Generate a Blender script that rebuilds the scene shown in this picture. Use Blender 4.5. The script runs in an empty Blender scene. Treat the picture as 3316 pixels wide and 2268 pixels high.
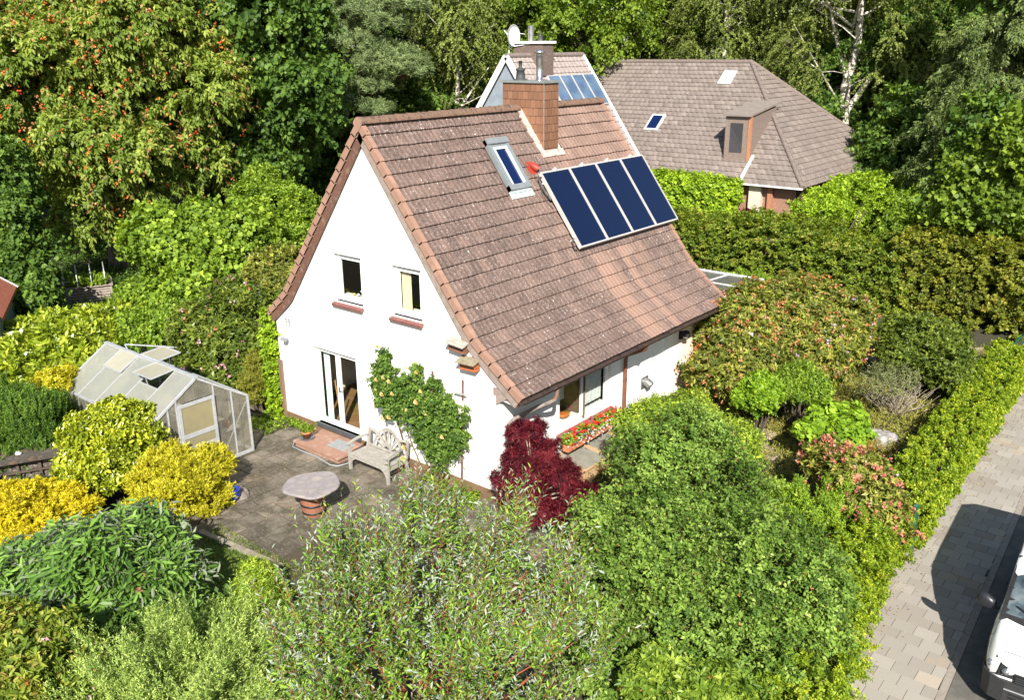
import bpy, bmesh, math, random
import numpy as np
from mathutils import Vector, Matrix
from mathutils.geometry import tessellate_polygon
R = math.radians
sc = bpy.context.scene
col = sc.collection
# ------------------------------------------------------------------ camera, sky, sun, exposure
CAM = np.array([-13.231, -15.07, 9.572]); YAW, PIT, ROLL, FPX = R(39.446), R(18.932), R(-0.432), 2859.64
_fw = np.array([math.cos(YAW)*math.cos(PIT), math.sin(YAW)*math.cos(PIT), -math.sin(PIT)])
_rt = np.cross(_fw, [0, 0, 1]); _rt /= np.linalg.norm(_rt); _up = np.cross(_rt, _fw)
_r2 = _rt*math.cos(ROLL)+_up*math.sin(ROLL); _u2 = -_rt*math.sin(ROLL)+_up*math.cos(ROLL)
cd = bpy.data.cameras.new('camera'); cam = bpy.data.objects.new('camera', cd); col.objects.link(cam)
cd.sensor_width = 36; cd.lens = 36*FPX/3316; cd.clip_start = 0.2; cd.clip_end = 2000
M = Matrix.Identity(4)
for i in range(3):
    M[i][0], M[i][1], M[i][2], M[i][3] = _r2[i], _u2[i], -_fw[i], CAM[i]
cam.matrix_world = M; sc.camera = cam

SUNV = Vector((-1.03, -0.85, 1.0)).normalized()
w = bpy.data.worlds.new('World'); sc.world = w; w.use_nodes = True
wn = w.node_tree.nodes; wl = w.node_tree.links
sky = wn.new('ShaderNodeTexSky'); sky.sky_type = 'NISHITA'; sky.sun_disc = False
sky.sun_elevation = math.asin(SUNV.z); sky.sun_rotation = math.atan2(SUNV.x, SUNV.y)
wl.new(sky.outputs[0], wn['Background'].inputs[0]); wn['Background'].inputs[1].default_value = 0.07
sd = bpy.data.lights.new('sun', 'SUN'); sd.energy = 5.0; sd.angle = R(0.5); sd.color = (1, .95, .86)
sun = bpy.data.objects.new('sun', sd); col.objects.link(sun)
sun.rotation_euler = SUNV.to_track_quat('Z', 'Y').to_euler()
sc.view_settings.view_transform = 'Standard'; sc.view_settings.look = 'None'
sc.view_settings.exposure = 1.0; sc.view_settings.gamma = 1
sc.render.engine = 'CYCLES'
sc.cycles.use_denoising = True
sc.cycles.max_bounces = 6; sc.cycles.transparent_max_bounces = 8
sc.cycles.diffuse_bounces = 3; sc.cycles.glossy_bounces = 3

# ------------------------------------------------------------------ places: a photo direction plus a real distance
def ray(dx, dy):
    d = _fw*FPX + _r2*(dx*1.42685-1658) - _u2*(dy*1.42685-1134)
    return d/np.linalg.norm(d)
def at(dx, dy, z=0.0):
    d = ray(dx, dy); return CAM + d*((z-CAM[2])/d[2])
def atd(dx, dy, dist):
    d = ray(dx, dy); return CAM + d*(dist/math.hypot(d[0], d[1]))
def blob(dx, dy, dist, rp, rv=None, depth=1.0):
    d = ray(dx, dy); s = dist/math.hypot(d[0], d[1])
    P = CAM + d*s; k = 1.42685/FPX*s*float(d@_fw)
    return [P[0], P[1], P[2], rp*k*depth, rp*k*depth, (rv or rp)*k]

# ------------------------------------------------------------------ materials
MATS = {}
def _nt(name):
    m = bpy.data.materials.new(name); m.use_nodes = True
    return m, m.node_tree.nodes, m.node_tree.links, m.node_tree.nodes['Principled BSDF']
def ramp(n, l, fac, stops):
    r = n.new('ShaderNodeValToRGB'); e = r.color_ramp.elements
    while len(e) > 1: e.remove(e[0])
    e[0].position = stops[0][0]; e[0].color = (*stops[0][1], 1)
    for p, c in stops[1:]:
        x = e.new(p); x.color = (*c, 1)
    l.new(fac, r.inputs[0]); return r.outputs[0]
def objco(n, l, scale=(1, 1, 1)):
    t = n.new('ShaderNodeTexCoord'); m = n.new('ShaderNodeMapping'); l.new(t.outputs['Object'], m.inputs[0])
    m.inputs['Scale'].default_value = scale; return m.outputs[0]
def noise(n, l, co, s, det=4, rough=.6):
    x = n.new('ShaderNodeTexNoise'); x.inputs['Scale'].default_value = s; x.inputs['Detail'].default_value = det
    x.inputs['Roughness'].default_value = rough; l.new(co, x.inputs['Vector']); return x.outputs['Fac']
def mix(n, l, fac, a, b, mode='MIX'):
    x = n.new('ShaderNodeMix'); x.data_type = 'RGBA'; x.blend_type = mode
    for s, v in ((x.inputs[0], fac), (x.inputs[6], a), (x.inputs[7], b)):
        if isinstance(v, (int, float)): s.default_value = v
        elif isinstance(v, tuple): s.default_value = (*v, 1)
        else: l.new(v, s)
    return x.outputs[2]
def math_(n, l, op, a, b=0.0, clamp=False):
    x = n.new('ShaderNodeMath'); x.operation = op; x.use_clamp = clamp
    for s, v in ((x.inputs[0], a), (x.inputs[1], b)):
        if isinstance(v, (int, float)): s.default_value = v
        else: l.new(v, s)
    return x.outputs[0]
def bump(n, l, h, bs, strength=.3, dist=.02):
    b = n.new('ShaderNodeBump'); b.inputs['Strength'].default_value = strength; b.inputs['Distance'].default_value = dist
    l.new(h, b.inputs['Height']); l.new(b.outputs[0], bs.inputs['Normal'])
def mat(name, c1, c2=None, scale=6, rough=.7, metal=0, spec=.4, bmp=0, stretch=(1, 1, 1), c3=None, lo=.35, hi=.65):
    if name in MATS: return MATS[name]
    m, n, l, b = _nt(name)
    b.inputs['Roughness'].default_value = rough; b.inputs['Metallic'].default_value = metal
    b.inputs['Specular IOR Level'].default_value = spec
    c2 = c2 or tuple(x*.8 for x in c1)
    co = objco(n, l, stretch); f = noise(n, l, co, scale, 6)
    st = [(lo, c1), (hi, c2)]
    if c3: st = [(lo, c1), ((lo+hi)/2, c2), (hi, c3)]
    l.new(ramp(n, l, f, st), b.inputs['Base Color'])
    if bmp: bump(n, l, noise(n, l, co, scale*4, 5), b, bmp)
    MATS[name] = m; return m
def leafmat(name, stops, tip=None, back=None, trans=.35, rough=.5, spec=.22, tipat=.85):
    """stops: colour by leaf; tip: colour of the young growth; back: colour of the leaf's underside"""
    if name in MATS: return MATS[name]
    vivid = lambda c: tuple((c[0]*1.42, c[1]*1.4, c[2]*1.0)) if c[1] > c[0] > c[2] and c[1] < .45 else c
    stops = [(p, tuple(x*(.72+.5*p) for x in vivid(c))) for p, c in stops]; tip = vivid(tip) if tip else None
    m, n, l, b = _nt(name)
    a = n.new('ShaderNodeAttribute'); a.attribute_name = 'v'
    c = ramp(n, l, a.outputs['Fac'], stops)
    if tip:
        t = n.new('ShaderNodeAttribute'); t.attribute_name = 'tip'
        f = math_(n, l, 'MULTIPLY', math_(n, l, 'SUBTRACT', t.outputs['Fac'], tipat), 1/(1-tipat+1e-3), True)
        c = mix(n, l, f, c, tip)
    g = n.new('ShaderNodeNewGeometry')
    if back: c = mix(n, l, g.outputs['Backfacing'], c, back)
    l.new(c, b.inputs['Base Color']); b.inputs['Roughness'].default_value = rough
    b.inputs['Specular IOR Level'].default_value = spec
    tr = n.new('ShaderNodeBsdfTranslucent')
    hs = n.new('ShaderNodeHueSaturation'); hs.inputs['Hue'].default_value = .485; hs.inputs['Saturation'].default_value = 1.15; hs.inputs['Value'].default_value = 1.3
    l.new(c, hs.inputs['Color']); l.new(hs.outputs[0], tr.inputs[0])
    ms = n.new('ShaderNodeMixShader'); ms.inputs[0].default_value = trans
    l.new(b.outputs[0], ms.inputs[1]); l.new(tr.outputs[0], ms.inputs[2])
    l.new(ms.outputs[0], n['Material Output'].inputs[0])
    MATS[name] = m; return m
def glass(name, tint=(.9, .95, .95), rough=.02, ior=1.45, base=0.0):
    if name in MATS: return MATS[name]
    m, n, l, b = _nt(name)
    tr = n.new('ShaderNodeBsdfTransparent'); tr.inputs[0].default_value = (*tint, 1)
    gl = n.new('ShaderNodeBsdfGlossy'); gl.inputs['Roughness'].default_value = rough
    ge = n.new('ShaderNodeNewGeometry'); dt = n.new('ShaderNodeVectorMath'); dt.operation = 'DOT_PRODUCT'; l.new(ge.outputs['Normal'], dt.inputs[0]); l.new(ge.outputs['Incoming'], dt.inputs[1])
    c1 = math_(n, l, 'SUBTRACT', 1.0, math_(n, l, 'ABSOLUTE', dt.outputs['Value'])); f = math_(n, l, 'ADD', math_(n, l, 'MULTIPLY', math_(n, l, 'POWER', c1, 5.0), .94), .06+base, True)
    ms = n.new('ShaderNodeMixShader'); l.new(f, ms.inputs[0]); l.new(tr.outputs[0], ms.inputs[1]); l.new(gl.outputs[0], ms.inputs[2])
    l.new(ms.outputs[0], n['Material Output'].inputs[0]); MATS[name] = m; return m

# ------------------------------------------------------------------ mesh builder
ABS = set()   # things whose parts are authored in world coordinates
class MB:
    def __init__(s): s.v = []; s.f = []; s.m = []; s.sm = []
    def quad(s, pts, mi=0, smooth=False):
        k = len(s.v); s.v += [tuple(p) for p in pts]; s.f.append(tuple(range(k, k+len(pts)))); s.m.append(mi); s.sm.append(smooth)
    def faces(s, vs, fs, mi=0, smooth=False):
        k = len(s.v); s.v += [tuple(p) for p in vs]
        for f in fs: s.f.append(tuple(k+i for i in f)); s.m.append(mi); s.sm.append(smooth)
    def box(s, a, b, mi=0, M=None, bev=0):
        x0, y0, z0 = a; x1, y1, z1 = b
        if bev:
            bm = bmesh.new(); bmesh.ops.create_cube(bm, size=1)
            for v in bm.verts: v.co = Vector(((x0+x1)/2+v.co.x*(x1-x0), (y0+y1)/2+v.co.y*(y1-y0), (z0+z1)/2+v.co.z*(z1-z0)))
            bmesh.ops.bevel(bm, geom=list(bm.edges), offset=bev, segments=2, affect='EDGES')
            vs = [v.co.copy() for v in bm.verts]; fs = [[v.index for v in f.verts] for f in bm.faces]; bm.free()
        else:
            vs = [Vector(p) for p in ((x0, y0, z0), (x1, y0, z0), (x1, y1, z0), (x0, y1, z0), (x0, y0, z1), (x1, y0, z1), (x1, y1, z1), (x0, y1, z1))]
            fs = [(0, 3, 2, 1), (4, 5, 6, 7), (0, 1, 5, 4), (1, 2, 6, 5), (2, 3, 7, 6), (3, 0, 4, 7)]
        if M is not None: vs = [M @ v for v in vs]
        s.faces(vs, fs, mi)
    def bar(s, p, q, w, h, up=(0, 0, 1), mi=0, bev=0):
        """rectangular bar from p to q, w across, h along up"""
        p, q = Vector(p), Vector(q); d = q-p; L = d.length; d.normalize()
        u = Vector(up); u = (u-d*u.dot(d)).normalized(); c = d.cross(u)
        M = Matrix(((d.x, c.x, u.x, p.x), (d.y, c.y, u.y, p.y), (d.z, c.z, u.z, p.z), (0, 0, 0, 1)))
        s.box((0, -w/2, -h/2), (L, w/2, h/2), mi, M, bev)
    def tube(s, pts, rad, n=8, mi=0, cap=True, smooth=True):
        pts = [Vector(p) for p in pts]; k = len(pts)
        if not hasattr(rad, '__len__'): rad = [rad]*k
        vs = []; u = None
        for i in range(k):
            d = (pts[min(i+1, k-1)]-pts[max(i-1, 0)])
            d = d.normalized() if d.length > 1e-9 else Vector((0, 0, 1))
            if u is None: u = d.orthogonal().normalized()
            u = (u-d*u.dot(d)); u = u.normalized() if u.length > 1e-6 else d.orthogonal().normalized()
            c = d.cross(u)
            for j in range(n):
                a = 2*math.pi*j/n; vs.append(pts[i]+(u*math.cos(a)+c*math.sin(a))*rad[i])
        fs = [(i*n+j, i*n+(j+1) % n, (i+1)*n+(j+1) % n, (i+1)*n+j) for i in range(k-1) for j in range(n)]
        s.faces(vs, fs, mi, smooth)
        if cap:
            s.faces(vs[:n], [tuple(range(n))[::-1]], mi); s.faces(vs[-n:], [tuple(range(n))], mi)
    def lathe(s, prof, c=(0, 0, 0), n=24, mi=0, sx=1, sy=1, wob=None, smooth=True):
        vs = []
        for r, z in prof:
            for j in range(n):
                a = 2*math.pi*j/n; k = wob[j] if wob else 1
                vs.append((c[0]+r*k*sx*math.cos(a), c[1]+r*k*sy*math.sin(a), c[2]+z))
        m = len(prof)
        fs = [(i*n+j, i*n+(j+1) % n, (i+1)*n+(j+1) % n, (i+1)*n+j) for i in range(m-1) for j in range(n)]
        s.faces(vs, fs, mi, smooth)
        s.faces(vs[:n], [tuple(range(n))[::-1]], mi); s.faces(vs[-n:], [tuple(range(n))], mi)
    def prism(s, outline, vec, mi=0):
        a = [Vector(p) for p in outline]; v = Vector(vec); n = len(a)
        s.faces(a+[p+v for p in a], [tuple(range(n))[::-1], tuple(range(n, 2*n))]+[(i, (i+1) % n, n+(i+1) % n, n+i) for i in range(n)], mi)
    def build(s, name, mats, parent=None, attr=None):
        me = bpy.data.meshes.new(name); me.from_pydata(s.v, [], s.f)
        for m in (mats if isinstance(mats, (list, tuple)) else [mats]): me.materials.append(m)
        me.polygons.foreach_set('material_index', s.m); me.polygons.foreach_set('use_smooth', s.sm)
        if attr:
            for k, vals in attr.items():
                at_ = me.attributes.new(k, 'FLOAT', 'FACE'); at_.data.foreach_set('value', np.array(vals, dtype=np.float32))
        me.update()
        o = bpy.data.objects.new(name, me); col.objects.link(o)
        if parent:
            o.parent = parent
            q = parent
            while q.parent: q = q.parent
            if q.name in ABS and parent is q: o.matrix_parent_inverse = Matrix.Translation(-Vector(q.location))
        return o
def tag(o, label=None, cat=None, group=None, kind=None):
    if label: o['label'] = label
    if cat: o['category'] = cat
    if group: o['group'] = group
    if kind: o['kind'] = kind
    return o
def thing(name, label, cat, loc=(0, 0, 0), rz=0, group=None):
    o = bpy.data.objects.new(name, None); o.empty_display_size = .1; col.objects.link(o)
    o.location = Vector([float(x) for x in loc]); o.rotation_euler = (0, 0, rz); return tag(o, label, cat, group)
def copy_tree(o, loc=None, rz=None, s=None, label=None, parent=None):
    c = o.copy(); col.objects.link(c)
    if parent: c.parent = parent
    for ch in o.children: copy_tree(ch, parent=c)
    if loc is not None: c.location = Vector([float(x) for x in loc])
    if rz is not None: c.rotation_euler = (0, 0, rz)
    if s is not None: c.scale = (s, s, s) if not hasattr(s, '__len__') else s
    if label: c['label'] = label
    return c

# ------------------------------------------------------------------ foliage
def unit(a): return a/np.maximum(np.linalg.norm(a, axis=-1, keepdims=True), 1e-9)
def centres(blobs, K, rng, low=-.35, fill=.0, wob=.12):
    """clump centres and outward normals over the surface of a union of ellipsoids"""
    B = np.array(blobs, float); A = (B[:, 3]*B[:, 4]+B[:, 3]*B[:, 5]+B[:, 4]*B[:, 5])
    out = []; outn = []; need = K; it = 0
    while need > 0 and it < 12:
        it += 1; n = int(need*1.6)+20
        b = B[rng.choice(len(B), n, p=A/A.sum())]
        d = unit(rng.normal(size=(n, 3))); ok = d[:, 2] > low; d = d[ok]; b = b[ok]
        k = 1-wob*rng.random((len(d), 1))*2+wob*.4
        ins = rng.random(len(d)) < fill; k[ins] *= rng.uniform(.35, .85, (ins.sum(), 1))
        P = b[:, :3]+d*b[:, 3:]*k; nn = unit(d/b[:, 3:])
        keep = np.ones(len(P), bool)
        for q in B:
            e = ((P-q[:3])/q[3:]); keep &= ~((e**2).sum(1) < .62)
        keep |= ins[:len(keep)]
        keep &= P[:, 2] > .02
        out.append(P[keep]); outn.append(nn[keep]); need -= keep.sum()
    return np.concatenate(out)[:K], np.concatenate(outn)[:K]
def lumps(blobs, seed, n=11, r=(.26, .46), at_=.86, low=-.45, shrink=.78):
    """billows: smaller ellipsoids budding from the surface of the big ones"""
    rng = np.random.default_rng(seed+1000); out = []
    for b in np.array(blobs, float):
        b = b.copy(); b[3:] *= .88
        out.append(np.concatenate([b[:3], b[3:]*shrink])); rm = b[3:].mean()
        for _ in range(n):
            d = unit(rng.normal(size=3))
            if d[2] < low: d[2] = -d[2]
            k = rng.uniform(*r); q = np.concatenate([b[:3]+d*b[3:]*at_*rng.uniform(.85, 1.12), np.full(3, k*rm)*[1.1, 1.1, .85]]); out.append(q)
    return np.array(out)
def leaf_mesh(name, P, D, N, ll, lw, v, tip, mat_, parent=None, hi=False, fold=.25, extra=None):
    """P base points, D leaf directions, N leaf normals; one folded blade (1 or 2 quads) each"""
    D = unit(D); S = unit(np.cross(D, N)); N = np.cross(S, D); ll = ll[:, None]; lw = lw[:, None]
    n = len(P)
    if hi:
        m1 = P+D*ll*.28; m2 = P+D*ll*.68-N*ll*.03; t = P+D*ll-N*ll*.1
        V = np.stack([P, m1+S*lw*.45+N*lw*fold, m2+S*lw*.4+N*lw*fold, t, m2-S*lw*.4+N*lw*fold, m1-S*lw*.45+N*lw*fold], 1).reshape(-1, 3)
        b = np.arange(n)[:, None]*6
        F = np.stack([b+[0, 1, 2, 3], b+[0, 3, 4, 5]], 1).reshape(-1, 4); rep = 2
    else:
        m = P+D*ll*.45
        V = np.stack([P, m+S*lw*.5+N*lw*fold, P+D*ll-N*ll*.06, m-S*lw*.5+N*lw*fold], 1).reshape(-1, 3)
        F = np.arange(n*4).reshape(-1, 4); rep = 1
    a1 = np.repeat(v, rep); a2 = np.repeat(tip, rep)
    me = bpy.data.meshes.new(name); nv, nf = len(V), len(F)
    me.vertices.add(nv); me.vertices.foreach_set('co', V.astype(np.float32).ravel())
    me.loops.add(nf*4); me.loops.foreach_set('vertex_index', F.astype(np.int32).ravel())
    me.polygons.add(nf); me.polygons.foreach_set('loop_start', np.arange(0, nf*4, 4, dtype=np.int32))
    for nm, a in (('v', a1), ('tip', a2)):
        x = me.attributes.new(nm, 'FLOAT', 'FACE'); x.data.foreach_set('value', a.astype(np.float32))
    me.materials.append(mat_); me.update(calc_edges=True)
    o = bpy.data.objects.new(name, me); col.objects.link(o)
    if parent: o.parent = parent
    return o
def twig_mesh(name, O, D, L, bend, r, mat_, parent=None):
    """thin three-sided shoots, two segments each"""
    n = len(O); D = unit(D); u = unit(np.cross(D, [0.3, .1, 1])); c = np.cross(D, u); L = L[:, None]
    pts = [O, O+D*L*.55+bend*.3*L, O+D*L+bend*L]
    V = []
    for i, p in enumerate(pts):
        rr = (r*(1-.4*i))[:, None] if hasattr(r, '__len__') else r*(1-.4*i)
        for a in (0, 2.094, 4.189): V.append(p+(u*math.cos(a)+c*math.sin(a))*rr)
    V = np.stack(V, 1).reshape(-1, 3); b = np.arange(n)[:, None]*9; F = []
    for i in (0, 1):
        for j in (0, 1, 2): F.append(b+[i*3+j, i*3+(j+1) % 3, i*3+3+(j+1) % 3, i*3+3+j])
    F = np.stack(F, 1).reshape(-1, 4)
    me = bpy.data.meshes.new(name); nf = len(F)
    me.vertices.add(len(V)); me.vertices.foreach_set('co', V.astype(np.float32).ravel())
    me.loops.add(nf*4); me.loops.foreach_set('vertex_index', F.astype(np.int32).ravel())
    me.polygons.add(nf); me.polygons.foreach_set('loop_start', np.arange(0, nf*4, 4, dtype=np.int32))
    me.materials.append(mat_); me.update(calc_edges=True)
    o = bpy.data.objects.new(name, me); col.objects.link(o)
    if parent: o.parent = parent
    return o
GL = 1.3
def sprays(C, Nn, rng, cr, tw, nl, ll, lw, out=.7, up=.35, rnd=.7, tlen=1.0, sag=.0, droop=0., ang=.9, flat=.6, jit=.55, vclump=.5, rosette=False):
    """twigs round every clump centre, leaves round every twig"""
    K = len(C); n = K*tw; ll *= GL; lw *= GL*1.08
    c = np.repeat(C, tw, 0); nn = np.repeat(Nn, tw, 0); vc = np.repeat(rng.random(K), tw)
    O = c+unit(rng.normal(size=(n, 3)))*cr*jit*rng.random((n, 1))**.5
    T = unit(nn*out+np.array([0, 0, up])+rng.normal(size=(n, 3))*rnd*.6)
    L = cr*tlen*rng.uniform(.5, 1.15, n)
    bend = np.zeros((n, 3)); bend[:, 2] = -sag
    m = n*nl
    t = np.tile((np.arange(nl)+.6)/nl, n); ti = np.repeat(np.arange(n), nl)
    if rosette: t = .75+.25*t
    P = O[ti]+T[ti]*(L[ti]*t)[:, None]+bend[ti]*(L[ti]*t**2)[:, None]
    loc = unit(T[ti]+bend[ti]*(2*t)[:, None])
    a = np.tile(np.arange(nl)*2.4, n)+rng.random(m)*.8
    u = unit(np.cross(loc, [0.21, .13, 1.])); w_ = np.cross(loc, u)
    side = u*np.cos(a)[:, None]+w_*np.sin(a)[:, None]
    D = unit(loc*(1-.5*ang)+side*ang+np.array([0, 0, -droop])+rng.normal(size=(m, 3))*.15)
    N = unit(nn[ti]*.75+np.array([0, 0, flat*.7])+rng.normal(size=(m, 3))*.4)
    v = np.clip(vclump*vc[ti]+(1-vclump)*rng.random(m), 0, 1)
    s = rng.uniform(.65, 1.2, m)
    return dict(P=P, D=D, N=N, ll=ll*s, lw=lw*s*rng.uniform(.85, 1.15, m), v=v, tip=t*rng.uniform(.75, 1.0, m)), (O, T, L, bend)
BARK = lambda: mat('bark', (.055, .04, .03), (.12, .095, .07), 9, .9, bmp=.6, stretch=(1, 1, .3))
def bush(name, label, cat, blobs, m, seed, K, cr, tw, nl, ll, lw, low=-.35, fill=.1, hi=False, stems=None, group=None, base=None, wob=.12, fold=.25, limbs=14, bark=None, pname='foliage', trunk=None, extra=None, lump=11, lr=(.26, .46), **kw):
    rng = np.random.default_rng(seed); B = np.array(blobs, float); B0 = B
    if lump: B = lumps(B, seed, lump, lr)
    if base is None: base = (B0[:, 0].mean(), B0[:, 1].mean(), 0)
    base = np.array([float(x) for x in base]); t = thing(name, label, cat, base, 0, group)
    B2 = B.copy(); B2[:, :3] -= base
    C, Nn = centres(B2+0, K, rng, low, fill, wob) if base[2] == 0 else centres(B2, K, rng, low, fill, wob)
    if extra is not None: C = np.concatenate([C, extra[0]]); Nn = np.concatenate([Nn, extra[1]])
    lf, (O, T, L, bend) = sprays(C, Nn, rng, cr, tw, nl, ll, lw, **kw)
    keep = lf['P'][:, 2] > .015-base[2]
    lf = {k: a[keep] for k, a in lf.items()}
    leaf_mesh(pname, mat_=m, parent=t, hi=hi, fold=fold, **lf)
    if stems: twig_mesh('twigs', O, T, L, bend, stems[0], stems[1], t)
    if limbs:
        mb = MB(); bk = bark or BARK(); rt = random.Random(seed)
        h = float(B2[:, 2].max())
        if trunk:   # (radius, top height)
            r0, th = trunk; zz = [0, .12*th, .35*th, .6*th, .8*th, th]
            tp = [Vector((rt.uniform(-.1, .1)*z*.35, rt.uniform(-.1, .1)*z*.35, z)) for z in zz]
            tp[0] = Vector((0, 0, 0))
            mb.tube([Vector((0, 0, -.1))]+tp[1:], [r0*1.45, r0*1.05, r0*.85, r0*.62, r0*.4, r0*.15], 10)
        idx = [rt.randrange(len(C)) for _ in range(limbs)]
        for i in idx:
            e = Vector(C[i])
            if trunk:
                zs = min(max(e.z*rt.uniform(.35, .8), .25*trunk[1]), trunk[1]*.9)
                k = 0
                while k < 4 and zz[k+1] < zs: k += 1
                f = (zs-zz[k])/(zz[k+1]-zz[k]); a = tp[k].lerp(tp[k+1], f); rr = trunk[0]*.42*(1-.6*zs/trunk[1])
            else:
                a = Vector((rt.uniform(-.12, .12), rt.uniform(-.12, .12), 0)); rr = max(.012, .02*h)
            mid = a.lerp(e, .5)+Vector((rt.uniform(-.1, .1), rt.uniform(-.1, .1), rt.uniform(.0, .16)))*(e-a).length
            q1 = a.lerp(mid, .5)+Vector((rt.uniform(-.05, .05), rt.uniform(-.05, .05), 0))*(e-a).length
            mb.tube([a, q1, mid, e], [rr, rr*.75, rr*.5, rr*.15], 6, cap=False)
        mb.build('trunk' if trunk else 'stems', bk, t)
    return t, C, Nn
# ------------------------------------------------------------------ the setting
RNG = random.Random(7)
def ground():
    m, n, l, b = _nt('soil'); co = objco(n, l)
    f = noise(n, l, co, .5, 8, .7); g = noise(n, l, co, 9, 6)
    c = ramp(n, l, f, [(.38, (.03, .035, .012)), (.5, (.05, .06, .018)), (.62, (.075, .058, .035))])
    c = mix(n, l, g, c, (.03, .025, .015), 'MIX'); l.new(c, b.inputs['Base Color']); b.inputs['Roughness'].default_value = .95
    bump(n, l, g, b, .8, .05)
    mb = MB(); mb.quad([(-150, -150, -.02), (400, -150, -.02), (400, 400, -.02), (-150, 400, -.02)])
    tag(mb.build('ground', m), kind='structure')
ground()
PV = R(.0)
def slabs():
    # terrace of weathered concrete slabs
    m, n, l, b = _nt('terrace_slab'); co = objco(n, l)
    at_ = n.new('ShaderNodeAttribute'); at_.attribute_name = 'v'
    c = ramp(n, l, at_.outputs['Fac'], [(0, (.09, .072, .055)), (.5, (.16, .135, .105)), (.85, (.23, .19, .145)), (1, (.18, .11, .08))])
    f = noise(n, l, co, 1.1, 7, .7); c = mix(n, l, math_(n, l, 'MULTIPLY', ramp(n, l, f, [(.44, (0, 0, 0)), (.56, (1, 1, 1))]), .85), c, (.05, .042, .026))
    g = noise(n, l, co, 14, 6); c = mix(n, l, math_(n, l, 'MULTIPLY', ramp(n, l, g, [(.5, (0, 0, 0)), (.75, (1, 1, 1))]), .5), c, (.28, .26, .21))
    l.new(c, b.inputs['Base Color']); b.inputs['Roughness'].default_value = .85; bump(n, l, g, b, .4, .01)
    mb = MB(); vs = []
    y = 8.2; r = 0
    while y > -6.2:
        x = -6.1+(.25 if r % 2 else 0)
        while x < -.03:
            x1 = min(x+.5, -.03)
            inside = x > -5.0 or (y > .6)
            if y < -1.6: inside = x > -2.6
            if y > 3.0 and x < -1.9: inside = False
            if inside and x1-x > .06:
                t = .0+RNG.uniform(-.004, .005); k = len(mb.f)
                mb.box((x+.012, y-.488, -.06), (x1-.012, y-.012, t)); vs += [min(1, max(0, RNG.gauss(.5, .22)))]*(len(mb.f)-k)
            x = x1
        y -= .5; r += 1
    tag(mb.build('terrace', m, attr={'v': vs}), kind='structure')
    g = MB(); g.box((-6.1, -6.3, -.05), (-.02, 8.25, -.012)); tag(g.build('terrace_bed', mat('joint_soil', (.05, .05, .025), (.08, .06, .04), 12, .95)), kind='structure')
    e = MB()
    p, q = at(455, 1150+60), at(640, 1290)
    for i in range(9):
        a = Vector(p).lerp(Vector(q), i/9); c2 = Vector(p).lerp(Vector(q), (i+.97)/9)
        e.bar(a+Vector((0, 0, .02)), c2+Vector((0, 0, .02)), .12, .07)
    tag(e.build('edging', mat('edging_stone', (.3, .27, .2), (.18, .16, .12), 7, .9)), kind='structure')
slabs()
LW = MB(); lp = [at(430, 1256, -.005), at(480, 1215, -.005), at(640, 1300, -.005), at(640, 1420, -.005), at(430, 1420, -.005)]
LW.quad(lp); tag(LW.build('lawn', mat('lawn_soil', (.06, .1, .02), (.04, .07, .015), 9, .95)), kind='structure')
_g = np.random.default_rng(3); _n = 9000
_p = np.stack([_g.uniform(-7.3, -4.4, _n), _g.uniform(-2.6, .35, _n), np.zeros(_n)], 1)
_dd = unit(_g.normal(size=(_n, 3))*.5+[0, 0, 1.0]); _nn = unit(_g.normal(size=(_n, 3)))
tag(leaf_mesh('grass', _p, _dd, _nn, np.full(_n, .06)*_g.uniform(.6, 1.4, _n), np.full(_n, .012), _g.random(_n), np.zeros(_n),
    leafmat('grass', [(0, (.07, .13, .02)), (.6, (.13, .2, .035)), (1, (.22, .25, .06))])), 'short grass beside the terrace slabs', kind='stuff')

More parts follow.
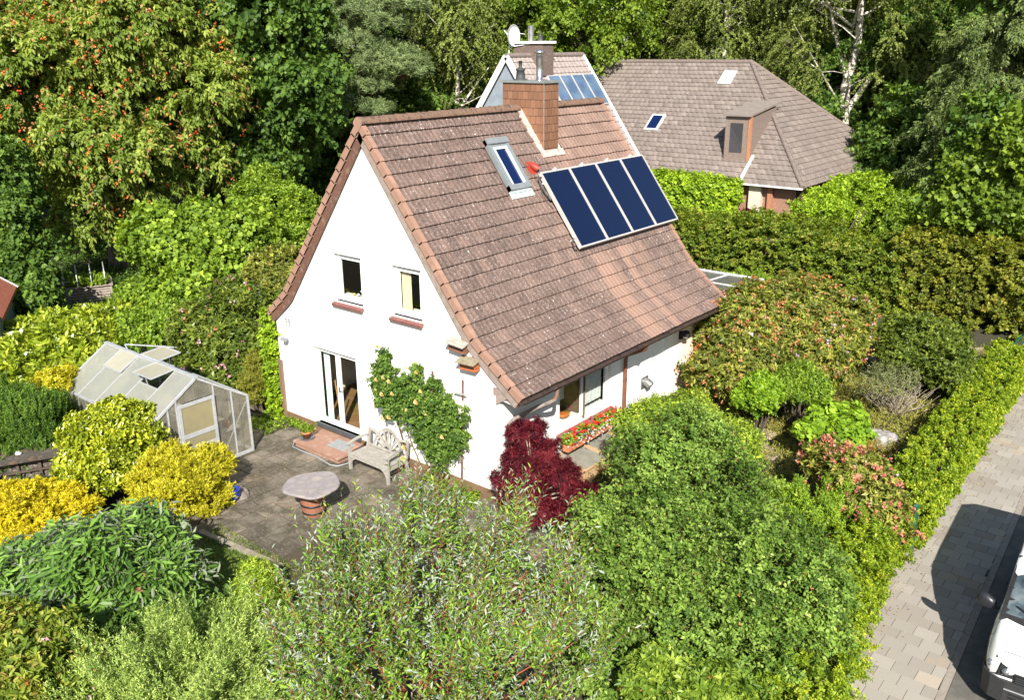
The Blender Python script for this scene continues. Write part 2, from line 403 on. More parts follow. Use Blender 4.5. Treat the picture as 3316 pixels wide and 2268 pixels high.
def pavement():
    m, n, l, b = _nt('paving'); co = objco(n, l); at_ = n.new('ShaderNodeAttribute'); at_.attribute_name = 'v'
    c = ramp(n, l, at_.outputs['Fac'], [(0, (.25, .215, .18)), (.5, (.32, .295, .26)), (.85, (.37, .34, .295)), (1, (.42, .36, .29))])
    f = noise(n, l, co, .8, 5, .6); c = mix(n, l, math_(n, l, 'MULTIPLY', ramp(n, l, f, [(.56, (0, 0, 0)), (.66, (1, 1, 1))]), .6), c, (.42, .3, .17))
    g = noise(n, l, co, 40, 4); c = mix(n, l, math_(n, l, 'MULTIPLY', g, .4), c, (.2, .17, .14)); l.new(c, b.inputs['Base Color'])
    b.inputs['Roughness'].default_value = .85; bump(n, l, g, b, .3, .005)
    mb = MB(); vs = []; kb = MB(); kv = []
    rnd = random.Random(5)
    x = -6.5; i = 0
    def fl(x): return -11.55 + .0*x
    def kerb(x): return -12.72+.03*(x-6.4)*0 - .27*(6.4-x)/6.5
    while x < 30:
        y = -11.0-(.18 if i % 2 else 0)
        ykb = kerb(x+.1)
        while y > ykb:
            y1 = max(y-.36, ykb)
            if y-y1 > .05:
                k = len(mb.f); h = rnd.uniform(-.003, .003)
                mb.box((x+.004, y1+.004, -.05), (x+.292, y-.004, .0+h)); vs += [min(1, max(0, rnd.gauss(.45, .2)))]*(len(mb.f)-k)
            y = y1
        x += .297; i += 1
    x = -6.5
    while x < 30:
        a, b2 = kerb(x), kerb(x+1.0); k = len(kb.f)
        kb.prism([(x+.006, a-.004, -.15), (x+.994, b2-.004, -.15), (x+.994, b2-.12, -.15), (x+.006, a-.12, -.15)], (0, 0, .152)); kv += [rnd.random()]*(len(kb.f)-k); x += 1.0
    tag(mb.build('pavement', m, attr={'v': vs}), kind='structure')
    tag(kb.build('kerb', mat('kerb_stone', (.3, .26, .22), (.23, .2, .17), 10, .85), attr={'v': kv}), kind='structure')
    s = MB(); s.quad([(-6.5, -13.5, -.011), (30, -13.1, -.011), (30, -10.9, -.011), (-6.5, -10.9, -.011)]); tag(s.build('pavement_bed', mat('joint_dark', (.05, .045, .035), (.09, .08, .06), 12, .95)), kind='structure')
    r = MB(); r.quad([(-30, -24, -.006), (60, -24, -.006), (60, kerb(60)-.0, -.006), (6.4, kerb(6.4)-.13, -.006), (-6.5, kerb(-6.5)-.13, -.006), (-30, -14, -.006)])
    tag(r.build('road', mat('asphalt', (.15, .14, .125), (.1, .095, .085), 1.2, .9, c3=(.17, .155, .13), bmp=.1)), kind='structure')
pavement()

# ------------------------------------------------------------------ the house
HR, A1, A2, SK, ROW, NR, LEN = 8.048, R(53.521), R(38.309), 5.472, .335, 21, 9.186
HW, XF, XB = 3.83, -.12, 9.32
def prof(s, off=0.0):
    if s <= SK: y, z, a = s*math.cos(A1), HR-s*math.sin(A1), A1
    else: y, z, a = SK*math.cos(A1)+(s-SK)*math.cos(A2), HR-SK*math.sin(A1)-(s-SK)*math.sin(A2), A2
    if abs(s-SK) < .9: a = A1+(A2-A1)*((s-SK)/1.8+.5)
    return y+off*math.sin(a), z+off*math.cos(a)
def yz(yabs, off=0.0):   # roof height over |y|
    lo, hi = 0, 9
    for _ in range(40):
        md = (lo+hi)/2
        if prof(md, off)[0] < yabs: lo = md
        else: hi = md
    return prof(lo, off)[1]
house = thing('house', 'white rendered gabled house with brown tiled roof and slate-clad chimney', 'house', (LEN/2, 0, 0)); ABS.add(house.name)
def white(name, c=(.8, .79, .77), c2=None):
    return mat(name, c, c2 or tuple(x*.97 for x in c), .7, .9, bmp=.08)
def wall_mat():
    m, n, l, b = _nt('render_wall'); co = objco(n, l); s = n.new('ShaderNodeSeparateXYZ'); l.new(co, s.inputs[0])
    f = noise(n, l, co, 1.3, 5)
    c = ramp(n, l, f, [(.35, (.82, .81, .78)), (.65, (.77, .76, .73))])
    g = noise(n, l, objco(n, l, (3, 3, .35)), 2.2, 6, .7)
    c = mix(n, l, math_(n, l, 'MULTIPLY', ramp(n, l, g, [(.55, (0, 0, 0)), (.8, (1, 1, 1))]), .3), c, (.55, .54, .48))
    k = math_(n, l, 'MULTIPLY', math_(n, l, 'SUBTRACT', s.outputs[0], 7.0), .5, True)   # cream tint of overexposure and reflected light, painted into the side wall's far end
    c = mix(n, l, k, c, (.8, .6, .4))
    l.new(c, b.inputs['Base Color']); b.inputs['Roughness'].default_value = .92
    bump(n, l, noise(n, l, co, 60, 4), b, .15, .004); return m
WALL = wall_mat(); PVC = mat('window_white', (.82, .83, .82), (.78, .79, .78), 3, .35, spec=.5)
def tile_mat():
    m, n, l, b = _nt('roof_tile'); co = objco(n, l)
    v = n.new('ShaderNodeAttribute'); v.attribute_name = 'v'; cl = n.new('ShaderNodeAttribute'); cl.attribute_name = 'clean'
    base = ramp(n, l, v.outputs['Fac'], [(0, (.1, .072, .06)), (.35, (.145, .1, .084)), (.7, (.195, .132, .108)), (1, (.26, .172, .138))])
    f = noise(n, l, co, 1.6, 7, .65)
    base = mix(n, l, math_(n, l, 'MULTIPLY', ramp(n, l, f, [(.42, (0, 0, 0)), (.62, (1, 1, 1))]), .6), base, (.085, .058, .048))
    g = noise(n, l, objco(n, l, (1, 1, 1)), 22, 5, .7)
    base = mix(n, l, math_(n, l, 'MULTIPLY', ramp(n, l, g, [(.48, (0, 0, 0)), (.7, (1, 1, 1))]), .55), base, (.085, .055, .045))
    dirty = math_(n, l, 'SUBTRACT', 1.0, cl.outputs['Fac'], True)
    # lichen: pale discs of several sizes, and faint grey-pink films
    film = noise(n, l, co, 13, 8, .8); fm = math_(n, l, 'MULTIPLY', ramp(n, l, film, [(.5, (0, 0, 0)), (.62, (1, 1, 1))]), .42)
    base2 = mix(n, l, fm, base, (.34, .26, .24))
    for sc_, th, pick, colr in ((8.5, .1, .66, (.5, .46, .42)), (16, .14, .62, (.46, .41, .38)), (5.5, .07, .86, (.6, .57, .52)), (32, .2, .55, (.34, .28, .26))):
        w_ = n.new('ShaderNodeTexNoise'); w_.inputs['Scale'].default_value = 20; l.new(co, w_.inputs['Vector'])
        va = n.new('ShaderNodeVectorMath'); va.operation = 'MULTIPLY_ADD'; l.new(w_.outputs['Color'], va.inputs[0]); va.inputs[1].default_value = (.05, .05, .05); l.new(co, va.inputs[2])
        vo = n.new('ShaderNodeTexVoronoi'); vo.inputs['Scale'].default_value = sc_; l.new(va.outputs[0], vo.inputs['Vector'])
        sp = n.new('ShaderNodeSeparateColor'); l.new(vo.outputs['Color'], sp.inputs[0])
        big = noise(n, l, co, 1.1, 3)
        inr = math_(n, l, 'LESS_THAN', vo.outputs['Distance'], math_(n, l, 'MULTIPLY', math_(n, l, 'MULTIPLY', sp.outputs[1], th*2), math_(n, l, 'ADD', big, .35)))
        on = math_(n, l, 'MULTIPLY', inr, math_(n, l, 'GREATER_THAN', sp.outputs[0], pick))
        base2 = mix(n, l, math_(n, l, 'MULTIPLY', on, .85), base2, colr)
    clean = mix(n, l, math_(n, l, 'MULTIPLY', f, .5), (.3, .19, .145), (.22, .14, .108))
    c = mix(n, l, dirty, clean, base2)
    l.new(c, b.inputs['Base Color']); b.inputs['Roughness'].default_value = .85; b.inputs['Specular IOR Level'].default_value = .25
    bump(n, l, g, b, .5, .01); return m
TILE = tile_mat(); VERGE = mat('verge_tile', (.34, .2, .145), (.27, .16, .115), 3, .8, c3=(.31, .18, .13), bmp=.1)
def tiles(side, x0, x1, rows, tw=.3, P=prof, skip=None, cleanf=None, vf=None, seed=1, matl=None, name='tiles', parent=None, ns=10, amp=.013, edge=.045):
    """courses of double-roll tiles, each with its own front lip; side -1 = the right-hand slope"""
    rr = random.Random(seed); V = []; F = []; va = []; cl = []
    nt = int(round((x1-x0)/tw)); tw = (x1-x0)/nt
    u = np.arange(ns+1)/ns
    wave = amp*np.maximum(0, np.cos(2*np.pi*(u*2-.25)))**.8*1.0 + .006*u
    for r in range(rows):
        for t in range(nt):
            X0 = x0+t*tw
            if skip and skip(X0+tw/2, (r+.5)*ROW): continue
            j = rr.uniform(-.004, .004); js = rr.uniform(-.006, .006); v = min(1, max(0, rr.gauss(.45, .13)))
            if vf: v = min(1, max(0, v+vf(X0, r*ROW)))
            c = cleanf(X0+tw/2, (r+.5)*ROW) if cleanf else 0
            k = len(V)
            sA, sB = r*ROW, (r+1)*ROW+js
            for s, off in ((sA-.02, .0), (sA+(sB-sA)*.5, edge*.5), (sB, edge), (sB+.004, .0-.005)):
                for i in range(ns+1):
                    h = off+(wave[i]+j if off >= 0 else 0)
                    y, z = P(max(s, 0), h); V.append((X0+u[i]*tw, side*y, z))
            for q in range(3):
                for i in range(ns):
                    a = k+q*(ns+1)+i; f = (a, a+1, a+ns+2, a+ns+1)
                    F.append(f if side < 0 else f[::-1]); va.append(v); cl.append(c)
    mb = MB(); mb.v = V; mb.f = F; mb.m = [0]*len(F); mb.sm = [False]*len(F)
    return mb.build(name, matl or TILE, parent, attr={'v': va, 'clean': cl})
def vf(x, s):   # right of the chimney and high up the tiles are younger and paler
    a = 0
    if x > 5.2 and s < 2.4: a += .35
    if x > 3.4 and s > 2.2 and s < 4.6 and x < 4.6: a += .25
    if s > 4.2 and 4.3 < x < 7.6: a += .25
    if x < 3: a -= .08
    return a
def cleanf(x, s):
    if s > 4.3+.0 and 4.95 < x < 5.45+.02*s: return .9 if s > 4.6 else .5
    if s > 4.3 and 6.35 < x < 6.6: return .8
    if s > 4.3 and 5.5 < x < 7.5: return .25+.2*math.sin(x*9)
    return 0 if not (x > 5.4 and s < 2.2) else .35
roof = MB()
def slab_side(side, off0, off1, x0, x1):
    n = 24; S = [NR*ROW*i/n for i in range(n+1)]
    a = [prof(s, off0) for s in S]; b = [prof(s, off1) for s in S]
    for i in range(n):
        (y0, z0), (y1, z1), (y2, z2), (y3, z3) = a[i], a[i+1], b[i+1], b[i]
        for quad in ([(x0, y0, z0), (x1, y0, z0), (x1, y1, z1), (x0, y1, z1)], [(x0, y3, z3), (x0, y2, z2), (x1, y2, z2), (x1, y3, z3)],
                     [(x0, y0, z0), (x0, y1, z1), (x0, y2, z2), (x0, y3, z3)], [(x1, y0, z0), (x1, y3, z3), (x1, y2, z2), (x1, y1, z1)]):
            q = [(p[0], side*p[1], p[2]) for p in quad]; roof.quad(q)
for sd_ in (1, -1): slab_side(sd_, -.12, -.02, XF+.05, XB-.03)
roof_o = roof.build('roof', mat('roof_board', (.16, .1, .07), (.1, .06, .045), 6, .8, stretch=(1, 1, 1)), house)
CH = (5.47, 6.10, -.80, .56)       # chimney x0 x1 y0 y1
def skip_r(x, s):
    y = s*math.cos(A1)
    return (3.42 < x < 4.16 and .9 < s < 2.3) or (CH[0]-.05 < x < CH[1]+.1 and y < .8)
tiles(-1, XF+.12, XB-.04, NR, skip=skip_r, cleanf=cleanf, vf=vf, seed=3, name='tiles', parent=roof_o)
tiles(1, XF+.12, XB-.04, NR, skip=lambda x, s: CH[0]-.05 < x < CH[1]+.1 and s*math.cos(A1) < .56, seed=4, name='tiles', parent=roof_o, ns=6)
def verge(side, xo, sgn, name):
    mb = MB()
    for r in range(NR):
        sA, sB = r*ROW-(.02 if r else 0), (r+1)*ROW+.012
        o1, o2 = .045, .075
        A = [prof(max(sA, 0), o1), prof(sB, o2)]; Bm = [prof(max(sA, 0), -.13+.03), prof(sB, -.13+.05)]
        xi = xo+sgn*.13
        P = lambda x, q: (x, side*q[0], q[1])
        v = [P(xo, A[0]), P(xi, A[0]), P(xi, A[1]), P(xo, A[1]), P(xo, Bm[0]), P(xo, Bm[1]), P(xi, Bm[1]), P(xi, Bm[0])]
        # small roll at the outer edge
        mb.faces(v, [(0, 1, 2, 3), (0, 3, 5, 4), (3, 2, 6, 5), (1, 7, 6, 2), (0, 4, 7, 1)])
    mb.build(name, VERGE, roof_o)
for s_ in (1, -1): verge(s_, XF, 1, 'verge_tiles'); verge(s_, XB, -1, 'verge_tiles')
rd = MB(); rng_ = random.Random(2); xx = XF-.01; RDM = mat('ridge_tile', (.085, .055, .04), (.2, .12, .085), 9, .9, c3=(.15, .1, .06), bmp=.6)
while xx < XB-.05:
    if CH[0]-.45 < xx < CH[1]-.05:
        if rd.v: rd.build('ridge_tiles', RDM, roof_o); rd = MB()
    else:
        x1 = min(xx+.40, XB+.02); pr_ = []
        for xq, rr_ in ((xx, .135), (xx+.03, .142), (xx+.1, .13), (x1+.02, .118)):
            pr_.append((xq, rr_))
        vs = []; N8 = 10
        for xq, rr_ in pr_:
            for j in range(N8+1):
                a = math.pi*j/N8; vs.append((xq, rr_*1.05*math.cos(a), HR+.02+rr_*.8*math.sin(a)-.04*abs(math.cos(a))))
        rd.faces(vs, [(i*(N8+1)+j, i*(N8+1)+j+1, (i+1)*(N8+1)+j+1, (i+1)*(N8+1)+j) for i in range(3) for j in range(N8)], smooth=True)
    xx += .365
rd.build('ridge_tiles', RDM, roof_o); rd = MB()
rd.faces([(XF-.01, .142*math.cos(math.pi*j/10), HR+.02+.11*math.sin(math.pi*j/10)-.04*abs(math.cos(math.pi*j/10))) for j in range(11)]+[(XF-.01, 0, HR-.2)], [tuple(range(12))])
rd.build('ridge_end', VERGE, roof_o)

def holed(outline, holes, to3, depthv, mb, mi=0, reveal=True):
    """flat wall with openings and their reveals"""
    polys = [[Vector((p[0], p[1], 0)) for p in outline]]+[[Vector((a, b, 0)) for a, b in ((h[0], h[2]), (h[1], h[2]), (h[1], h[3]), (h[0], h[3]))] for h in holes]
    pts = [p for q in polys for p in q]; tr = tessellate_polygon(polys)
    mb.faces([to3(p.x, p.y) for p in pts], [tuple(t) for t in tr], mi)
    for h in holes:
        c = [(h[0], h[2]), (h[1], h[2]), (h[1], h[3]), (h[0], h[3])]
        for i in range(4):
            a, b = to3(*c[i]), to3(*c[(i+1) % 4]); d = Vector(depthv)
            mb.quad([a, b, Vector(b)+d, Vector(a)+d], mi)
def outl(ymax=HW):
    S = [NR*ROW*i/60 for i in range(61)]
    pts = [(prof(s, -.09)) for s in S if prof(s, -.09)[0] < ymax]
    pts.append((ymax, yz(ymax, -.09)))
    up = [(-y, z) for y, z in pts][::-1]+[(y, z) for y, z in pts[1:]]
    return [(-ymax, 0.28)]+up+[(ymax, 0.28)]
DOOR = (.74, 2.40, .33, 2.42); W1 = (.33, 1.33, 3.82, 4.98); W2 = (-1.62, -.68, 3.82, 4.98)
gw = MB(); holed(outl(), [DOOR, W1, W2], lambda a, b: (0, a, b), (.2, 0, 0), gw)
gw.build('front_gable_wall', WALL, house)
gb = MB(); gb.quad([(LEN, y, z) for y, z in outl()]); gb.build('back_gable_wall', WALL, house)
KW = (2.10, 4.32, .98, 2.42); DR = (6.22, 7.15, .3, 2.38)
swm = MB(); zt_ = yz(HW, -.09)
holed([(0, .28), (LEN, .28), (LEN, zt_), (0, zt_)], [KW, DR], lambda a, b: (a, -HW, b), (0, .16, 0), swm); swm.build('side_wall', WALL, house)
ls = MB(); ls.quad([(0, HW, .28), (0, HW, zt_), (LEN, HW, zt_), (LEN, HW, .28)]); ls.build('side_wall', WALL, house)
pl = MB()
for a, b in (((-.02, DOOR[1]+.0, -.1), (.2, HW+.02, .28)), ((-.02, -HW-.02, -.1), (.2, DOOR[0], .28)), ((-.0, DOOR[0], -.1), (.2, DOOR[1], .28)), ((.2, -HW-.02, -.1), (LEN, -HW+.2, .28)), ((.2, HW-.2, -.1), (LEN, HW+.02, .28)), ((LEN-.2, -HW+.2, -.1), (LEN, HW-.2, .28))):
    pl.box(a, b)
pl.build('plinth', mat('plinth_brown', (.2, .12, .07), (.14, .085, .05), 6, .9, bmp=.2), house)
inn = MB(); inn.quad([(.02, -HW, .31), (LEN, -HW, .31), (LEN, HW, .31), (.02, HW, .31)]); inn.build('floor', mat('oak_floor', (.3, .17, .07), (.2, .11, .045), 3, .5, stretch=(1, 8, 1)), house)
inn = MB(); inn.quad([(3.2, -HW, .3), (3.2, HW, .3), (3.2, HW, 2.9), (3.2, -HW, 2.9)]); inn.quad([(3.2, -1.8, 2.9), (3.2, 1.8, 2.9), (3.2, 1.8, 5.3), (3.2, -1.8, 5.3)]); inn.quad([(.3, -HW, 2.75), (LEN, -HW, 2.75), (LEN, HW, 2.75), (.3, HW, 2.75)]); inn.quad([(.2, -.4, .3), (3.2, -.4, .3), (3.2, -.4, 2.7), (.2, -.4, 2.7)])
inn.quad([(.0, -1.8, 1.0), (LEN, -1.8, 1.0), (LEN, -1.8, 2.7), (.0, -1.8, 2.7)])
inn.build('inner_wall', mat('room_wall', (.12, .085, .05), (.1, .07, .045), 2, .9), house)
PANE = glass('pane', (.93, .96, .94), .015, 1.5, .06)
def window(x, y0, y1, z0, z1, leaves=1, fw=.075, axis='x', fm=None, side=1, name='window'):
    """frame set back in the reveal; axis x: wall faces -x; axis y: wall faces -y"""
    T = (lambda d, a, z: (x+d, a, z)) if axis == 'x' else (lambda d, a, z: (a, x+d, z))
    f = MB()
    def bx(a0, a1, b0, b1, d0, d1): 
        p, q = T(d0, a0, b0), T(d1, a1, b1); f.box(tuple(map(min, p, q)), tuple(map(max, p, q)))
    bx(y0, y1, z0, z0+fw, 0, .07); bx(y0, y1, z1-fw, z1, 0, .07); bx(y0, y0+fw, z0+fw, z1-fw, 0, .07); bx(y1-fw, y1, z0+fw, z1-fw, 0, .07)
    wd = (y1-y0-2*fw)/leaves; root = f.build(name, fm or PVC, house); root_panes = []
    for i in range(leaves):
        a0 = y0+fw+i*wd+.004; a1 = a0+wd-.008; s = MB(); g0, g1, h0, h1 = a0+.06, a1-.06, z0+fw+.065, z1-fw-.06
        f = s; bx(a0, a1, z0+fw+.004, h0, -.018, .05); bx(a0, a1, h1, z1-fw-.004, -.018, .05); bx(a0, g0, h0, h1, -.018, .05); bx(g1, a1, h0, h1, -.018, .05)
        so = s.build('sash', fm or PVC, root)
        g = MB(); g.quad([T(.015, g0, h0), T(.015, g1, h0), T(.015, g1, h1), T(.015, g0, h1)]); g.build('pane', PANE, root)
    return root
w1 = window(.11, W1[0], W1[1], W1[2], W1[3]); w2 = window(.11, W2[0], W2[1], W2[2], W2[3])
dr = window(.11, DOOR[0], DOOR[1], DOOR[2], DOOR[3], 2, .06, name='terrace_door')
kw = window(-HW+.08, KW[0], KW[1], KW[2], KW[3], 2, .08, axis='y')
h = MB(); h.box((.065, 1.52, 1.32), (.092, 1.55, 1.46)); h.bar((.06, 1.535, 1.38), (.06, 1.44, 1.38), .02, .018); h.build('handle', mat('steel', (.55, .55, .55), None, 5, .35, 1), dr)
sill = lambda y0, y1, z: None
BRK = mat('brick_sill', (.24, .1, .085), (.17, .075, .065), 8, .8, bmp=.2)
for (a, b) in ((W1[0]-.02, W1[1]+.05), (W2[0]-.04, W2[1]+.05)):
    s = MB(); n = 9; wd = (b-a)/n
    for i in range(n):
        y0 = a+i*wd; M = Matrix.Translation((-.11, 0, 3.72)) @ Matrix.Rotation(R(-16), 4, 'Y')
        s.box((0, y0+.006, -.04), (.24, y0+wd-.006, .03), 0, M, .003)
    s.build('window_sill', BRK, house)
s = MB()
for i in range(20):
    x0 = KW[0]-.05+i*(KW[1]-KW[0]+.1)/20
    s.box((x0+.004, -.24, -.03), (x0+(KW[1]-KW[0]+.1)/20-.004, .05, .03), 0, Matrix.Translation((0, -HW, .92)) @ Matrix.Rotation(R(14), 4, 'X'), .004)
s.build('window_sill', BRK, house)
for wq in (W1, W2):
    s = MB(); s.box((-.012, wq[0]-.03, 3.755), (.1, wq[1]+.03, 3.82)); s.build('sill_band', PVC, house)
for (a, b) in ((DOOR, 0), ):
    s = MB(); s.box((-.05, a[0]-.03, .22), (.1, a[1]+.05, .33)); s.build('threshold', mat('slate_dark', (.07, .08, .09), (.05, .055, .06), 5, .5), house)
# curtains, things on the sills
def curtain(y0, y1, z0, z1, x, m, name='curtain', axis='x', n=26, a=.02):
    mb = MB(); vs = []
    for i in range(n+1):
        y = y0+(y1-y0)*i/n; d = a*math.sin(i*1.9)+a*.4*math.sin(i*.7)
        for z in (z0, z1): vs.append((x+d, y, z) if axis == 'x' else (y, x+d, z))
    mb.faces(vs, [(2*i, 2*i+2, 2*i+3, 2*i+1) for i in range(n)], smooth=True); return mb.build(name, m, house)
CUR = mat('cream_curtain', (.75, .66, .45), (.6, .5, .32), 3, .9)
curtain(W2[1]-.42, W2[1]-.14, W2[2]+.08, W2[3]-.1, .21, CUR)
curtain(DOOR[1]-.36, DOOR[1]-.15, DOOR[2]+.05, DOOR[3]-.08, .24, mat('mint_curtain', (.6, .74, .7), (.52, .64, .6), 3, .9))
net = mat('net_curtain', (.6, .63, .62), (.5, .53, .52), 14, .95)
curtain(3.3, 4.1, 1.25, 2.3, -HW+.15, net, axis='y', n=40); curtain(2.25, 2.5, 1.7, 2.3, -HW+.15, net, axis='y'); curtain(2.5, 3.15, 2.0, 2.3, -HW+.15, net, axis='y', n=30)
pk = MB(); pk.bar((.34, 1.86, .32), (.27, 1.93, 1.5), .12, .03); pk.build('wooden_board', mat('pine_wood', (.5, .25, .08), (.4, .2, .06), 5, .6, stretch=(1, 1, .2)), house)
for k, (yy, zz, rr_, c) in enumerate(((.62, 3.99, .05, (.7, .35, .05)), (.8, 3.98, .04, (.8, .8, .75)), (.5, 4.0, .06, (.75, .72, .65)), (.95, 3.97, .035, (.75, .65, .1)), (.68, 4.08, .03, (.8, .8, .8)))):
    o = MB(); o.lathe([(.0, 0), (rr_*.9, .01), (rr_, rr_*.8), (rr_*.5, rr_*1.5), (0, rr_*1.6)], (.27, yy, zz-rr_), 10); o.build('ornament', mat('ornament%d' % k, c, None, 5, .6), house)
o = MB(); o.lathe([(0, 0), (.09, .01), (.13, .08), (.12, .1), (0, .05)], (2.75, -HW+.3, 1.1), 14, sx=1.4); o.build('bowl', mat('orange_bowl', (.6, .2, .05), None, 5, .4), house)
for a_, b_ in (((.18, W1[0], 3.9), (.4, W1[1], 3.92)), ((.18, W2[0], 3.9), (.4, W2[1], 3.92)), ((KW[0], -HW+.16, 1.05), (KW[1], -HW+.4, 1.07))):
    sb = MB(); sb.box(a_, b_); sb.build('inner_sill', PVC, house)
# house door in the side wall
d = MB(); d.box((DR[0], -HW+.06, DR[2]), (DR[1], -HW+.1, DR[3])); d.box((DR[0]+.0, -HW+.0, DR[2]), (DR[0]+.09, -HW+.06, DR[3])); d.box((DR[1]-.09, -HW+.0, DR[2]), (DR[1], -HW+.06, DR[3])); d.box((DR[0]+.2, -HW+.04, 1.2), (DR[1]-.2, -HW+.06, 2.2))
do = d.build('house_door', PVC, house)
h = MB(); h.bar((DR[0]+.06, -HW-.07, 1.0), (DR[0]+.06, -HW-.07, 1.7), .025, .025); h.bar((DR[0]+.06, -HW-.07, 1.05), (DR[0]+.06, -HW+.05, 1.05), .02, .02); h.bar((DR[0]+.06, -HW-.07, 1.65), (DR[0]+.06, -HW+.05, 1.65), .02, .02); h.build('handle', mat('steel', (.5, .5, .5)), do)
# barge boards, gutter, pipes
BROWN = mat('brown_board', (.17, .075, .05), (.11, .055, .04), 7, .7, c3=(.2, .12, .09), stretch=(1, 1, 1), bmp=.2)
for side in (1, -1):
    mb = MB(); n = 30
    for i in range(n):
        s0, s1 = NR*ROW*i/n, NR*ROW*(i+1)/n+.0
        q = [prof(s0, -.105), prof(s1, -.105), prof(s1, -.29), prof(s0, -.29)]
        a = [(-.075, side*y, z) for y, z in q]; b = [(-.045, side*y, z) for y, z in q]
        mb.faces(a+b, [(0, 1, 2, 3), (7, 6, 5, 4), (3, 2, 6, 7), (0, 4, 5, 1)] + ([(1, 5, 6, 2)] if i == n-1 else []))
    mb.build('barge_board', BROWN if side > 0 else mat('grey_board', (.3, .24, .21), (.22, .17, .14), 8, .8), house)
for side in (1, -1):
    g = MB(); ye, ze = prof(NR*ROW, -.02); cy, cz = side*(ye+.05), ze-.03; N9 = 10; vs = []
    for xq in (XF+.0, XB+.12):
        for j in range(N9+1):
            a = math.pi+math.pi*j/N9; vs.append((xq, cy+.072*math.cos(a), cz+.072*math.sin(a)))
    g.faces(vs, [(j, j+1, N9+2+j, N9+1+j) for j in range(N9)], smooth=True)
    for q in (0, 1): g.faces(vs[q*(N9+1):(q+1)*(N9+1)], [tuple(range(N9+1))])
    g.tube([(XF, cy+side*.072, cz), (XB+.12, cy+side*.072, cz)], .011, 6)
    x = .6
    while x < XB: g.tube([(x, cy+.076*math.cos(math.pi+math.pi*j/6), cz+.076*math.sin(math.pi+math.pi*j/6)) for j in range(7)], .006, 4); x += .8
    g.build('gutter', mat('gutter_brown', (.035, .022, .018), (.06, .04, .032), 6, .5, c3=(.025, .018, .015)), house)
    fb = MB(); y2, z2 = prof(NR*ROW-.1, -.12); fb.box((XF+.06, min(side*(y2-.02), side*(y2+.02)), z2-.18), (XB-.05, max(side*(y2-.02), side*(y2+.02)), z2+.0)); fb.build('fascia', BROWN, house)
    so = MB(); so.quad([(XF+.06, side*HW, z2-.1), (XB-.05, side*HW, z2-.1), (XB-.05, side*(y2-.02), z2-.17), (XF+.06, side*(y2-.02), z2-.17)]); so.build('soffit', mat('soffit_white', (.6, .58, .55), None, 4, .8), house)
PIPE = mat('old_pipe', (.1, .07, .06), (.22, .19, .17), 5, .6, c3=(.17, .085, .055)); PIPE2 = mat('brown_pipe', (.2, .075, .04), (.15, .055, .03), 5, .5)
ye, ze = prof(NR*ROW, -.02)
p = MB(); p.tube([(1.12, -ye-.05, ze-.08), (1.12, -ye-.05, ze-.22), (1.1, -ye-.02, ze-.33), (1.0, -ye+.1, ze-.43), (.85, -4.15, 2.12), (.35, -3.96, 1.98), (.2, -3.93, 1.9), (.15, -3.92, 1.78), (.15, -3.92, -.05)], .05, 12)
for z in (1.7, .9): p.lathe([(.056, 0), (.056, .05)], (.15, -3.92, z), 12)
p.build('downpipe', PIPE, house)
p = MB(); p.tube([(4.84, -ye-.05, ze-.08), (4.84, -ye-.0, ze-.2), (4.85, -3.95, 2.2), (4.85, -3.92, 2.05), (4.85, -3.92, 0)], .048, 12); p.lathe([(.055, 0), (.055, .04)], (4.85, -3.92, 1.5), 12); p.build('downpipe', PIPE2, house)
# corner corbel, vent hood, house number, post board
c = MB(); c.box((-.05, -4.35, 2.62), (.14, -3.7, 2.76)); c.prism([(-.06, -4.12, 2.62), (-.06, -3.78, 2.62), (-.06, -3.78, 2.4)], (.1, 0, 0)); c.build('corbel', mat('grey_board', (.3, .24, .21)), house)
v = MB(); v.tube([(5.95, -HW-.005, 1.12), (5.95, -HW-.12, 1.12), (5.95, -HW-.22, 1.06)], [.12, .12, .1], 16); v.box((5.78, -HW-.03, .95), (6.12, -HW-.003, 1.27)); v.build('vent_hood', mat('zinc', (.35, .35, .34), (.25, .25, .24), 5, .4, .7), house)
def digits():
    mb = MB()
    z0 = 2.79
    def st(pts): mb.tube([(-.012, 3.43-a, z0+b) for a, b in pts], .009, 6, cap=True, smooth=True)
    st([(0, .13), (.02, .16), (.06, .16), (.075, .125), (.055, .08), (0, .0), (.08, .0)])
    o = .12
    st([(o+.075, .12), (o+.055, .16), (o+.02, .16), (o, .125), (o+.02, .085), (o+.055, .085), (o+.078, .12), (o+.075, .04), (o+.05, 0), (o+.01, .01)])
    mb.build('house_number', mat('iron_black', (.03, .03, .035), None, 5, .6), house)
digits()
b = MB(); b.box((-.06, 3.70, 0), (-.025, 3.86, 1.75)); b.build('corner_board', mat('weathered_brown', (.22, .14, .1), (.14, .09, .065), 6, .85, stretch=(1, 1, .2)), house)
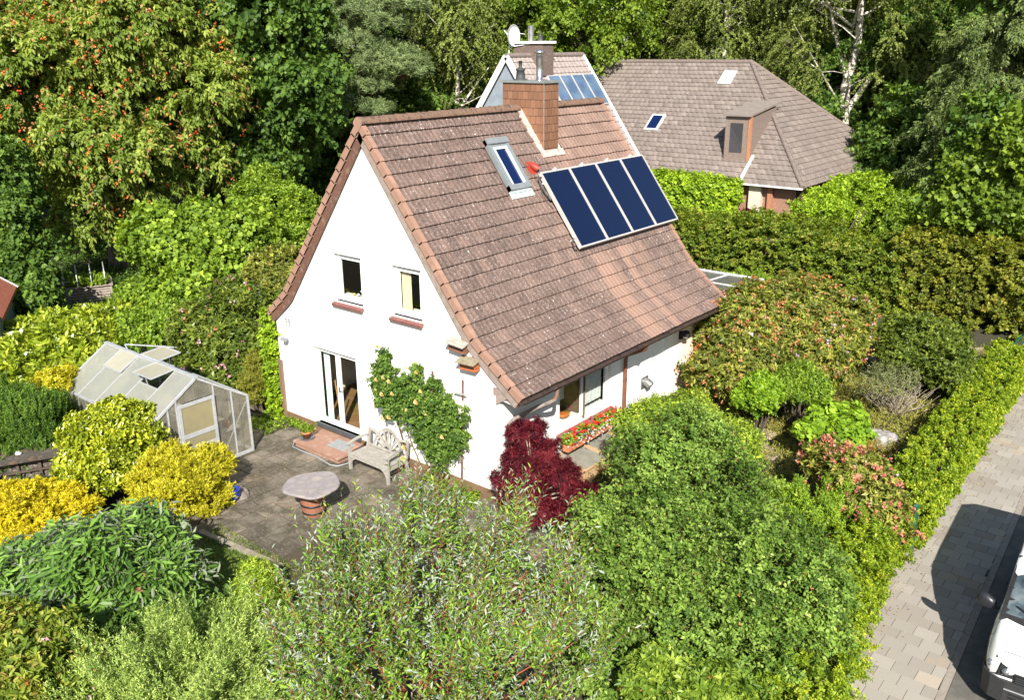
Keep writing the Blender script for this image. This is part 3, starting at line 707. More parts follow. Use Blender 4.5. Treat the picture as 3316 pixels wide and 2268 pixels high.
# chimney
def slate_mat():
    m, n, l, b = _nt('brown_slate'); at_ = n.new('ShaderNodeAttribute'); at_.attribute_name = 'v'
    c = ramp(n, l, at_.outputs['Fac'], [(0, (.165, .083, .047)), (.5, (.2, .1, .056)), (1, (.24, .122, .07))])
    f = noise(n, l, objco(n, l), 6, 6); c = mix(n, l, math_(n, l, 'MULTIPLY', f, .35), c, (.2, .09, .05)); l.new(c, b.inputs['Base Color']); b.inputs['Roughness'].default_value = .6; return m
def chimney():
    x0, x1, y0, y1 = CH; z0, z1 = 5.6, 8.70; mb = MB(); vs = []; rr = random.Random(9); hh = .205
    core = MB(); core.box((x0+.02, y0+.02, z0), (x1-.02, y1-.02, z1)); co_ = core.build('chimney', mat('slate_joint', (.06, .04, .03), None, 5, .8), house)
    n = int((z1-z0)/hh)+1
    for i in range(n):
        zb = z1-(i+1)*hh; zt = zb+hh+.02
        for face in range(4):
            a0, a1 = ((y0, y1), (x0, x1), (y0, y1), (x0, x1))[face]
            k = max(2, round((a1-a0)/.17)); off = 0 if i % 2 else .5
            e = [a0]+[a0+(a1-a0)*(j+off)/k for j in range(0, k+1) if a0 < a0+(a1-a0)*(j+off)/k < a1-.01]+[a1]
            for j in range(len(e)-1):
                u0, u1 = e[j]+.003, e[j+1]-.003
                if u1-u0 < .03: continue
                o = .016+rr.uniform(-.003, .003); i_ = .0
                c1 = .025
                if face == 0: P = lambda u, z, d: (x0-d, u, z)
                elif face == 1: P = lambda u, z, d: (u, y0-d, z)
                elif face == 2: P = lambda u, z, d: (x1+d, u, z)
                else: P = lambda u, z, d: (u, y1+d, z)
                m_ = zb
                pts = [P(u0, zt, .001), P(u0, m_+c1, o), P(u0+c1*.7, m_, o), P(u1, m_, o), P(u1, zt, .001)]
                kf = len(mb.f); mb.quad(pts if face in (1, 2) else pts[::-1]); mb.quad([P(u0, m_+c1, o), P(u0+c1*.7, m_, o), P(u1, m_, o), P(u1, m_+.001, 0), P(u0, m_+.001, 0)]); vs += [rr.random()]*(len(mb.f)-kf)
    mb.build('slates', slate_mat(), co_, attr={'v': vs})
    cp = MB(); cp.box((x0-.05, y0-.05, z1), (x1+.05, y1+.05, z1+.055)); cp.tube([(x0-.022, y0-.022, z0), (x0-.022, y0-.022, z1)], .011, 6); cp.build('cap_plate', mat('lead_grey', (.3, .31, .3), (.22, .24, .23), 5, .5, .3), co_)
    st = MB(); c = ((x0+x1)/2, -.42, z1+.05); st.lathe([(.11, 0), (.11, .02), (.085, .03), (.085, .62), (.088, .62), (.088, .65)], c, 20); st.lathe([(.02, .66), (.15, .69), (.09, .75), (.02, .77)], c, 20)
    for a in range(4): st.tube([(c[0]+.085*math.cos(a*1.57), c[1]+.085*math.sin(a*1.57), c[2]+.6), (c[0]+.1*math.cos(a*1.57), c[1]+.1*math.sin(a*1.57), c[2]+.7)], .008, 5)
    st.build('steel_flue', mat('flue_steel', (.6, .6, .6), (.5, .5, .5), 3, .3, .9), co_)
    pt = MB(); c = ((x0+x1)/2-.02, .2, z1+.05); pt.lathe([(.19, 0), (.19, .02), (.13, .04), (.105, .24), (.125, .25), (.125, .29), (.08, .3), (.045, .33), (.045, .47), (.05, .47), (.05, .49)], c, 20); pt.build('chimney_pot', mat('pot_dark', (.05, .055, .055), None, 5, .6), co_)
    # mortar flashing down the slope and across the foot
    fl = MB(); rr = random.Random(3)
    def strip(xa, xb, sa, sb, n_, jit):
        for i in range(n_):
            s0, s1 = sa+(sb-sa)*i/n_, sa+(sb-sa)*(i+1)/n_
            q0, q1 = prof(max(0, s0), .055+rr.uniform(0, .012)), prof(s1, .055+rr.uniform(0, .012)); j0, j1 = rr.uniform(0, jit), rr.uniform(0, jit)
            r0, r1 = prof(max(0, s0), -.02), prof(s1, -.02)
            v = [(xa-j0, -q0[0], q0[1]), (xb, -q0[0], q0[1]), (xb, -q1[0], q1[1]), (xa-j0, -q1[0], q1[1]), (xa-j0, -r0[0], r0[1]), (xa-j0, -r1[0], r1[1]), (xb, -r1[0], r1[1])]
            fl.faces(v, [(0, 1, 2, 3), (0, 3, 5, 4), (3, 2, 6, 5)])
    strip(x0-.17, x0+.01, .0, 1.36, 12, .05); 
    sE = -CH[2]/math.cos(A1); strip(x0-.15, x1+.16, sE-.02, sE+.17, 1, .0); strip(x1, x1+.1, .3, sE, 6, .0)
    fl.build('mortar_flashing', mat('mortar', (.62, .47, .4), (.5, .36, .3), 12, .95, c3=(.16, .13, .12), lo=.4, hi=.72, bmp=.3), co_)
chimney()
# frame on the right-hand slope for things lying on it
def on_slope(x, s, off=0.0):
    y, z = s*math.cos(A1)+off*math.sin(A1), HR-s*math.sin(A1)+off*math.cos(A1); return (x, -y, z)
def slopeM(x, s, off): 
    o = Vector(on_slope(x, s, off)); X = Vector((1, 0, 0)); Yd = Vector((0, -math.cos(A1), -math.sin(A1))); Z = X.cross(Yd); Z = -Z if Z.z < 0 else Z
    return Matrix(((X.x, Yd.x, Z.x, o.x), (X.y, Yd.y, Z.y, o.y), (X.z, Yd.z, Z.z, o.z), (0, 0, 0, 1)))
GREY = mat('window_grey', (.2, .22, .23), (.17, .19, .2), 4, .45)
Mv = slopeM(3.36, .83, .03); vw = MB()
L_, W_ = 1.44, .8
vw.box((0, 0, 0), (W_, .17, .15), 0, Mv, .01); vw.box((-.0, .0, -.02), (.13, L_, .11), 0, Mv, .008); vw.box((W_-.13, .0, -.02), (W_, L_, .11), 0, Mv, .008); vw.box((0, L_-.15, -.02), (W_, L_, .1), 0, Mv, .008)
vw.box((.05, .17, .08), (W_-.05, .24, .1), 0, Mv); rw = vw.build('roof_window', GREY, house)
vs_ = MB(); vs_.box((.13, .24, .02), (.2, L_-.15, .1), 0, Mv); vs_.box((W_-.2, .24, .02), (W_-.13, L_-.15, .1), 0, Mv); vs_.box((.2, .24, .02), (W_-.2, .31, .1), 0, Mv); vs_.build('sash', mat('sash_pale', (.55, .63, .62), None, 4, .4), rw)
g = MB(); g.box((.2, .31, .05), (W_-.2, L_-.15, .06), 0, Mv); 
def pane_dark(name, c=(.004, .012, .06)):
    m, n, l, b = _nt(name); b.inputs['Base Color'].default_value = (*c, 1); b.inputs['Roughness'].default_value = .03; b.inputs['Specular IOR Level'].default_value = .5; return m
g.build('pane', pane_dark('roof_pane'), rw)
ap = MB(); ap.box((0, L_+.0, -.02), (W_, L_+.06, .05), 0, Mv); ap.box((-.03, L_+.06, -.0), (W_+.05, L_+.2, .02), 0, Mv); ap.build('lead_apron', mat('lead_pale', (.5, .58, .57), (.42, .5, .49), 6, .6), rw)
# solar collectors
Ms = slopeM(4.62, 1.98, .13); PW, PL = 1.222, 2.19
ALU = mat('aluminium', (.62, .6, .58), (.55, .53, .5), 6, .45, .35)
def absorber():
    m, n, l, b = _nt('absorber'); co = objco(n, l); f = noise(n, l, co, 160, 2)
    l.new(ramp(n, l, f, [(.45, (.003, .008, .032)), (.75, (.007, .015, .048))]), b.inputs['Base Color']); b.inputs['Roughness'].default_value = .12; b.inputs['Coat Weight'].default_value = .0; return m
ab = absorber()
for i in range(4):
    c = MB(); x0 = i*PW; x1 = x0+PW-.02
    c.box((x0, 0, 0), (x1, .045, .1), 0, Ms, .004); c.box((x0, PL-.04, 0), (x1, PL, .1), 0, Ms, .004); c.box((x0, .045, 0), (x0+.032, PL-.04, .1), 0, Ms); c.box((x1-.032, .045, 0), (x1, PL-.04, .1), 0, Ms); c.box((x0+.032, .045, 0), (x1-.032, PL-.04, .07), 0, Ms)
    fr = c.build('solar_collector', ALU, house)
    g = MB(); g.box((x0+.032, .046, .072), (x1-.032, PL-.041, .085), 0, Ms); g.build('glass_cover', ab, fr)
rl = MB()
for q in (.25, PL-.3): rl.box((-.08, q, -.07), (4*PW+.02, q+.04, -.01), 0, Ms)
for x in (.6, 1.8, 3.0, 4.2):
    rl.box((x, .15, -.13), (x+.03, .6, -.03), 0, Ms); rl.box((x, -.06, .02), (x+.06, .03, .13), 0, Ms, .01)
rl.build('mounting_rail', ALU, house)
pf = MB(); pf.tube([Ms @ Vector(p) for p in ((.02, .12, .03), (-.1, .1, .03), (-.12, .35, .0), (-.05, .6, -.02), (-.03, .75, .0))], [.03, .03, .035, .045, .03], 8)
pf.tube([Ms @ Vector(p) for p in ((-.1, .25, .03), (-.2, .5, -.02), (-.15, .8, -.05), (-.02, .95, -.08))], .008, 6); pf.build('pipe_fitting', mat('pipe_black', (.02, .02, .02), (.1, .09, .08), 12, .6), house); pf = MB(); pf.tube([Ms @ Vector(p) for p in ((-.02, PL-.3, .03), (-.13, PL-.25, .02), (-.1, PL-.05, -.05), (0, PL-.02, -.07))], .02, 6)
pf.build('pipe_fitting', mat('pipe_black', (.02, .02, .02), (.1, .09, .08), 12, .6), house)
rt = MB(); rt.tube([on_slope(4.62, 1.62, .04), on_slope(4.64, 1.7, .1), on_slope(4.72, 1.83, .12)], [.02, .085, .095], 14); rt.box((-.14, -.42, -.1), (.14, -.05, -.085), 0, Ms); rt.build('red_vent_tile', mat('vent_red', (.36, .04, .025), (.28, .035, .02), 5, .5), house)
# ------------------------------------------------------------------ plants
def boxc(segs, K, rng, jit=.05):
    """clump centres over boxes standing on the ground: (x0,y0,x1,y1,width,height) along a line"""
    A = [math.hypot(s[2]-s[0], s[3]-s[1])*(s[4]+2*s[5])+2*s[4]*s[5] for s in segs]; P = []; N = []
    pick = rng.choice(len(segs), K, p=np.array(A)/sum(A))
    for i in pick:
        x0, y0, x1, y1, w_, h = segs[i]; L = math.hypot(x1-x0, y1-y0); ux, uy = (x1-x0)/L, (y1-y0)/L; vx, vy = -uy, ux
        q = rng.random()*(L*(w_+2*h)+2*w_*h); t = rng.random()*L
        if q < L*w_: a, b, c, n = t, (rng.random()-.5)*w_, h, (0, 0, 1)
        elif q < L*(w_+2*h):
            sd_ = 1 if rng.random() < .5 else -1; a, b, c = t, sd_*w_/2, rng.random()*h; n = (vx*sd_, vy*sd_, .25)
        else:
            sd_ = rng.random() < .5; a, b, c = (L if sd_ else 0), (rng.random()-.5)*w_, rng.random()*h; e = 1 if sd_ else -1; n = (ux*e, uy*e, .25)
        P.append((x0+ux*a+vx*b, y0+uy*a+vy*b, c)); N.append(n)
    P = np.array(P)+rng.normal(size=(K, 3))*jit; P[:, 2] = np.maximum(P[:, 2], .05); return P, unit(np.array(N, float))
def cloud(name, label, cat, C, Nn, m, seed, cr, tw, nl, ll, lw, base=None, hi=False, stems=None, group=None, pname='foliage', fold=.25, kind=None, **kw):
    rng = np.random.default_rng(seed)
    base = np.array(base if base is not None else (C[:, 0].mean(), C[:, 1].mean(), 0), float)
    if kind:
        lf, tw_ = sprays(C, Nn, rng, cr, tw, nl, ll, lw, **kw); k = lf['P'][:, 2] > .01; lf = {a: b[k] for a, b in lf.items()}
        return tag(leaf_mesh(name, mat_=m, hi=hi, fold=fold, **lf), label, kind=kind)
    t = thing(name, label, cat, base, 0, group)
    lf, (O, T, L, bend) = sprays(C-base, Nn, rng, cr, tw, nl, ll, lw, **kw); k = lf['P'][:, 2] > .01; lf = {a: b[k] for a, b in lf.items()}
    leaf_mesh(pname, mat_=m, parent=t, hi=hi, fold=fold, **lf)
    if stems: twig_mesh('twigs', O, T, L, bend, stems[0], stems[1], t)
    return t
def blossoms(t, C, Nn, n, size, m, seed, name='blossom', petals=7, at_=.9, spread=.1, cr=.2):
    """flower or berry clusters on the surface: n clusters of small petals"""
    rng = np.random.default_rng(seed); i = rng.integers(0, len(C), n)
    O = C[i]+Nn[i]*cr*at_+rng.normal(size=(n, 3))*spread
    P = np.repeat(O, petals, 0)+rng.normal(size=(n*petals, 3))*size*.35
    N0 = np.repeat(unit(Nn[i]+np.array([0, 0, .5])), petals, 0); D = unit(rng.normal(size=(n*petals, 3))+N0*.3)
    if n <= 60:   # few enough to count: every cluster is a part
        for q in range(n):
            k = slice(q*petals, (q+1)*petals); leaf_mesh(name, P[k], D[k], unit(N0[k]+rng.normal(size=(petals, 3))*.4), np.full(petals, size), np.full(petals, size*.8), rng.random(petals), np.zeros(petals), m, t)
        return
    return leaf_mesh(name, P, D, unit(N0+rng.normal(size=P.shape)*.4), np.full(len(P), size), np.full(len(P), size*.8), rng.random(len(P)), np.zeros(len(P)), m, t)
# leaf colours ------------------------------------------------------
L_cherry = leafmat('cherry_leaf', [(0, (.06, .1, .02)), (.5, (.13, .19, .04)), (1, (.24, .28, .08))], tip=(.36, .34, .1), tipat=.92)
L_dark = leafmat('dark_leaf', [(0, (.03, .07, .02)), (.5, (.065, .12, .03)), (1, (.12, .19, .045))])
L_oak = leafmat('oak_leaf', [(0, (.055, .1, .018)), (.5, (.1, .16, .025)), (1, (.18, .24, .04))])
L_birch = leafmat('birch_leaf', [(0, (.07, .1, .03)), (.5, (.13, .17, .05)), (1, (.2, .24, .08))])
L_pine = leafmat('pine_needle', [(0, (.06, .09, .045)), (.6, (.12, .165, .085)), (1, (.2, .25, .14))], trans=.1)
L_spruce = leafmat('spruce_needle', [(0, (.04, .065, .025)), (.6, (.085, .12, .045)), (1, (.15, .19, .07))], trans=.1)
L_hazel = leafmat('hazel_leaf', [(0, (.07, .13, .02)), (.5, (.13, .21, .03)), (1, (.24, .32, .055))])
L_hedge = leafmat('hedge_leaf', [(0, (.06, .11, .018)), (.5, (.11, .16, .025)), (.85, (.18, .22, .035)), (1, (.3, .16, .06))], tip=(.3, .24, .06), tipat=.9)
L_redhedge = leafmat('red_hedge_leaf', [(0, (.05, .09, .018)), (.5, (.12, .14, .025)), (.85, (.2, .22, .035)), (1, (.3, .16, .05))], tip=(.3, .22, .06), tipat=.9)
L_ivy = leafmat('ivy_leaf', [(0, (.09, .16, .015)), (.5, (.17, .27, .025)), (1, (.3, .4, .05))])
L_rhodo = leafmat('rhododendron_leaf', [(0, (.06, .09, .025)), (.5, (.13, .16, .04)), (.8, (.24, .27, .06)), (1, (.4, .27, .1))], tip=(.44, .32, .12), tipat=.88, rough=.4)
L_rhodo2 = leafmat('dark_rhododendron_leaf', [(0, (.045, .08, .02)), (.5, (.09, .13, .03)), (1, (.18, .22, .05))], rough=.35)
L_laurel = leafmat('laurel_leaf', [(0, (.09, .14, .018)), (.5, (.2, .27, .03)), (1, (.38, .42, .07))], rough=.3, spec=.5)
L_yellow = leafmat('golden_needle', [(0, (.36, .29, .01)), (.5, (.62, .53, .015)), (1, (.8, .72, .05))], tip=(.85, .76, .08), tipat=.8, trans=.25)
L_yellow2 = leafmat('gold_spray', [(0, (.28, .26, .012)), (.5, (.5, .47, .02)), (1, (.7, .67, .06))], tip=(.76, .72, .1), tipat=.8, trans=.25)
L_holly = leafmat('holly_leaf', [(0, (.08, .12, .012)), (.5, (.19, .24, .02)), (1, (.42, .44, .06))], rough=.25, spec=.6)
L_yew = leafmat('yew_needle', [(0, (.025, .06, .015)), (.5, (.06, .12, .02)), (1, (.12, .19, .035))], trans=.15)
L_budd = leafmat('buddleia_leaf', [(0, (.045, .11, .025)), (.5, (.09, .18, .04)), (1, (.16, .26, .07))], tip=(.45, .5, .36), tipat=.93, back=(.3, .36, .24))
L_junip = leafmat('juniper_needle', [(0, (.1, .17, .045)), (.5, (.19, .28, .08)), (1, (.34, .42, .15))], tip=(.42, .48, .17), tipat=.7, trans=.15)
L_willow = leafmat('willow_leaf', [(0, (.045, .1, .02)), (.5, (.09, .17, .03)), (1, (.17, .26, .05))], back=(.36, .44, .33), trans=.25, rough=.4)
L_honey = leafmat('honeysuckle_leaf', [(0, (.05, .11, .025)), (.5, (.11, .19, .04)), (1, (.2, .29, .08))], tip=(.32, .36, .14), tipat=.88)
L_honey2 = leafmat('spindle_leaf', [(0, (.09, .15, .02)), (.5, (.2, .29, .04)), (1, (.36, .43, .08))])
L_skim = leafmat('skimmia_leaf', [(0, (.05, .1, .02)), (.5, (.11, .18, .03)), (1, (.26, .33, .07))], rough=.3)
L_maple = leafmat('red_maple_leaf', [(0, (.05, .008, .012)), (.5, (.12, .012, .02)), (1, (.22, .025, .035))], trans=.3)
L_rose = leafmat('rose_leaf', [(0, (.035, .08, .02)), (.5, (.075, .14, .03)), (1, (.15, .22, .06))])
L_big = leafmat('round_leaf', [(0, (.09, .18, .02)), (.5, (.15, .25, .025)), (1, (.22, .33, .04))])
L_boxb = leafmat('bright_leaf', [(0, (.07, .15, .015)), (.5, (.13, .23, .022)), (1, (.24, .34, .04))])
L_cyp = leafmat('green_cypress', [(0, (.08, .16, .02)), (.5, (.15, .25, .03)), (1, (.26, .34, .05))], trans=.15)
L_ghedge = leafmat('privet_leaf', [(0, (.1, .16, .015)), (.5, (.16, .24, .025)), (.85, (.27, .32, .035)), (1, (.5, .44, .06))], rough=.4)
L_heath = leafmat('heather_leaf', [(0, (.13, .13, .035)), (.4, (.22, .24, .05)), (.8, (.34, .3, .09)), (1, (.42, .24, .1))], trans=.15)
F_pink = leafmat('pink_petal', [(0, (.6, .25, .3)), (1, (.75, .5, .52))]); F_orange = leafmat('faded_petal', [(0, (.5, .16, .06)), (1, (.62, .3, .14))])
F_red = leafmat('red_fruit', [(0, (.5, .04, .02)), (.5, (.6, .14, .03)), (1, (.68, .3, .08))], trans=.15); F_mag = leafmat('magenta_petal', [(0, (.6, .02, .22)), (1, (.75, .08, .35))])
F_lilac = leafmat('lilac_petal', [(0, (.55, .38, .6)), (1, (.7, .55, .75))]); F_yel = leafmat('rose_petal', [(0, (.8, .6, .2)), (1, (.85, .72, .4))])
F_wht = leafmat('white_petal', [(0, (.75, .75, .75)), (1, (.85, .85, .85))]); F_ger = leafmat('geranium_petal', [(0, (.7, .02, .02)), (1, (.85, .06, .04))]); F_blue = leafmat('blue_petal', [(0, (.1, .08, .45)), (1, (.25, .2, .6))])
F_dry = leafmat('dry_spike', [(0, (.2, .1, .05)), (1, (.32, .18, .1))], trans=.1)
TWG = mat('twig_brown', (.1, .07, .04), (.16, .11, .07), 20, .85); TWR = mat('red_shoot', (.26, .06, .035), (.34, .12, .06), 12, .6); TWGR = mat('green_shoot', (.16, .2, .06), (.22, .22, .09), 12, .7); PALE = mat('pale_twig', (.3, .25, .19), (.42, .36, .29), 15, .85)
BIRCHB = mat('birch_bark', (.62, .57, .5), (.5, .45, .39), 3, .8, c3=(.1, .085, .07), lo=.45, hi=.62, stretch=(.6, .6, 2.5), bmp=.3)
PINEB = mat('pine_bark', (.25, .14, .08), (.14, .08, .05), 7, .9, bmp=.4)
# ---------------------------------------------- woodland behind: background trees
def wood_tree(name, label, cat, seed, h, r, m, K=240, cr=.85, tw=9, nl=9, ll=.2, lw=.12, z0=.2, bark=None, tr=.28, sag=.2, low=-.5, group='trees of the wood behind the houses'):
    rr = random.Random(seed); bl = [(0, 0, h*(z0+(1-z0)*.5), r, r, h*(1-z0)*.5)]
    for i in range(7):
        a = rr.random()*6.28; q = r*.55; s = r*rr.uniform(.42, .6); bl.append((q*math.cos(a), q*math.sin(a), h*rr.uniform(z0+.15, .85), s, s, s*1.15))
    t, C, N = bush(name, label, cat, bl, m, seed, K, cr, tw, nl, ll, lw, low=low, fill=.12, base=(0, 0, 0), trunk=(tr, h*.9), limbs=26, bark=bark, group=group, sag=sag, wob=.16)
    return t
GW = 'trees of the wood behind the houses'
oakA = wood_tree('oak_tree', 'broad bright green oak in the wood, farthest left behind the far ridge', 'tree', 11, 17, 4.6, L_oak, K=420, cr=.9)
oakB = wood_tree('oak_tree', 'tall green oak of the wood', 'tree', 12, 19, 4.2, L_oak, K=420, cr=.85, z0=.12)
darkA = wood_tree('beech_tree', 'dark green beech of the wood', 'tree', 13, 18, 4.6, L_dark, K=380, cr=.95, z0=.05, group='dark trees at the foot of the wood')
def place(o, dx, dist, rz, s, label=None, first=False):
    P = atd(dx, 200, dist); P[2] = 0
    if first: o.location = P; o.rotation_euler = (0, 0, rz); o.scale = (s, s, s); c = o
    else: c = copy_tree(o, P, rz, s)
    if label: c['label'] = label
    return c
place(oakA, 1190, 66, .3, 1, 'broad bright green oak of the wood behind the satellite dish', True)
place(oakB, 1440, 70, 1.2, 1, 'tall green oak of the wood above the left end of the far ridge', True)
place(oakA, 1330, 63, 2.2, .95, 'green oak of the wood between the satellite dish and the hanging birch')
place(oakB, 1120, 72, 2.9, 1.0, 'green oak of the wood directly behind the small birch')
place(oakA, 1560, 72, 4.0, 1.05, 'green oak of the wood behind the far roof ridge, right of the gable')
place(oakB, 1750, 72, .5, 1.05, 'green oak of the wood between the two pale birches')
place(oakA, 2050, 74, 5.1, 1.1, 'green oak of the wood right behind the tall forked birch')
place(oakB, 1880, 76, 5.9, 1.0, 'green oak of the wood hidden behind the forked birch trunk')
place(oakA, 2260, 72, 1.0, 1.1, 'green oak of the wood behind the grey-green spruce')
place(oakB, 1250, 80, 3.7, 1.1, 'rearmost green oak of the wood above the steel flue')
place(darkA, 860, 68, .0, 1.0, 'dark beech of the wood right behind the pine', True)
for k, (dx, ds, s) in enumerate(((960, 62, .85), (740, 62, 1.0), (620, 66, 1.1), (500, 70, 1.1), (340, 72, 1.15), (180, 70, 1.1), (20, 66, 1.1), (-90, 58, 1.1), (1030, 74, 1.1), (1960, 64, .62), (2130, 62, .75), (2300, 62, .9), (1830, 66, .6), (2420, 52, .9), (-60, 46, .8))):
    place(darkA, dx, ds, k*1.3, s, ['dark beech of the wood between pine and small birch', 'dark beech of the wood left of the pine', 'dark beech behind the dark maple', 'dark beech of the wood behind the right half of the cherry', 'dark beech of the wood behind the middle of the cherry', 'dark beech of the wood behind the left half of the cherry', 'dark beech of the wood at the left edge of the photo', 'dark beech of the wood just beyond the left edge', 'rear dark beech of the wood behind the small birch', 'low dark beech under the forked birch', 'low dark beech right of the forked birch', 'dark beech behind the grey-green spruce', 'low dark beech left of the forked birch', 'dark beech of the wood at the right edge of the photo', 'small dark beech beside the left edge near the road'][k])
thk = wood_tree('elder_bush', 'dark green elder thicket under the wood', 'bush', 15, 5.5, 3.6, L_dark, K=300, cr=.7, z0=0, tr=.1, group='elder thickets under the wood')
place(thk, 1640, 58, 0, 1, 'dark green elder thicket behind the far ridge under the hanging birch', True)
for k, (dx, ds, s) in enumerate(((1745, 60, 1.1), (1960, 70, 1.2), (2060, 57, .9), (2170, 55, 1.1), (2300, 54, 1.2), (2010, 52, .5), (1500, 66, 1.3), (1350, 64, 1.2), (1200, 66, 1.3), (1080, 68, 1.3), (950, 58, 1.2), (830, 58, 1.1), (700, 54, 1.2), (560, 52, 1.0), (300, 62, 1.2), (120, 64, 1.2), (-20, 56, 1.1), (430, 56, 1.0), (2400, 46, 1.1))):
    place(thk, dx, ds, k*2.1, s, 'dark green elder thicket '+['left of the forked birch trunk', 'behind the forked birch trunk', 'right of the forked birch trunk', 'far right behind the rounded bush', 'under the grey-green spruce', 'just right of the hip end of the far roof', 'behind the gable of the far roof', 'behind the far chimney', 'behind the satellite dish', 'right of the small birch', 'left of the small birch', 'below the pine', 'between maple and pine', 'below the dark maple', 'behind the middle of the cherry', 'behind the lane at the left', 'at the left edge of the photo', 'behind the right side of the cherry', 'at the right edge of the photo'][k])
# the dark maple right of the cherry
def tree(name, label, dx, dist, blobs, m, seed, K, cr, tw, nl, ll, lw, trunk, **kw):
    P = atd(dx, 200, dist); P[2] = 0
    return bush(name, label, 'tree', blobs, m, seed, K, cr, tw, nl, ll, lw, base=P, trunk=trunk, **kw)
tree('maple_tree', 'dark green maple standing between the cherry and the pine', 610, 43, [blob(610, 120, 43, 130, 200), blob(600, 330, 43, 120, 110), blob(680, 250, 42, 90, 120), blob(560, 60, 44, 110, 120)], L_dark, 21, 750, .8, 9, 9, .2, .15, (.28, 12), limbs=30, sag=.3, droop=.3, fill=.15, low=-.6)
# the big cherry
t, C, N = tree('cherry_tree', 'big cherry tree with drooping leaves and red fruit', 225, 43.5, [blob(250, 160, 43, 265, 215, 1), blob(420, 200, 41.5, 130, 150), blob(120, 200, 42, 150, 170), blob(270, 380, 41, 190, 110), blob(210, 470, 41.5, 110, 70), blob(60, 330, 42, 90, 120), blob(300, 40, 43, 230, 140), blob(450, 380, 41.5, 80, 60)], L_cherry, 22, 1900, .62, 10, 10, .19, .075, (.55, 10), limbs=70, sag=.35, droop=.75, ang=.8, fill=.12, low=-.7, wob=.14)
blossoms(t, C, N, 1100, .1, F_red, 5, 'fruit', 5, .9, .25, .62); blossoms(t, C, N, 2600, .1, leafmat('orange_shoot', [(0, (.42, .17, .07)), (1, (.5, .32, .14))]), 6, 'orange_shoot', 4, .95, .25, .6)
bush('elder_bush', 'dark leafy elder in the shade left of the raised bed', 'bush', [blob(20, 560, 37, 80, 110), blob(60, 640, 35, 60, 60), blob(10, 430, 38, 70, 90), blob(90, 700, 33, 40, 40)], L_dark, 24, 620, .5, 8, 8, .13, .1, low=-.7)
blossoms(t, C, N, 1700, .11, leafmat('orange_shoot', [(0, (.42, .17, .07)), (1, (.5, .32, .14))]), 6, 'orange_shoot', 4, .95, .25, .6) if 0 else None
# pine with flat grey-green plates
pr2 = np.random.default_rng(31)
def pine():
    P = atd(820, 200, 52); P[2] = 0; t = thing('pine_tree', 'grey-green pine with cloudlike needle plates behind the house', 'tree', P)
    bl = [blob(x, y, 50+d, rx, ry) for x, y, rx, ry, d in ((880, 150, 85, 42, 0), (790, 100, 85, 45, 1), (930, 165, 45, 25, -1), (760, 180, 60, 35, 2), (850, 60, 80, 35, 1), (760, 30, 70, 30, 0), (900, 20, 70, 25, 1), (770, 235, 60, 22, 0), (830, 255, 60, 18, -1), (720, 110, 50, 50, 2), (850, 200, 55, 22, 0), (710, 260, 50, 25, 1), (810, 300, 50, 14, 0))]
    B = np.array(bl); B[:, :3] -= P; C, N = centres(B, 1500, pr2, -.15, .1, .1)
    lf, tws = sprays(C, N, pr2, .3, 7, 16, .16, .02, out=.5, up=.8, rnd=.5, ang=1.0, flat=.2, jit=.9, vclump=.5)
    leaf_mesh('needles', mat_=L_pine, parent=t, **lf)
    mb = MB(); mb.tube([(0, 0, -.1), (.1, .1, 4), (-.2, 0, 8), (.1, -.1, 13), (0, 0, 16)], [.3, .25, .2, .13, .04], 10); rr = random.Random(4)
    for q in B:
        e = Vector(q[:3]); a = Vector((0, 0, max(1, e.z-rr.uniform(.3, 1.5)))); m_ = a.lerp(e, .5)+Vector((0, 0, .2)); mb.tube([a, m_, e], [.09, .06, .02], 6, cap=False)
        for _ in range(5):
            e2 = e+Vector((rr.uniform(-1, 1)*q[3], rr.uniform(-1, 1)*q[4], rr.uniform(-.5, .6)*q[5])); mb.tube([m_, m_.lerp(e2, .6), e2], [.045, .03, .01], 5, cap=False)
    mb.build('trunk', PINEB, t)
pine()
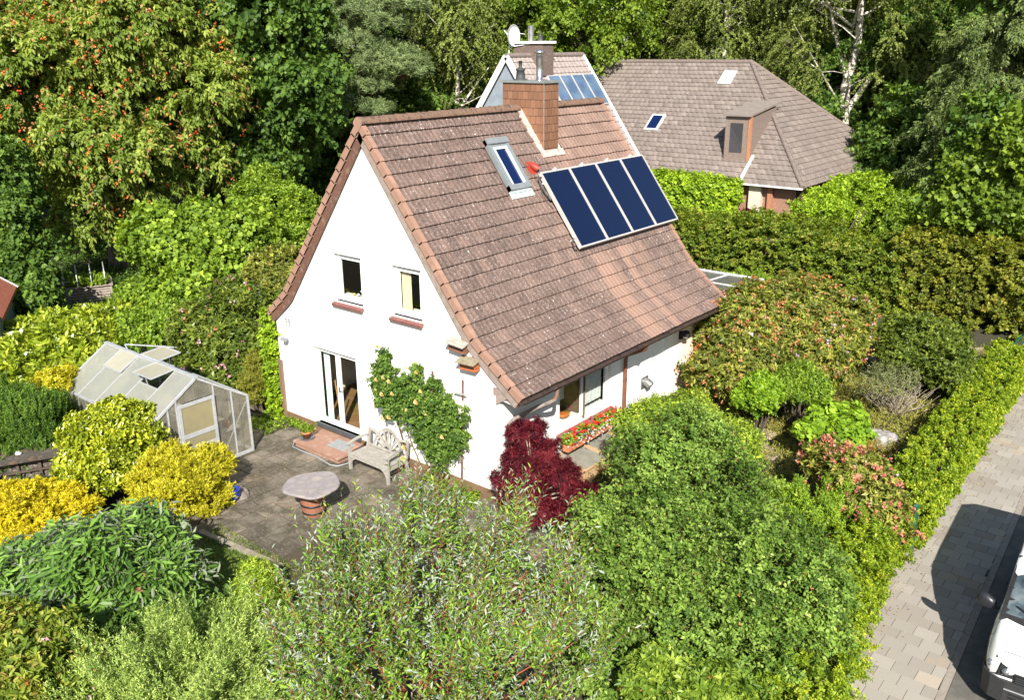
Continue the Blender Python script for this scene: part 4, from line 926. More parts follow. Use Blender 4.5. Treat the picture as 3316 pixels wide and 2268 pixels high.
def birch(label, dx, dist, h, r, seed, z0, tr, forks=(), K=500, lean=0, gap=1.6):
    P = atd(dx, 200, dist); P[2] = 0; rng = np.random.default_rng(seed); rr = random.Random(seed)
    t = thing('birch_tree', label, 'tree', P, 0, 'white-barked birches')
    n = K; zz = rng.uniform(z0, h, n); k = (zz-z0)/(h-z0); rad = r*np.sqrt(rng.random(n))*np.clip(1.15-.9*np.abs(k-.4)**1.3, .2, 1); a = rng.uniform(0, 6.283, n)
    C = np.stack([rad*np.cos(a), rad*np.sin(a), zz], 1); N = unit(C*[1, 1, .1]); N[:, 2] -= .3
    vd = unit(np.array([CAM[0]-P[0], CAM[1]-P[1], 0])); lat = np.abs(C[:, 0]*vd[1]-C[:, 1]*vd[0]); fr = (C @ vd) > -.3; k_ = ~(fr & (lat < gap) & (rng.random(n) < .95) & (zz < h*.62)); C = C[k_]; N = N[k_]; zz = zz[k_]
    lf, (O, T, L, bend) = sprays(C, N, rng, 1.0, 5, 22, .11, .07, out=.5, up=.1, rnd=.9, sag=.8, droop=.6, jit=.7)
    leaf_mesh('crown', mat_=L_birch, parent=t, **lf); twig_mesh('twigs', O, T, L, bend, .009, TWG, t)
    mb = MB(); pts = [Vector((0, 0, -.1))]+[Vector((rr.uniform(-.12, .12)*z**.5+lean*z, rr.uniform(-.12, .12)*z**.5, z)) for z in (2, 4.5, 7, 9.5, 12, h)]
    mb.tube(pts, [tr*1.2, tr, tr*.9, tr*.75, tr*.6, tr*.4, tr*.1], 12)
    for i in range(26):
        z = rr.uniform(z0*.7, h*.9); a_ = rr.random()*6.28; L_ = r*rr.uniform(.5, 1); s = Vector((lean*z, 0, z)); e = s+Vector((L_*math.cos(a_), L_*math.sin(a_), L_*rr.uniform(.2, .9))); m_ = s.lerp(e, .5)+Vector((rr.uniform(-.2, .2), rr.uniform(-.2, .2), -.1)); mb.tube([s, m_, e], [tr*.22, tr*.15, .015], 6, cap=False)
        for _ in range(2):
            e2 = m_+Vector((rr.uniform(-1, 1), rr.uniform(-1, 1), rr.uniform(-.2, .8)))*L_*.5; mb.tube([m_, m_.lerp(e2, .5)+Vector((0, 0, .1)), e2], [tr*.1, tr*.07, .01], 5, cap=False)
    for f in forks: mb.tube([Vector(p) for p in f[0]], f[1], 10)
    mb.build('trunk', BIRCHB, t)
Pb = atd(1920, 200, 62)
rx_ = Vector((_rt[0], _rt[1], 0)).normalized()
birch('small pale birch with bare lower branches behind the main roof', 1040, 56, 15, 2.6, 41, 6.2, .19, [([rx_*0+Vector((0, 0, 5.2)), rx_*-1.0+Vector((0, 0, 6.2)), rx_*-2.0+Vector((0, 0, 7.6))], [.08, .06, .03]), ([rx_*0+Vector((0, 0, 6.0)), rx_*.9+Vector((0, 0, 7.2)), rx_*2.0+Vector((0, 0, 8.6))], [.08, .06, .03])], K=330)
birch('tall forked birch with thick white trunk right of the far roof', 1920, 62, 21, 5.6, 42, 6.5, .4, [([Vector((0, 0, 5.3)), rx_*1.0+Vector((0, 0, 6.8)), rx_*2.0+Vector((0, 0, 8.6)), rx_*3.2+Vector((0, 0, 11))], [.24, .2, .17, .1]), ([Vector((0, 0, 7.5)), rx_*-.8+Vector((0, 0, 9.5)), rx_*-1.6+Vector((0, 0, 12))], [.12, .1, .05])], K=1050)
birch('bushy birch with hanging twigs above the far ridge', 1640, 66, 19, 3.6, 43, 6.0, .22, K=560, gap=0)
# drooping spruce at the right edge and lower trees in front of it
def spruce(label, dx, dist, h, r, seed, m=L_spruce, nb=150):
    P = atd(dx, 200, dist); P[2] = 0; rng = np.random.default_rng(seed); t = thing('spruce_tree', label, 'tree', P)
    n = nb*14; lev = rng.uniform(.04, .98, nb); a = rng.uniform(0, 6.283, nb); u = np.tile((np.arange(14)+1)/14, nb); i = np.repeat(np.arange(nb), 14)
    L = r*(1-lev)**.8*rng.uniform(.75, 1.15, nb)+.3; x = L[i]*u; C = np.stack([x*np.cos(a[i]), x*np.sin(a[i]), lev[i]*h+x*.25-.35*x**1.5/np.maximum(r, 1)**.3], 1)+rng.normal(size=(n, 3))*.1
    C[:, 2] = np.maximum(C[:, 2], .2); N = unit(np.stack([np.cos(a[i]), np.sin(a[i]), 0*a[i]-.2], 1))
    lf, tws = sprays(C, N, rng, .5, 5, 14, .16, .045, out=.7, up=-.1, rnd=.6, sag=.6, droop=.2, ang=.6)
    leaf_mesh('crown', mat_=m, parent=t, **lf)
    mb = MB(); mb.tube([(0, 0, -.1), (0, 0, h*.5), (0, 0, h)], [.3, .18, .02], 10)
    for k in range(0, nb, 3): mb.tube([(0, 0, lev[k]*h), tuple(C[k*14+8]), tuple(C[k*14+13])], [.05, .03, .01], 5, cap=False)
    mb.build('trunk', BARK(), t)
spruce('grey-green spruce with drooping boughs near the right edge', 2270, 50, 18, 4.6, 51, nb=190)
tree('lime_tree', 'low leafy lime with dark gaps at the right edge', 2270, 36, [blob(2250, 460, 36, 85, 105), blob(2330, 400, 36, 90, 140), blob(2200, 340+90, 37, 60, 60)], L_oak, 52, 460, .6, 9, 8, .15, .13, (.16, 4.5), sag=.3, droop=.3, low=-.7, limbs=24)
bush('azalea_bush', 'rounded light green bush behind the far hedge beside the parked white car', 'bush', [blob(2110, 505, 47, 92, 72), blob(2060, 530, 46, 60, 50)], L_hazel, 53, 330, .42, 9, 9, .16, .05, droop=.5, low=-.3)
# ---------------------------------------------- left garden
bush('hazel_bush', 'big round-leaved green hazel bush at the left of the house', 'bush', [blob(440, 590, 33, 130, 110), blob(370, 560, 34, 70, 80), blob(520, 620, 32.5, 90, 100), blob(430, 690, 31.5, 110, 80), blob(560, 570, 34, 80, 80)], L_hazel, 61, 900, .42, 9, 8, .13, .12, stems=(.006, TWG), low=-.6, ang=.9, limbs=24)
bush('hawthorn_bush', 'upright yellow-green shrub standing behind the hazel bush', 'bush', [blob(610, 500, 38, 85, 85), blob(640, 590, 36, 80, 80), blob(690, 540, 37, 50, 110), blob(600, 440, 39, 30, 60)], L_hazel, 62, 600, .4, 9, 9, .12, .06, low=-.6, out=.4, up=.9, limbs=20)
bush('rhododendron_bush', 'rhododendron with reddish young leaves close to the left roof verge', 'bush', [blob(650, 640, 30, 70, 60), blob(600, 690, 29, 80, 50), blob(560, 730, 28.5, 70, 40)], L_rhodo, 63, 420, .3, 7, 9, .13, .04, rosette=True, low=-.4)
t, C, N = bush('rhododendron_bush', 'dark rhododendron with fading pink flowers between greenhouse and house', 'bush', [blob(520, 790, 25.5, 100, 95), blob(450, 770, 26, 60, 60), blob(590, 830, 24.8, 60, 80), blob(550, 700, 27, 80, 40), blob(490, 850, 25, 90, 60)], L_rhodo2, 64, 1150, .26, 8, 9, .12, .045, rosette=True, low=-.6, limbs=20)
blossoms(t, C, N, 230, .075, F_pink, 3, cr=.3, spread=.06); blossoms(t, C, N, 110, .07, F_orange, 4, 'faded_blossom', cr=.3, spread=.06)
bush('laurel_bush', 'glossy yellow-green cherry laurel behind the greenhouse', 'bush', [blob(150, 810, 29, 120, 75), blob(60, 865, 28.5, 100, 70), blob(230, 785, 29.5, 70, 60), blob(100, 775, 30, 60, 50), blob(10, 870, 28, 60, 60), blob(285, 745, 30.5, 30, 40)], L_laurel, 65, 900, .34, 8, 9, .17, .06, stems=(.006, TWGR), out=.4, up=.9, ang=.75, low=-.4, rnd=.5)
bush('dogwood_bush', 'low mixed green shrub between laurel and pink rhododendron', 'bush', [blob(340, 770, 29, 70, 60), blob(390, 730, 29.5, 50, 50), blob(300, 700, 31.5, 50, 40)], L_hazel, 66, 420, .3, 8, 8, .1, .07, low=-.5)
bush('gold_privet_bush', 'pale golden privet leaning over the rear greenhouse roof', 'bush', [blob(120, 880, 23.6, 35, 38), blob(150, 850, 24, 20, 16)], L_yellow2, 67, 170, .14, 8, 9, .05, .02, low=-.5, limbs=4)
bush('yew_bush', 'dark green spiky yew at the left edge', 'bush', [blob(70, 985, 22.5, 90, 85), blob(20, 930, 23, 60, 60), blob(20, 1050, 22, 60, 60), blob(120, 950, 22.8, 40, 45)], L_yew, 68, 760, .26, 9, 26, .045, .012, out=.25, up=1.1, rnd=.35, ang=.6, low=-.5, hi=False)
t, C, N = bush('holly_bush', 'glossy yellow-green holly bush in front of the greenhouse', 'bush', [blob(250, 1030, 20.3, 95, 100), blob(290, 1000, 20.4, 70, 80), blob(210, 1090, 19.8, 75, 60), blob(320, 1060, 20, 40, 50)], L_holly, 69, 850, .2, 8, 8, .085, .045, low=-.6, hi=True, stems=(.004, TWG), fold=.35, up=.6)
blossoms(t, C, N, 10, .05, F_orange, 3, 'berry', 4, .8, .03, .2)
bush('golden_cypress_bush', 'round golden yellow cypress at the corner of the terrace', 'bush', [blob(410, 1120, 19, 118, 95), blob(350, 1150, 18.8, 60, 70), blob(470, 1150, 18.7, 60, 65)], L_yellow2, 70, 1300, .13, 8, 16, .045, .011, low=-.5, out=.6, up=.6, ang=.5, hi=False, limbs=6)
bush('golden_spruce_bush', 'low spreading golden yellow conifer in the lower left', 'bush', [blob(90, 1180, 18.6, 100, 62), blob(20, 1170, 18.6, 70, 62), blob(170, 1170, 18.5, 50, 40), blob(60, 1230, 18, 80, 40)], L_yellow, 71, 1150, .13, 7, 15, .05, .014, low=-.4, out=.5, up=.7, ang=.55, limbs=6)
t, C, N = bush('buddleia_bush', 'green buddleia with silver shoot tips in the lower left corner', 'bush', [blob(250, 1310, 15.2, 150, 120), blob(120, 1340, 15.4, 110, 110), blob(380, 1350, 14.9, 80, 110), blob(300, 1410, 14.4, 120, 80), blob(60, 1400, 15, 70, 80)], L_budd, 72, 620, .3, 6, 9, .17, .045, stems=(.006, PALE), low=-.5, hi=True, out=.6, up=.9, droop=.35, ang=.8, tlen=1.1, limbs=20)
blossoms(t, C, N, 26, .06, F_dry, 3, 'dry_flower_spike', 14, .8, .05, .3)
t, C, N = bush('rhododendron_bush', 'reddish-leaved rhododendron filling the bottom left corner', 'bush', [blob(70, 1500, 12.8, 100, 60), blob(10, 1450, 13.2, 50, 50), blob(130, 1560, 12.2, 90, 50), blob(40, 1580, 12, 90, 55)], leafmat('mixed_rhododendron_leaf', [(0, (.06, .1, .02)), (.5, (.13, .19, .035)), (.85, (.26, .28, .06)), (1, (.42, .24, .1))], tip=(.42, .3, .11), tipat=.93), 73, 560, .19, 7, 9, .1, .035, rosette=True, hi=True, low=-.3)
blossoms(t, C, N, 60, .05, F_orange, 5, 'faded_blossom', cr=.2, spread=.04); blossoms(t, C, N, 14, .06, F_pink, 6, cr=.2, spread=.04)
bush('laurustinus_bush', 'blue-green leafy shrub between buddleia and juniper', 'bush', [blob(240, 1480, 13.3, 70, 50), blob(290, 1520, 12.8, 60, 50), blob(230, 1540, 12.4, 50, 45)], L_dark, 74, 300, .17, 7, 8, .085, .03, rosette=True, hi=True, low=-.3)
def juniper(label, cx, cy, dist, n, L, seed, m, spread=1.0, up=.55, name='juniper_bush', hgt=.5, ml=.05, mw=.012, ns=60, toward=None):
    """arching plume-like shoots from one crown"""
    rng = np.random.default_rng(seed); P = atd(cx, cy, dist); P[2] = 0; t = thing(name, label, 'bush', P)
    a = rng.uniform(0, 6.283, n); e = rng.uniform(.15, 1.3, n); D = np.stack([np.cos(a)*np.cos(e)*spread, np.sin(a)*np.cos(e)*spread, np.sin(e)*up+.25], 1)
    if toward is not None: D += np.array(toward)
    D = unit(D); LL = L*rng.uniform(.7, 1.1, n); tt = rng.random((n, ns))**.75; i = np.repeat(np.arange(n), ns); t1 = tt.ravel()
    C = D[i]*(LL[i]*t1)[:, None]+np.array([0, 0, -.18])*(LL[i]*t1**2)[:, None]+rng.normal(size=(n*ns, 3))*(.025+.06*(1-t1))[:, None]*L; C[:, 2] = np.maximum(C[:, 2]+.1, .03)
    N = unit(D[i]+rng.normal(size=(n*ns, 3))*.25)
    lf, tws = sprays(C, N, rng, .13*L/1.6, 2, 12, ml, mw, out=1.0, up=.25, rnd=.5, ang=.6, jit=.5, vclump=.6)
    leaf_mesh('foliage', mat_=m, parent=t, **lf)
    mb = MB()
    for k in range(0, n, 2): mb.tube([(0, 0, .02), tuple(D[k]*LL[k]*.5), tuple(D[k]*LL[k]*.85+np.array([0, 0, -.1*LL[k]]))], [.02, .014, .004], 5, cap=False)
    mb.build('stems', BARK(), t)
juniper('plume-like light green juniper at the bottom edge left of the willow', 430, 1570, 11.0, 95, 2.5, 75, L_junip, 1.0, .75, ml=.04, mw=.011, ns=90)
bush('box_bush', 'small-leaved yellow-green shrub beside the grass patch', 'bush', [blob(590, 1330, 14.6, 45, 50), blob(560, 1400, 14.2, 60, 60), blob(610, 1400, 13.6, 60, 60)], L_honey2, 76, 420, .13, 8, 10, .05, .018, low=-.5, out=.5, up=.8)
# ---------------------------------------------- the big willow in front
def willow():
    rng = np.random.default_rng(80); P = atd(930, 1500, 9.6); P[2] = 0
    t = thing('willow_bush', 'large willow bush with red shoots and silver-backed leaves in the foreground', 'bush', P)
    bl = np.array([blob(800, 1360, 10.0, 150, 130), blob(950, 1310, 10.2, 200, 130), blob(1130, 1360, 10.0, 190, 140), blob(930, 1480, 9.4, 270, 150), blob(1180, 1480, 9.5, 190, 140), blob(760, 1490, 9.5, 150, 130), blob(980, 1600, 9.0, 320, 110)]); bl[:, :3] -= P
    C, N = centres(lumps(bl, 80, 8), 800, rng, -.35, .2, .14)
    lf, (O, T, L, bend) = sprays(C, N, rng, .28, 2, 12, .062, .018, out=.4, up=.9, rnd=.6, ang=.75, tlen=1.3, flat=.1, vclump=.3, jit=.9)
    leaf_mesh('foliage', mat_=L_willow, parent=t, hi=True, **lf); twig_mesh('twigs', O, T, L, bend, .003, TWR, t)
    # long shoots fanning up and out
    n = 950; i = rng.integers(0, len(C), n); O = C[i]-N[i]*.35; fan = unit(C[i]-np.array([0, 0, -.5])); T = unit(fan*.75+np.array([0, 0, .75])+rng.normal(size=(n, 3))*.2); L = rng.uniform(.45, 1.05, n); bend = fan*.15+rng.normal(size=(n, 3))*.07
    twig_mesh('shoots', O, T, L, bend, .0055, TWR, t); nl = 20; ti = np.repeat(np.arange(n), nl); tt = np.tile((np.arange(nl)+.5)/nl, n)+rng.uniform(-.012, .012, n*nl); m = n*nl
    Pp = O[ti]+T[ti]*(L[ti]*tt)[:, None]+bend[ti]*(L[ti]*tt**2)[:, None]; a = np.tile(np.arange(nl)*2.4, n)+rng.random(n)[ti]*6; u = unit(np.cross(T[ti], [.2, .1, 1])); w_ = np.cross(T[ti], u)
    D = unit(T[ti]*.8+(u*np.cos(a)[:, None]+w_*np.sin(a)[:, None])*.75+rng.normal(size=(m, 3))*.12); Nn = unit(T[ti]*.8+rng.normal(size=(m, 3))*.5)
    s = rng.uniform(.7, 1.25, m)*(1.1-.5*tt); leaf_mesh('shoot_leaves', Pp, D, Nn, .115*s, .032*s, rng.random(m), np.clip(tt, 0, 1), L_willow, t, hi=True)
    mb = MB(); rr = random.Random(8)
    for k in range(46):
        e = Vector(C[rr.randrange(len(C))]); a = Vector((rr.uniform(-.2, .2), rr.uniform(-.2, .2), 0)); m_ = a.lerp(e, .5)+Vector((rr.uniform(-.1, .1), rr.uniform(-.1, .1), .35)); mb.tube([a, m_, e], [.035, .022, .006], 6, cap=False)
    mb.build('stems', TWR, t)
    return t
willow()
# ---------------------------------------------- the big honeysuckle-like shrub and its neighbours
t, C, N = bush('cotoneaster_bush', 'huge arching small-leaved shrub filling the lower right of the garden', 'bush', [blob(1540, 1060, 15.2, 120, 100), blob(1620, 1180, 14.4, 140, 130), blob(1480, 1200, 14, 140, 130), blob(1680, 1330, 12.8, 175, 150), blob(1500, 1360, 12.4, 170, 150), blob(1790, 1400, 12.4, 95, 110), blob(1620, 1480, 11.5, 190, 140), blob(1400, 1480, 11.6, 120, 130), blob(1760, 1530, 11.6, 110, 110), blob(1560, 1020, 15.9, 80, 50), blob(1370, 1240, 14, 60, 60)], L_honey, 81, 1500, .26, 6, 15, .058, .03, stems=(.0035, TWG), low=-.6, hi=False, lump=9, lr=(.3, .55), sag=.4, ang=.85, tlen=2.0, out=.75, up=.5, vclump=.7, limbs=40, fill=.12)
blossoms(t, C, N, 160, .03, F_orange, 9, 'berry', 5, .9, .06, .25)
bush('spindle_bush', 'bright yellow-green shrub leaning against the side wall below the door', 'bush', [blob(1530, 965, 17.6, 90, 58), blob(1610, 1010, 17.2, 75, 55), blob(1450, 985, 17.3, 50, 40), blob(1650, 1040, 16.6, 70, 55)], L_honey2, 82, 780, .22, 8, 10, .055, .027, low=-.5, stems=(.003, TWGR), out=.6, up=.7, tlen=1.2)
t, C, N = bush('skimmia_bush', 'bright glossy skimmia with pale pink flower heads at the bottom edge', 'bush', [blob(1540, 1590, 9.9, 120, 60), blob(1470, 1550, 10.2, 50, 40), blob(1640, 1600, 9.9, 70, 40)], L_skim, 83, 330, .15, 6, 9, .09, .034, rosette=True, hi=True, low=-.2)
blossoms(t, C, N, 45, .04, F_orange, 3, cr=.15, spread=.02, petals=9)
juniper('soft bright green cypress between the big shrub and the pink rhododendron', 1850, 1190, 16.3, 80, 1.7, 84, L_cyp, .85, .95, 'cypress_bush', ml=.045, mw=.011, ns=60)
t, C, N = bush('rhododendron_bush', 'small rhododendron with salmon-pink new shoots beside the low hedge', 'bush', [blob(1950, 1120, 17.2, 75, 75), blob(1900, 1060, 18, 60, 45), blob(1990, 1190, 16.4, 45, 60)], L_rhodo, 85, 420, .2, 7, 9, .1, .035, rosette=True, low=-.4)
blossoms(t, C, N, 480, .055, leafmat('salmon_shoot', [(0, (.5, .14, .08)), (1, (.65, .32, .22))]), 3, 'new_shoot', at_=1.2, cr=.26, spread=.03, petals=8); blossoms(t, C, N, 6, .09, F_lilac, 4, cr=.26)
def rose():
    """climbing rose trained on the gable"""
    rng = np.random.default_rng(86); t = thing('climbing_rose', 'climbing rose with pale yellow blooms on the white gable', 'climber', (-.15, -1.9, 0))
    bl = np.array([(-.22, -1.6, 2.0, .2, .75, .45), (-.22, -2.4, 1.9, .2, .6, .4), (-.22, -1.9, 1.4, .2, .6, .5), (-.25, -2.3, 1.1, .2, .55, .45), (-.2, -.75, 2.3, .14, .35, .3), (-.2, -.45, 2.45, .12, .22, .22), (-.2, -.5, 2.1, .12, .25, .3), (-.27, -.32, 2.2, .12, .22, .3), (-.27, -.4, 1.85, .12, .2, .25), (-.25, -.62, 1.5, .1, .15, .3), (-.22, -1.25, 2.3, .14, .35, .25), (-.22, -1.1, 1.7, .14, .35, .35), (-.2, -.85, 1.95, .14, .25, .3), (-.22, -2.7, 1.4, .16, .35, .4), (-.25, -2.1, .8, .18, .45, .35), (-.22, -1.2, 2.0, .16, .3, .25), (-.18, -1.55, 2.65, .08, .12, .15), (-.2, -2.05, 2.45, .1, .2, .12), (-.18, -.5, 2.85, .06, .08, .22), (-.2, -2.6, 2.15, .1, .25, .15)]); bl[:, :3] -= (-.15, -1.9, 0)
    C, N = centres(bl, 680, rng, -1, .4, .35); lf, (O, T, L, b_) = sprays(C, N, rng, .13, 6, 7, .05, .032, droop=.3, out=.4, up=.4, rnd=1.0)
    k = lf['P'][:, 0] < .1; lf = {a: v[k] for a, v in lf.items()}; leaf_mesh('foliage', mat_=L_rose, parent=t, hi=True, **lf)
    mb = MB(); rr = random.Random(2)
    for e in ([.02, 1.45, 2.9], [0, .4, 2.2], [-.05, -.2, 2.4], [-.05, -.7, 2.1], [0, -.9, 1.5], [0, .9, 2.2], [-.03, .1, 1.6], [-.04, -.4, 1.6]):
        e = Vector(e); e.x -= .05; a = Vector((-.12, rr.uniform(-.9, .1), 0)); m_ = a.lerp(e, .5)+Vector((-.02, rr.uniform(-.15, .15), 0)); mb.tube([a, a.lerp(m_, .5), m_, e], [.016, .014, .011, .005], 6)
    mb.build('stems', TWG, t)
    fl = [(-.36, -.5, 3.1), (-.34, -.6, 2.35), (-.36, -.38, 2.25), (-.34, -.8, 2.3), (-.34, -.35, 2.0), (-.4, -.95, 2.05), (-.4, -.6, 1.95), (-.4, -1.45, 2.8), (-.42, -1.9, 2.35), (-.43, -1.75, 2.05), (-.42, -2.0, 1.85), (-.4, -1.4, 1.75), (-.36, -.75, 1.4), (-.36, -.55, 1.3), (-.36, -1.2, .75), (-.36, -1.15, .45), (-.4, -2.5, 1.4), (-.38, -1.75, 2.75), (-.36, -.3, 1.6)]
    P = []; D = []; Nn = []
    for p in fl:
        r_ = rng.uniform(.7, 1.15)
        for j in range(14):
            a = j*2.4; q = .2+.8*j/14; d = np.array([-.9*(1-q)-.15, math.cos(a)*q, math.sin(a)*q+.15]); P.append(np.array(p)-(-.15, -1.9, 0)); D.append(d*r_); Nn.append([-1, -.2*math.cos(a), .3])
    P = np.array(P); D = np.array(D); ln = np.linalg.norm(D, axis=1); leaf_mesh('bloom', P, D, np.array(Nn, float), .085*ln, .09*ln, rng.random(len(P)), np.zeros(len(P)), F_yel, t)
rose()
def laceleaf():
    rng = np.random.default_rng(87); P = np.array((-.35, -5.0, 0)); t = thing('japanese_maple', 'dark red cut-leaf Japanese maple at the house corner', 'small tree', P)
    bl = np.array([blob(1195, 985, 16.9, 44, 38), blob(1225, 1030, 16.6, 50, 30), blob(1170, 1040, 16.7, 36, 26), blob(1280, 1085, 16.2, 50, 26), blob(1185, 1110, 16.2, 70, 26), blob(1240, 1160, 15.8, 52, 26), blob(1145, 1085, 16.4, 36, 20), blob(1312, 1120, 16, 38, 20), blob(1200, 1060, 16.4, 50, 22)]); bl[:, :3] -= P
    C, N = centres(lumps(bl, 87, 5), 820, rng, -.3, .1, .15); lf, tws = sprays(C, N, rng, .15, 6, 16, .06, .0095, out=.7, up=.05, sag=.5, droop=.5, ang=.7, flat=.8, vclump=.7)
    leaf_mesh('foliage', mat_=L_maple, parent=t, **lf); mb = MB(); rr = random.Random(3)
    for k in range(26):
        e = Vector(C[rr.randrange(len(C))]); m_ = Vector((e.x*.4, e.y*.4, e.z*.75)); mb.tube([(0, 0, 0), (e.x*.1, e.y*.1, e.z*.4), m_, e], [.035, .03, .02, .005], 6, cap=False)
    mb.build('stems', PALE, t)
laceleaf()
# garden to the right
t, C, N = bush('rhododendron_bush', 'huge domed rhododendron with orange new growth right of the house', 'bush', [blob(1780, 770, 25.5, 170, 110), blob(1680, 790, 24.5, 110, 110), blob(1850, 740, 26.5, 100, 75), blob(1890, 780, 26, 75, 60), blob(1640, 850, 23.5, 70, 70), blob(1810, 690, 27, 80, 35), blob(1720, 860, 23.6, 100, 55), blob(1830, 840, 24.6, 80, 45)], L_rhodo, 90, 2500, .26, 8, 9, .115, .036, rosette=True, low=-.6, fill=.05, out=.8, up=.6, limbs=20)
blossoms(t, C, N, 1300, .065, F_orange, 3, 'faded_blossom', at_=1.15, cr=.3, spread=.06, petals=6); blossoms(t, C, N, 160, .07, F_pink, 4, cr=.3, spread=.05)
bush('rhododendron_bush', 'lower olive-green rhododendron between the big dome and the low hedge', 'bush', [blob(2100, 800, 27, 90, 62), blob(2050, 770, 27.5, 55, 40), blob(2150, 850, 25.5, 50, 45)], L_rhodo2, 91, 800, .24, 8, 9, .1, .034, rosette=True, low=-.6)
blossoms(t, C, N, 60, .07, F_lilac, 7, 'lilac_blossom', cr=.3)
bush('box_ball_bush', 'small bright green rounded shrub at the foot of the big rhododendron', 'bush', [blob(1728, 905, 21.6, 48, 52)], L_boxb, 92, 420, .13, 7, 8, .065, .045, low=-.7, flat=1.0)
bush('magnolia_bush', 'shrub with large round lime-green leaves beside the pale boulder', 'bush', [blob(1890, 960, 20.6, 60, 34), blob(1850, 985, 20.2, 40, 24), blob(1930, 985, 20.1, 36, 26)], L_big, 93, 150, .2, 5, 5, .1, .095, low=-.3, droop=.6, flat=.9, hi=True, fold=.1)
bush('privet_bush', 'loose light green shrub below the big rhododendron beside the black pole', 'bush', [blob(1830, 880, 22.5, 60, 40), blob(1790, 900, 22, 40, 30)], L_hazel, 94, 260, .2, 7, 8, .075, .03, low=-.4)
def bare():
    rng = np.random.default_rng(95); P = at(2030, 945); t = thing('bare_shrub', 'half-bare twiggy shrub with pale branches in the heather bed', 'bush', P); rr = random.Random(5); mb = MB()
    for k in range(42):
        a = rr.random()*6.28; e = rr.uniform(.45, 1.35); L_ = rr.uniform(.8, 1.5); d = Vector((math.cos(a)*math.cos(e), math.sin(a)*math.cos(e), math.sin(e))); p = d*L_; m_ = p*.5+Vector((rr.uniform(-.1, .1), rr.uniform(-.1, .1), -.05)); mb.tube([(0, 0, 0), m_, p], [.014, .01, .004], 5, cap=False)
        for _ in range(4):
            b = p*rr.uniform(.4, .9); mb.tube([b, b+Vector((rr.uniform(-.3, .3), rr.uniform(-.3, .3), rr.uniform(.05, .35)))], [.006, .003], 4, cap=False)
    mb.build('branches', PALE, t)
    bl = np.array([blob(2000, 870, 23.5, 45, 35), blob(2040, 860, 23.8, 40, 25)]); bl[:, :3] -= P; C, N = centres(bl, 130, rng, -.5, .4); lf, tw_ = sprays(C, N, rng, .2, 4, 7, .045, .018); leaf_mesh('foliage', mat_=leafmat('grey_leaf', [(0, (.08, .1, .05)), (1, (.2, .22, .13))]), parent=t, **lf)
bare()
rg = np.random.default_rng(99)
def field(n, x0, x1, y0, y1, zf=.05): return np.stack([rg.uniform(x0, x1, n), rg.uniform(y0, y1, n), np.full(n, zf)], 1)
Cf = field(4300, 2.0, 17.5, -11.0, -4.6); nf_ = np.sin(Cf[:, 0]*1.3)+np.sin(Cf[:, 1]*2.1+Cf[:, 0]); Cf[:, 2] = .05+.1*(nf_+2)/4
cloud('heather', 'mixed heather and low ground cover between the shrubs right of the house', None, Cf, np.tile([0., 0, 1], (len(Cf), 1)), L_heath, 100, .2, 5, 9, .05, .011, kind='stuff', rnd=1.0, up=.6)
Ch = np.concatenate([at(1960+dx, 1130+dy, .15)[None]+rg.normal(size=(60, 3))*[.28, .28, .07] for dx, dy in ((0, -120), (25, 0), (35, 40))]); Ch[:, 2] = np.abs(Ch[:, 2])
cloud('golden_heather_bush', 'patch of golden heather inside the low hedge', 'bush', Ch, np.tile([0., 0, 1], (len(Ch), 1)), leafmat('gold_heather', [(0, (.25, .19, .03)), (1, (.5, .36, .06))]), 101, .15, 6, 9, .04, .01)
Cg = np.concatenate([field(1500, -9.5, -2, -6.5, 9), field(900, -6, 6, 8, 24), field(1300, -4, 16, 20, 34), field(500, 1, 12, 4.5, 12), field(700, -3, 3, 3, 9)])
kk = ~((Cg[:, 0] > -6) & (Cg[:, 1] < 8.0)); Cg = Cg[kk]
cloud('ground_cover', 'low green ground cover under the shrubs left of the house', None, Cg, np.tile([0., 0, 1], (len(Cg), 1)), L_dark, 102, .4, 6, 8, .09, .05, kind='stuff', rnd=1.0)
Cw = []
for (x0, x1, y0, y1, n) in ((-.7, -.05, -3.6, -1.5, 50), (-.3, 0, 2.6, 3.3, 14), (-1.2, 0, 3.3, 4.4, 50)): Cw.append(field(n, x0, x1, y0, y1))
Cw = np.concatenate(Cw); cloud('terrace_weeds', 'small weeds growing along the foot of the gable wall', None, Cw, np.tile([0., 0, 1], (len(Cw), 1)), L_hazel, 103, .16, 5, 7, .045, .03, kind='stuff', rnd=1.0)
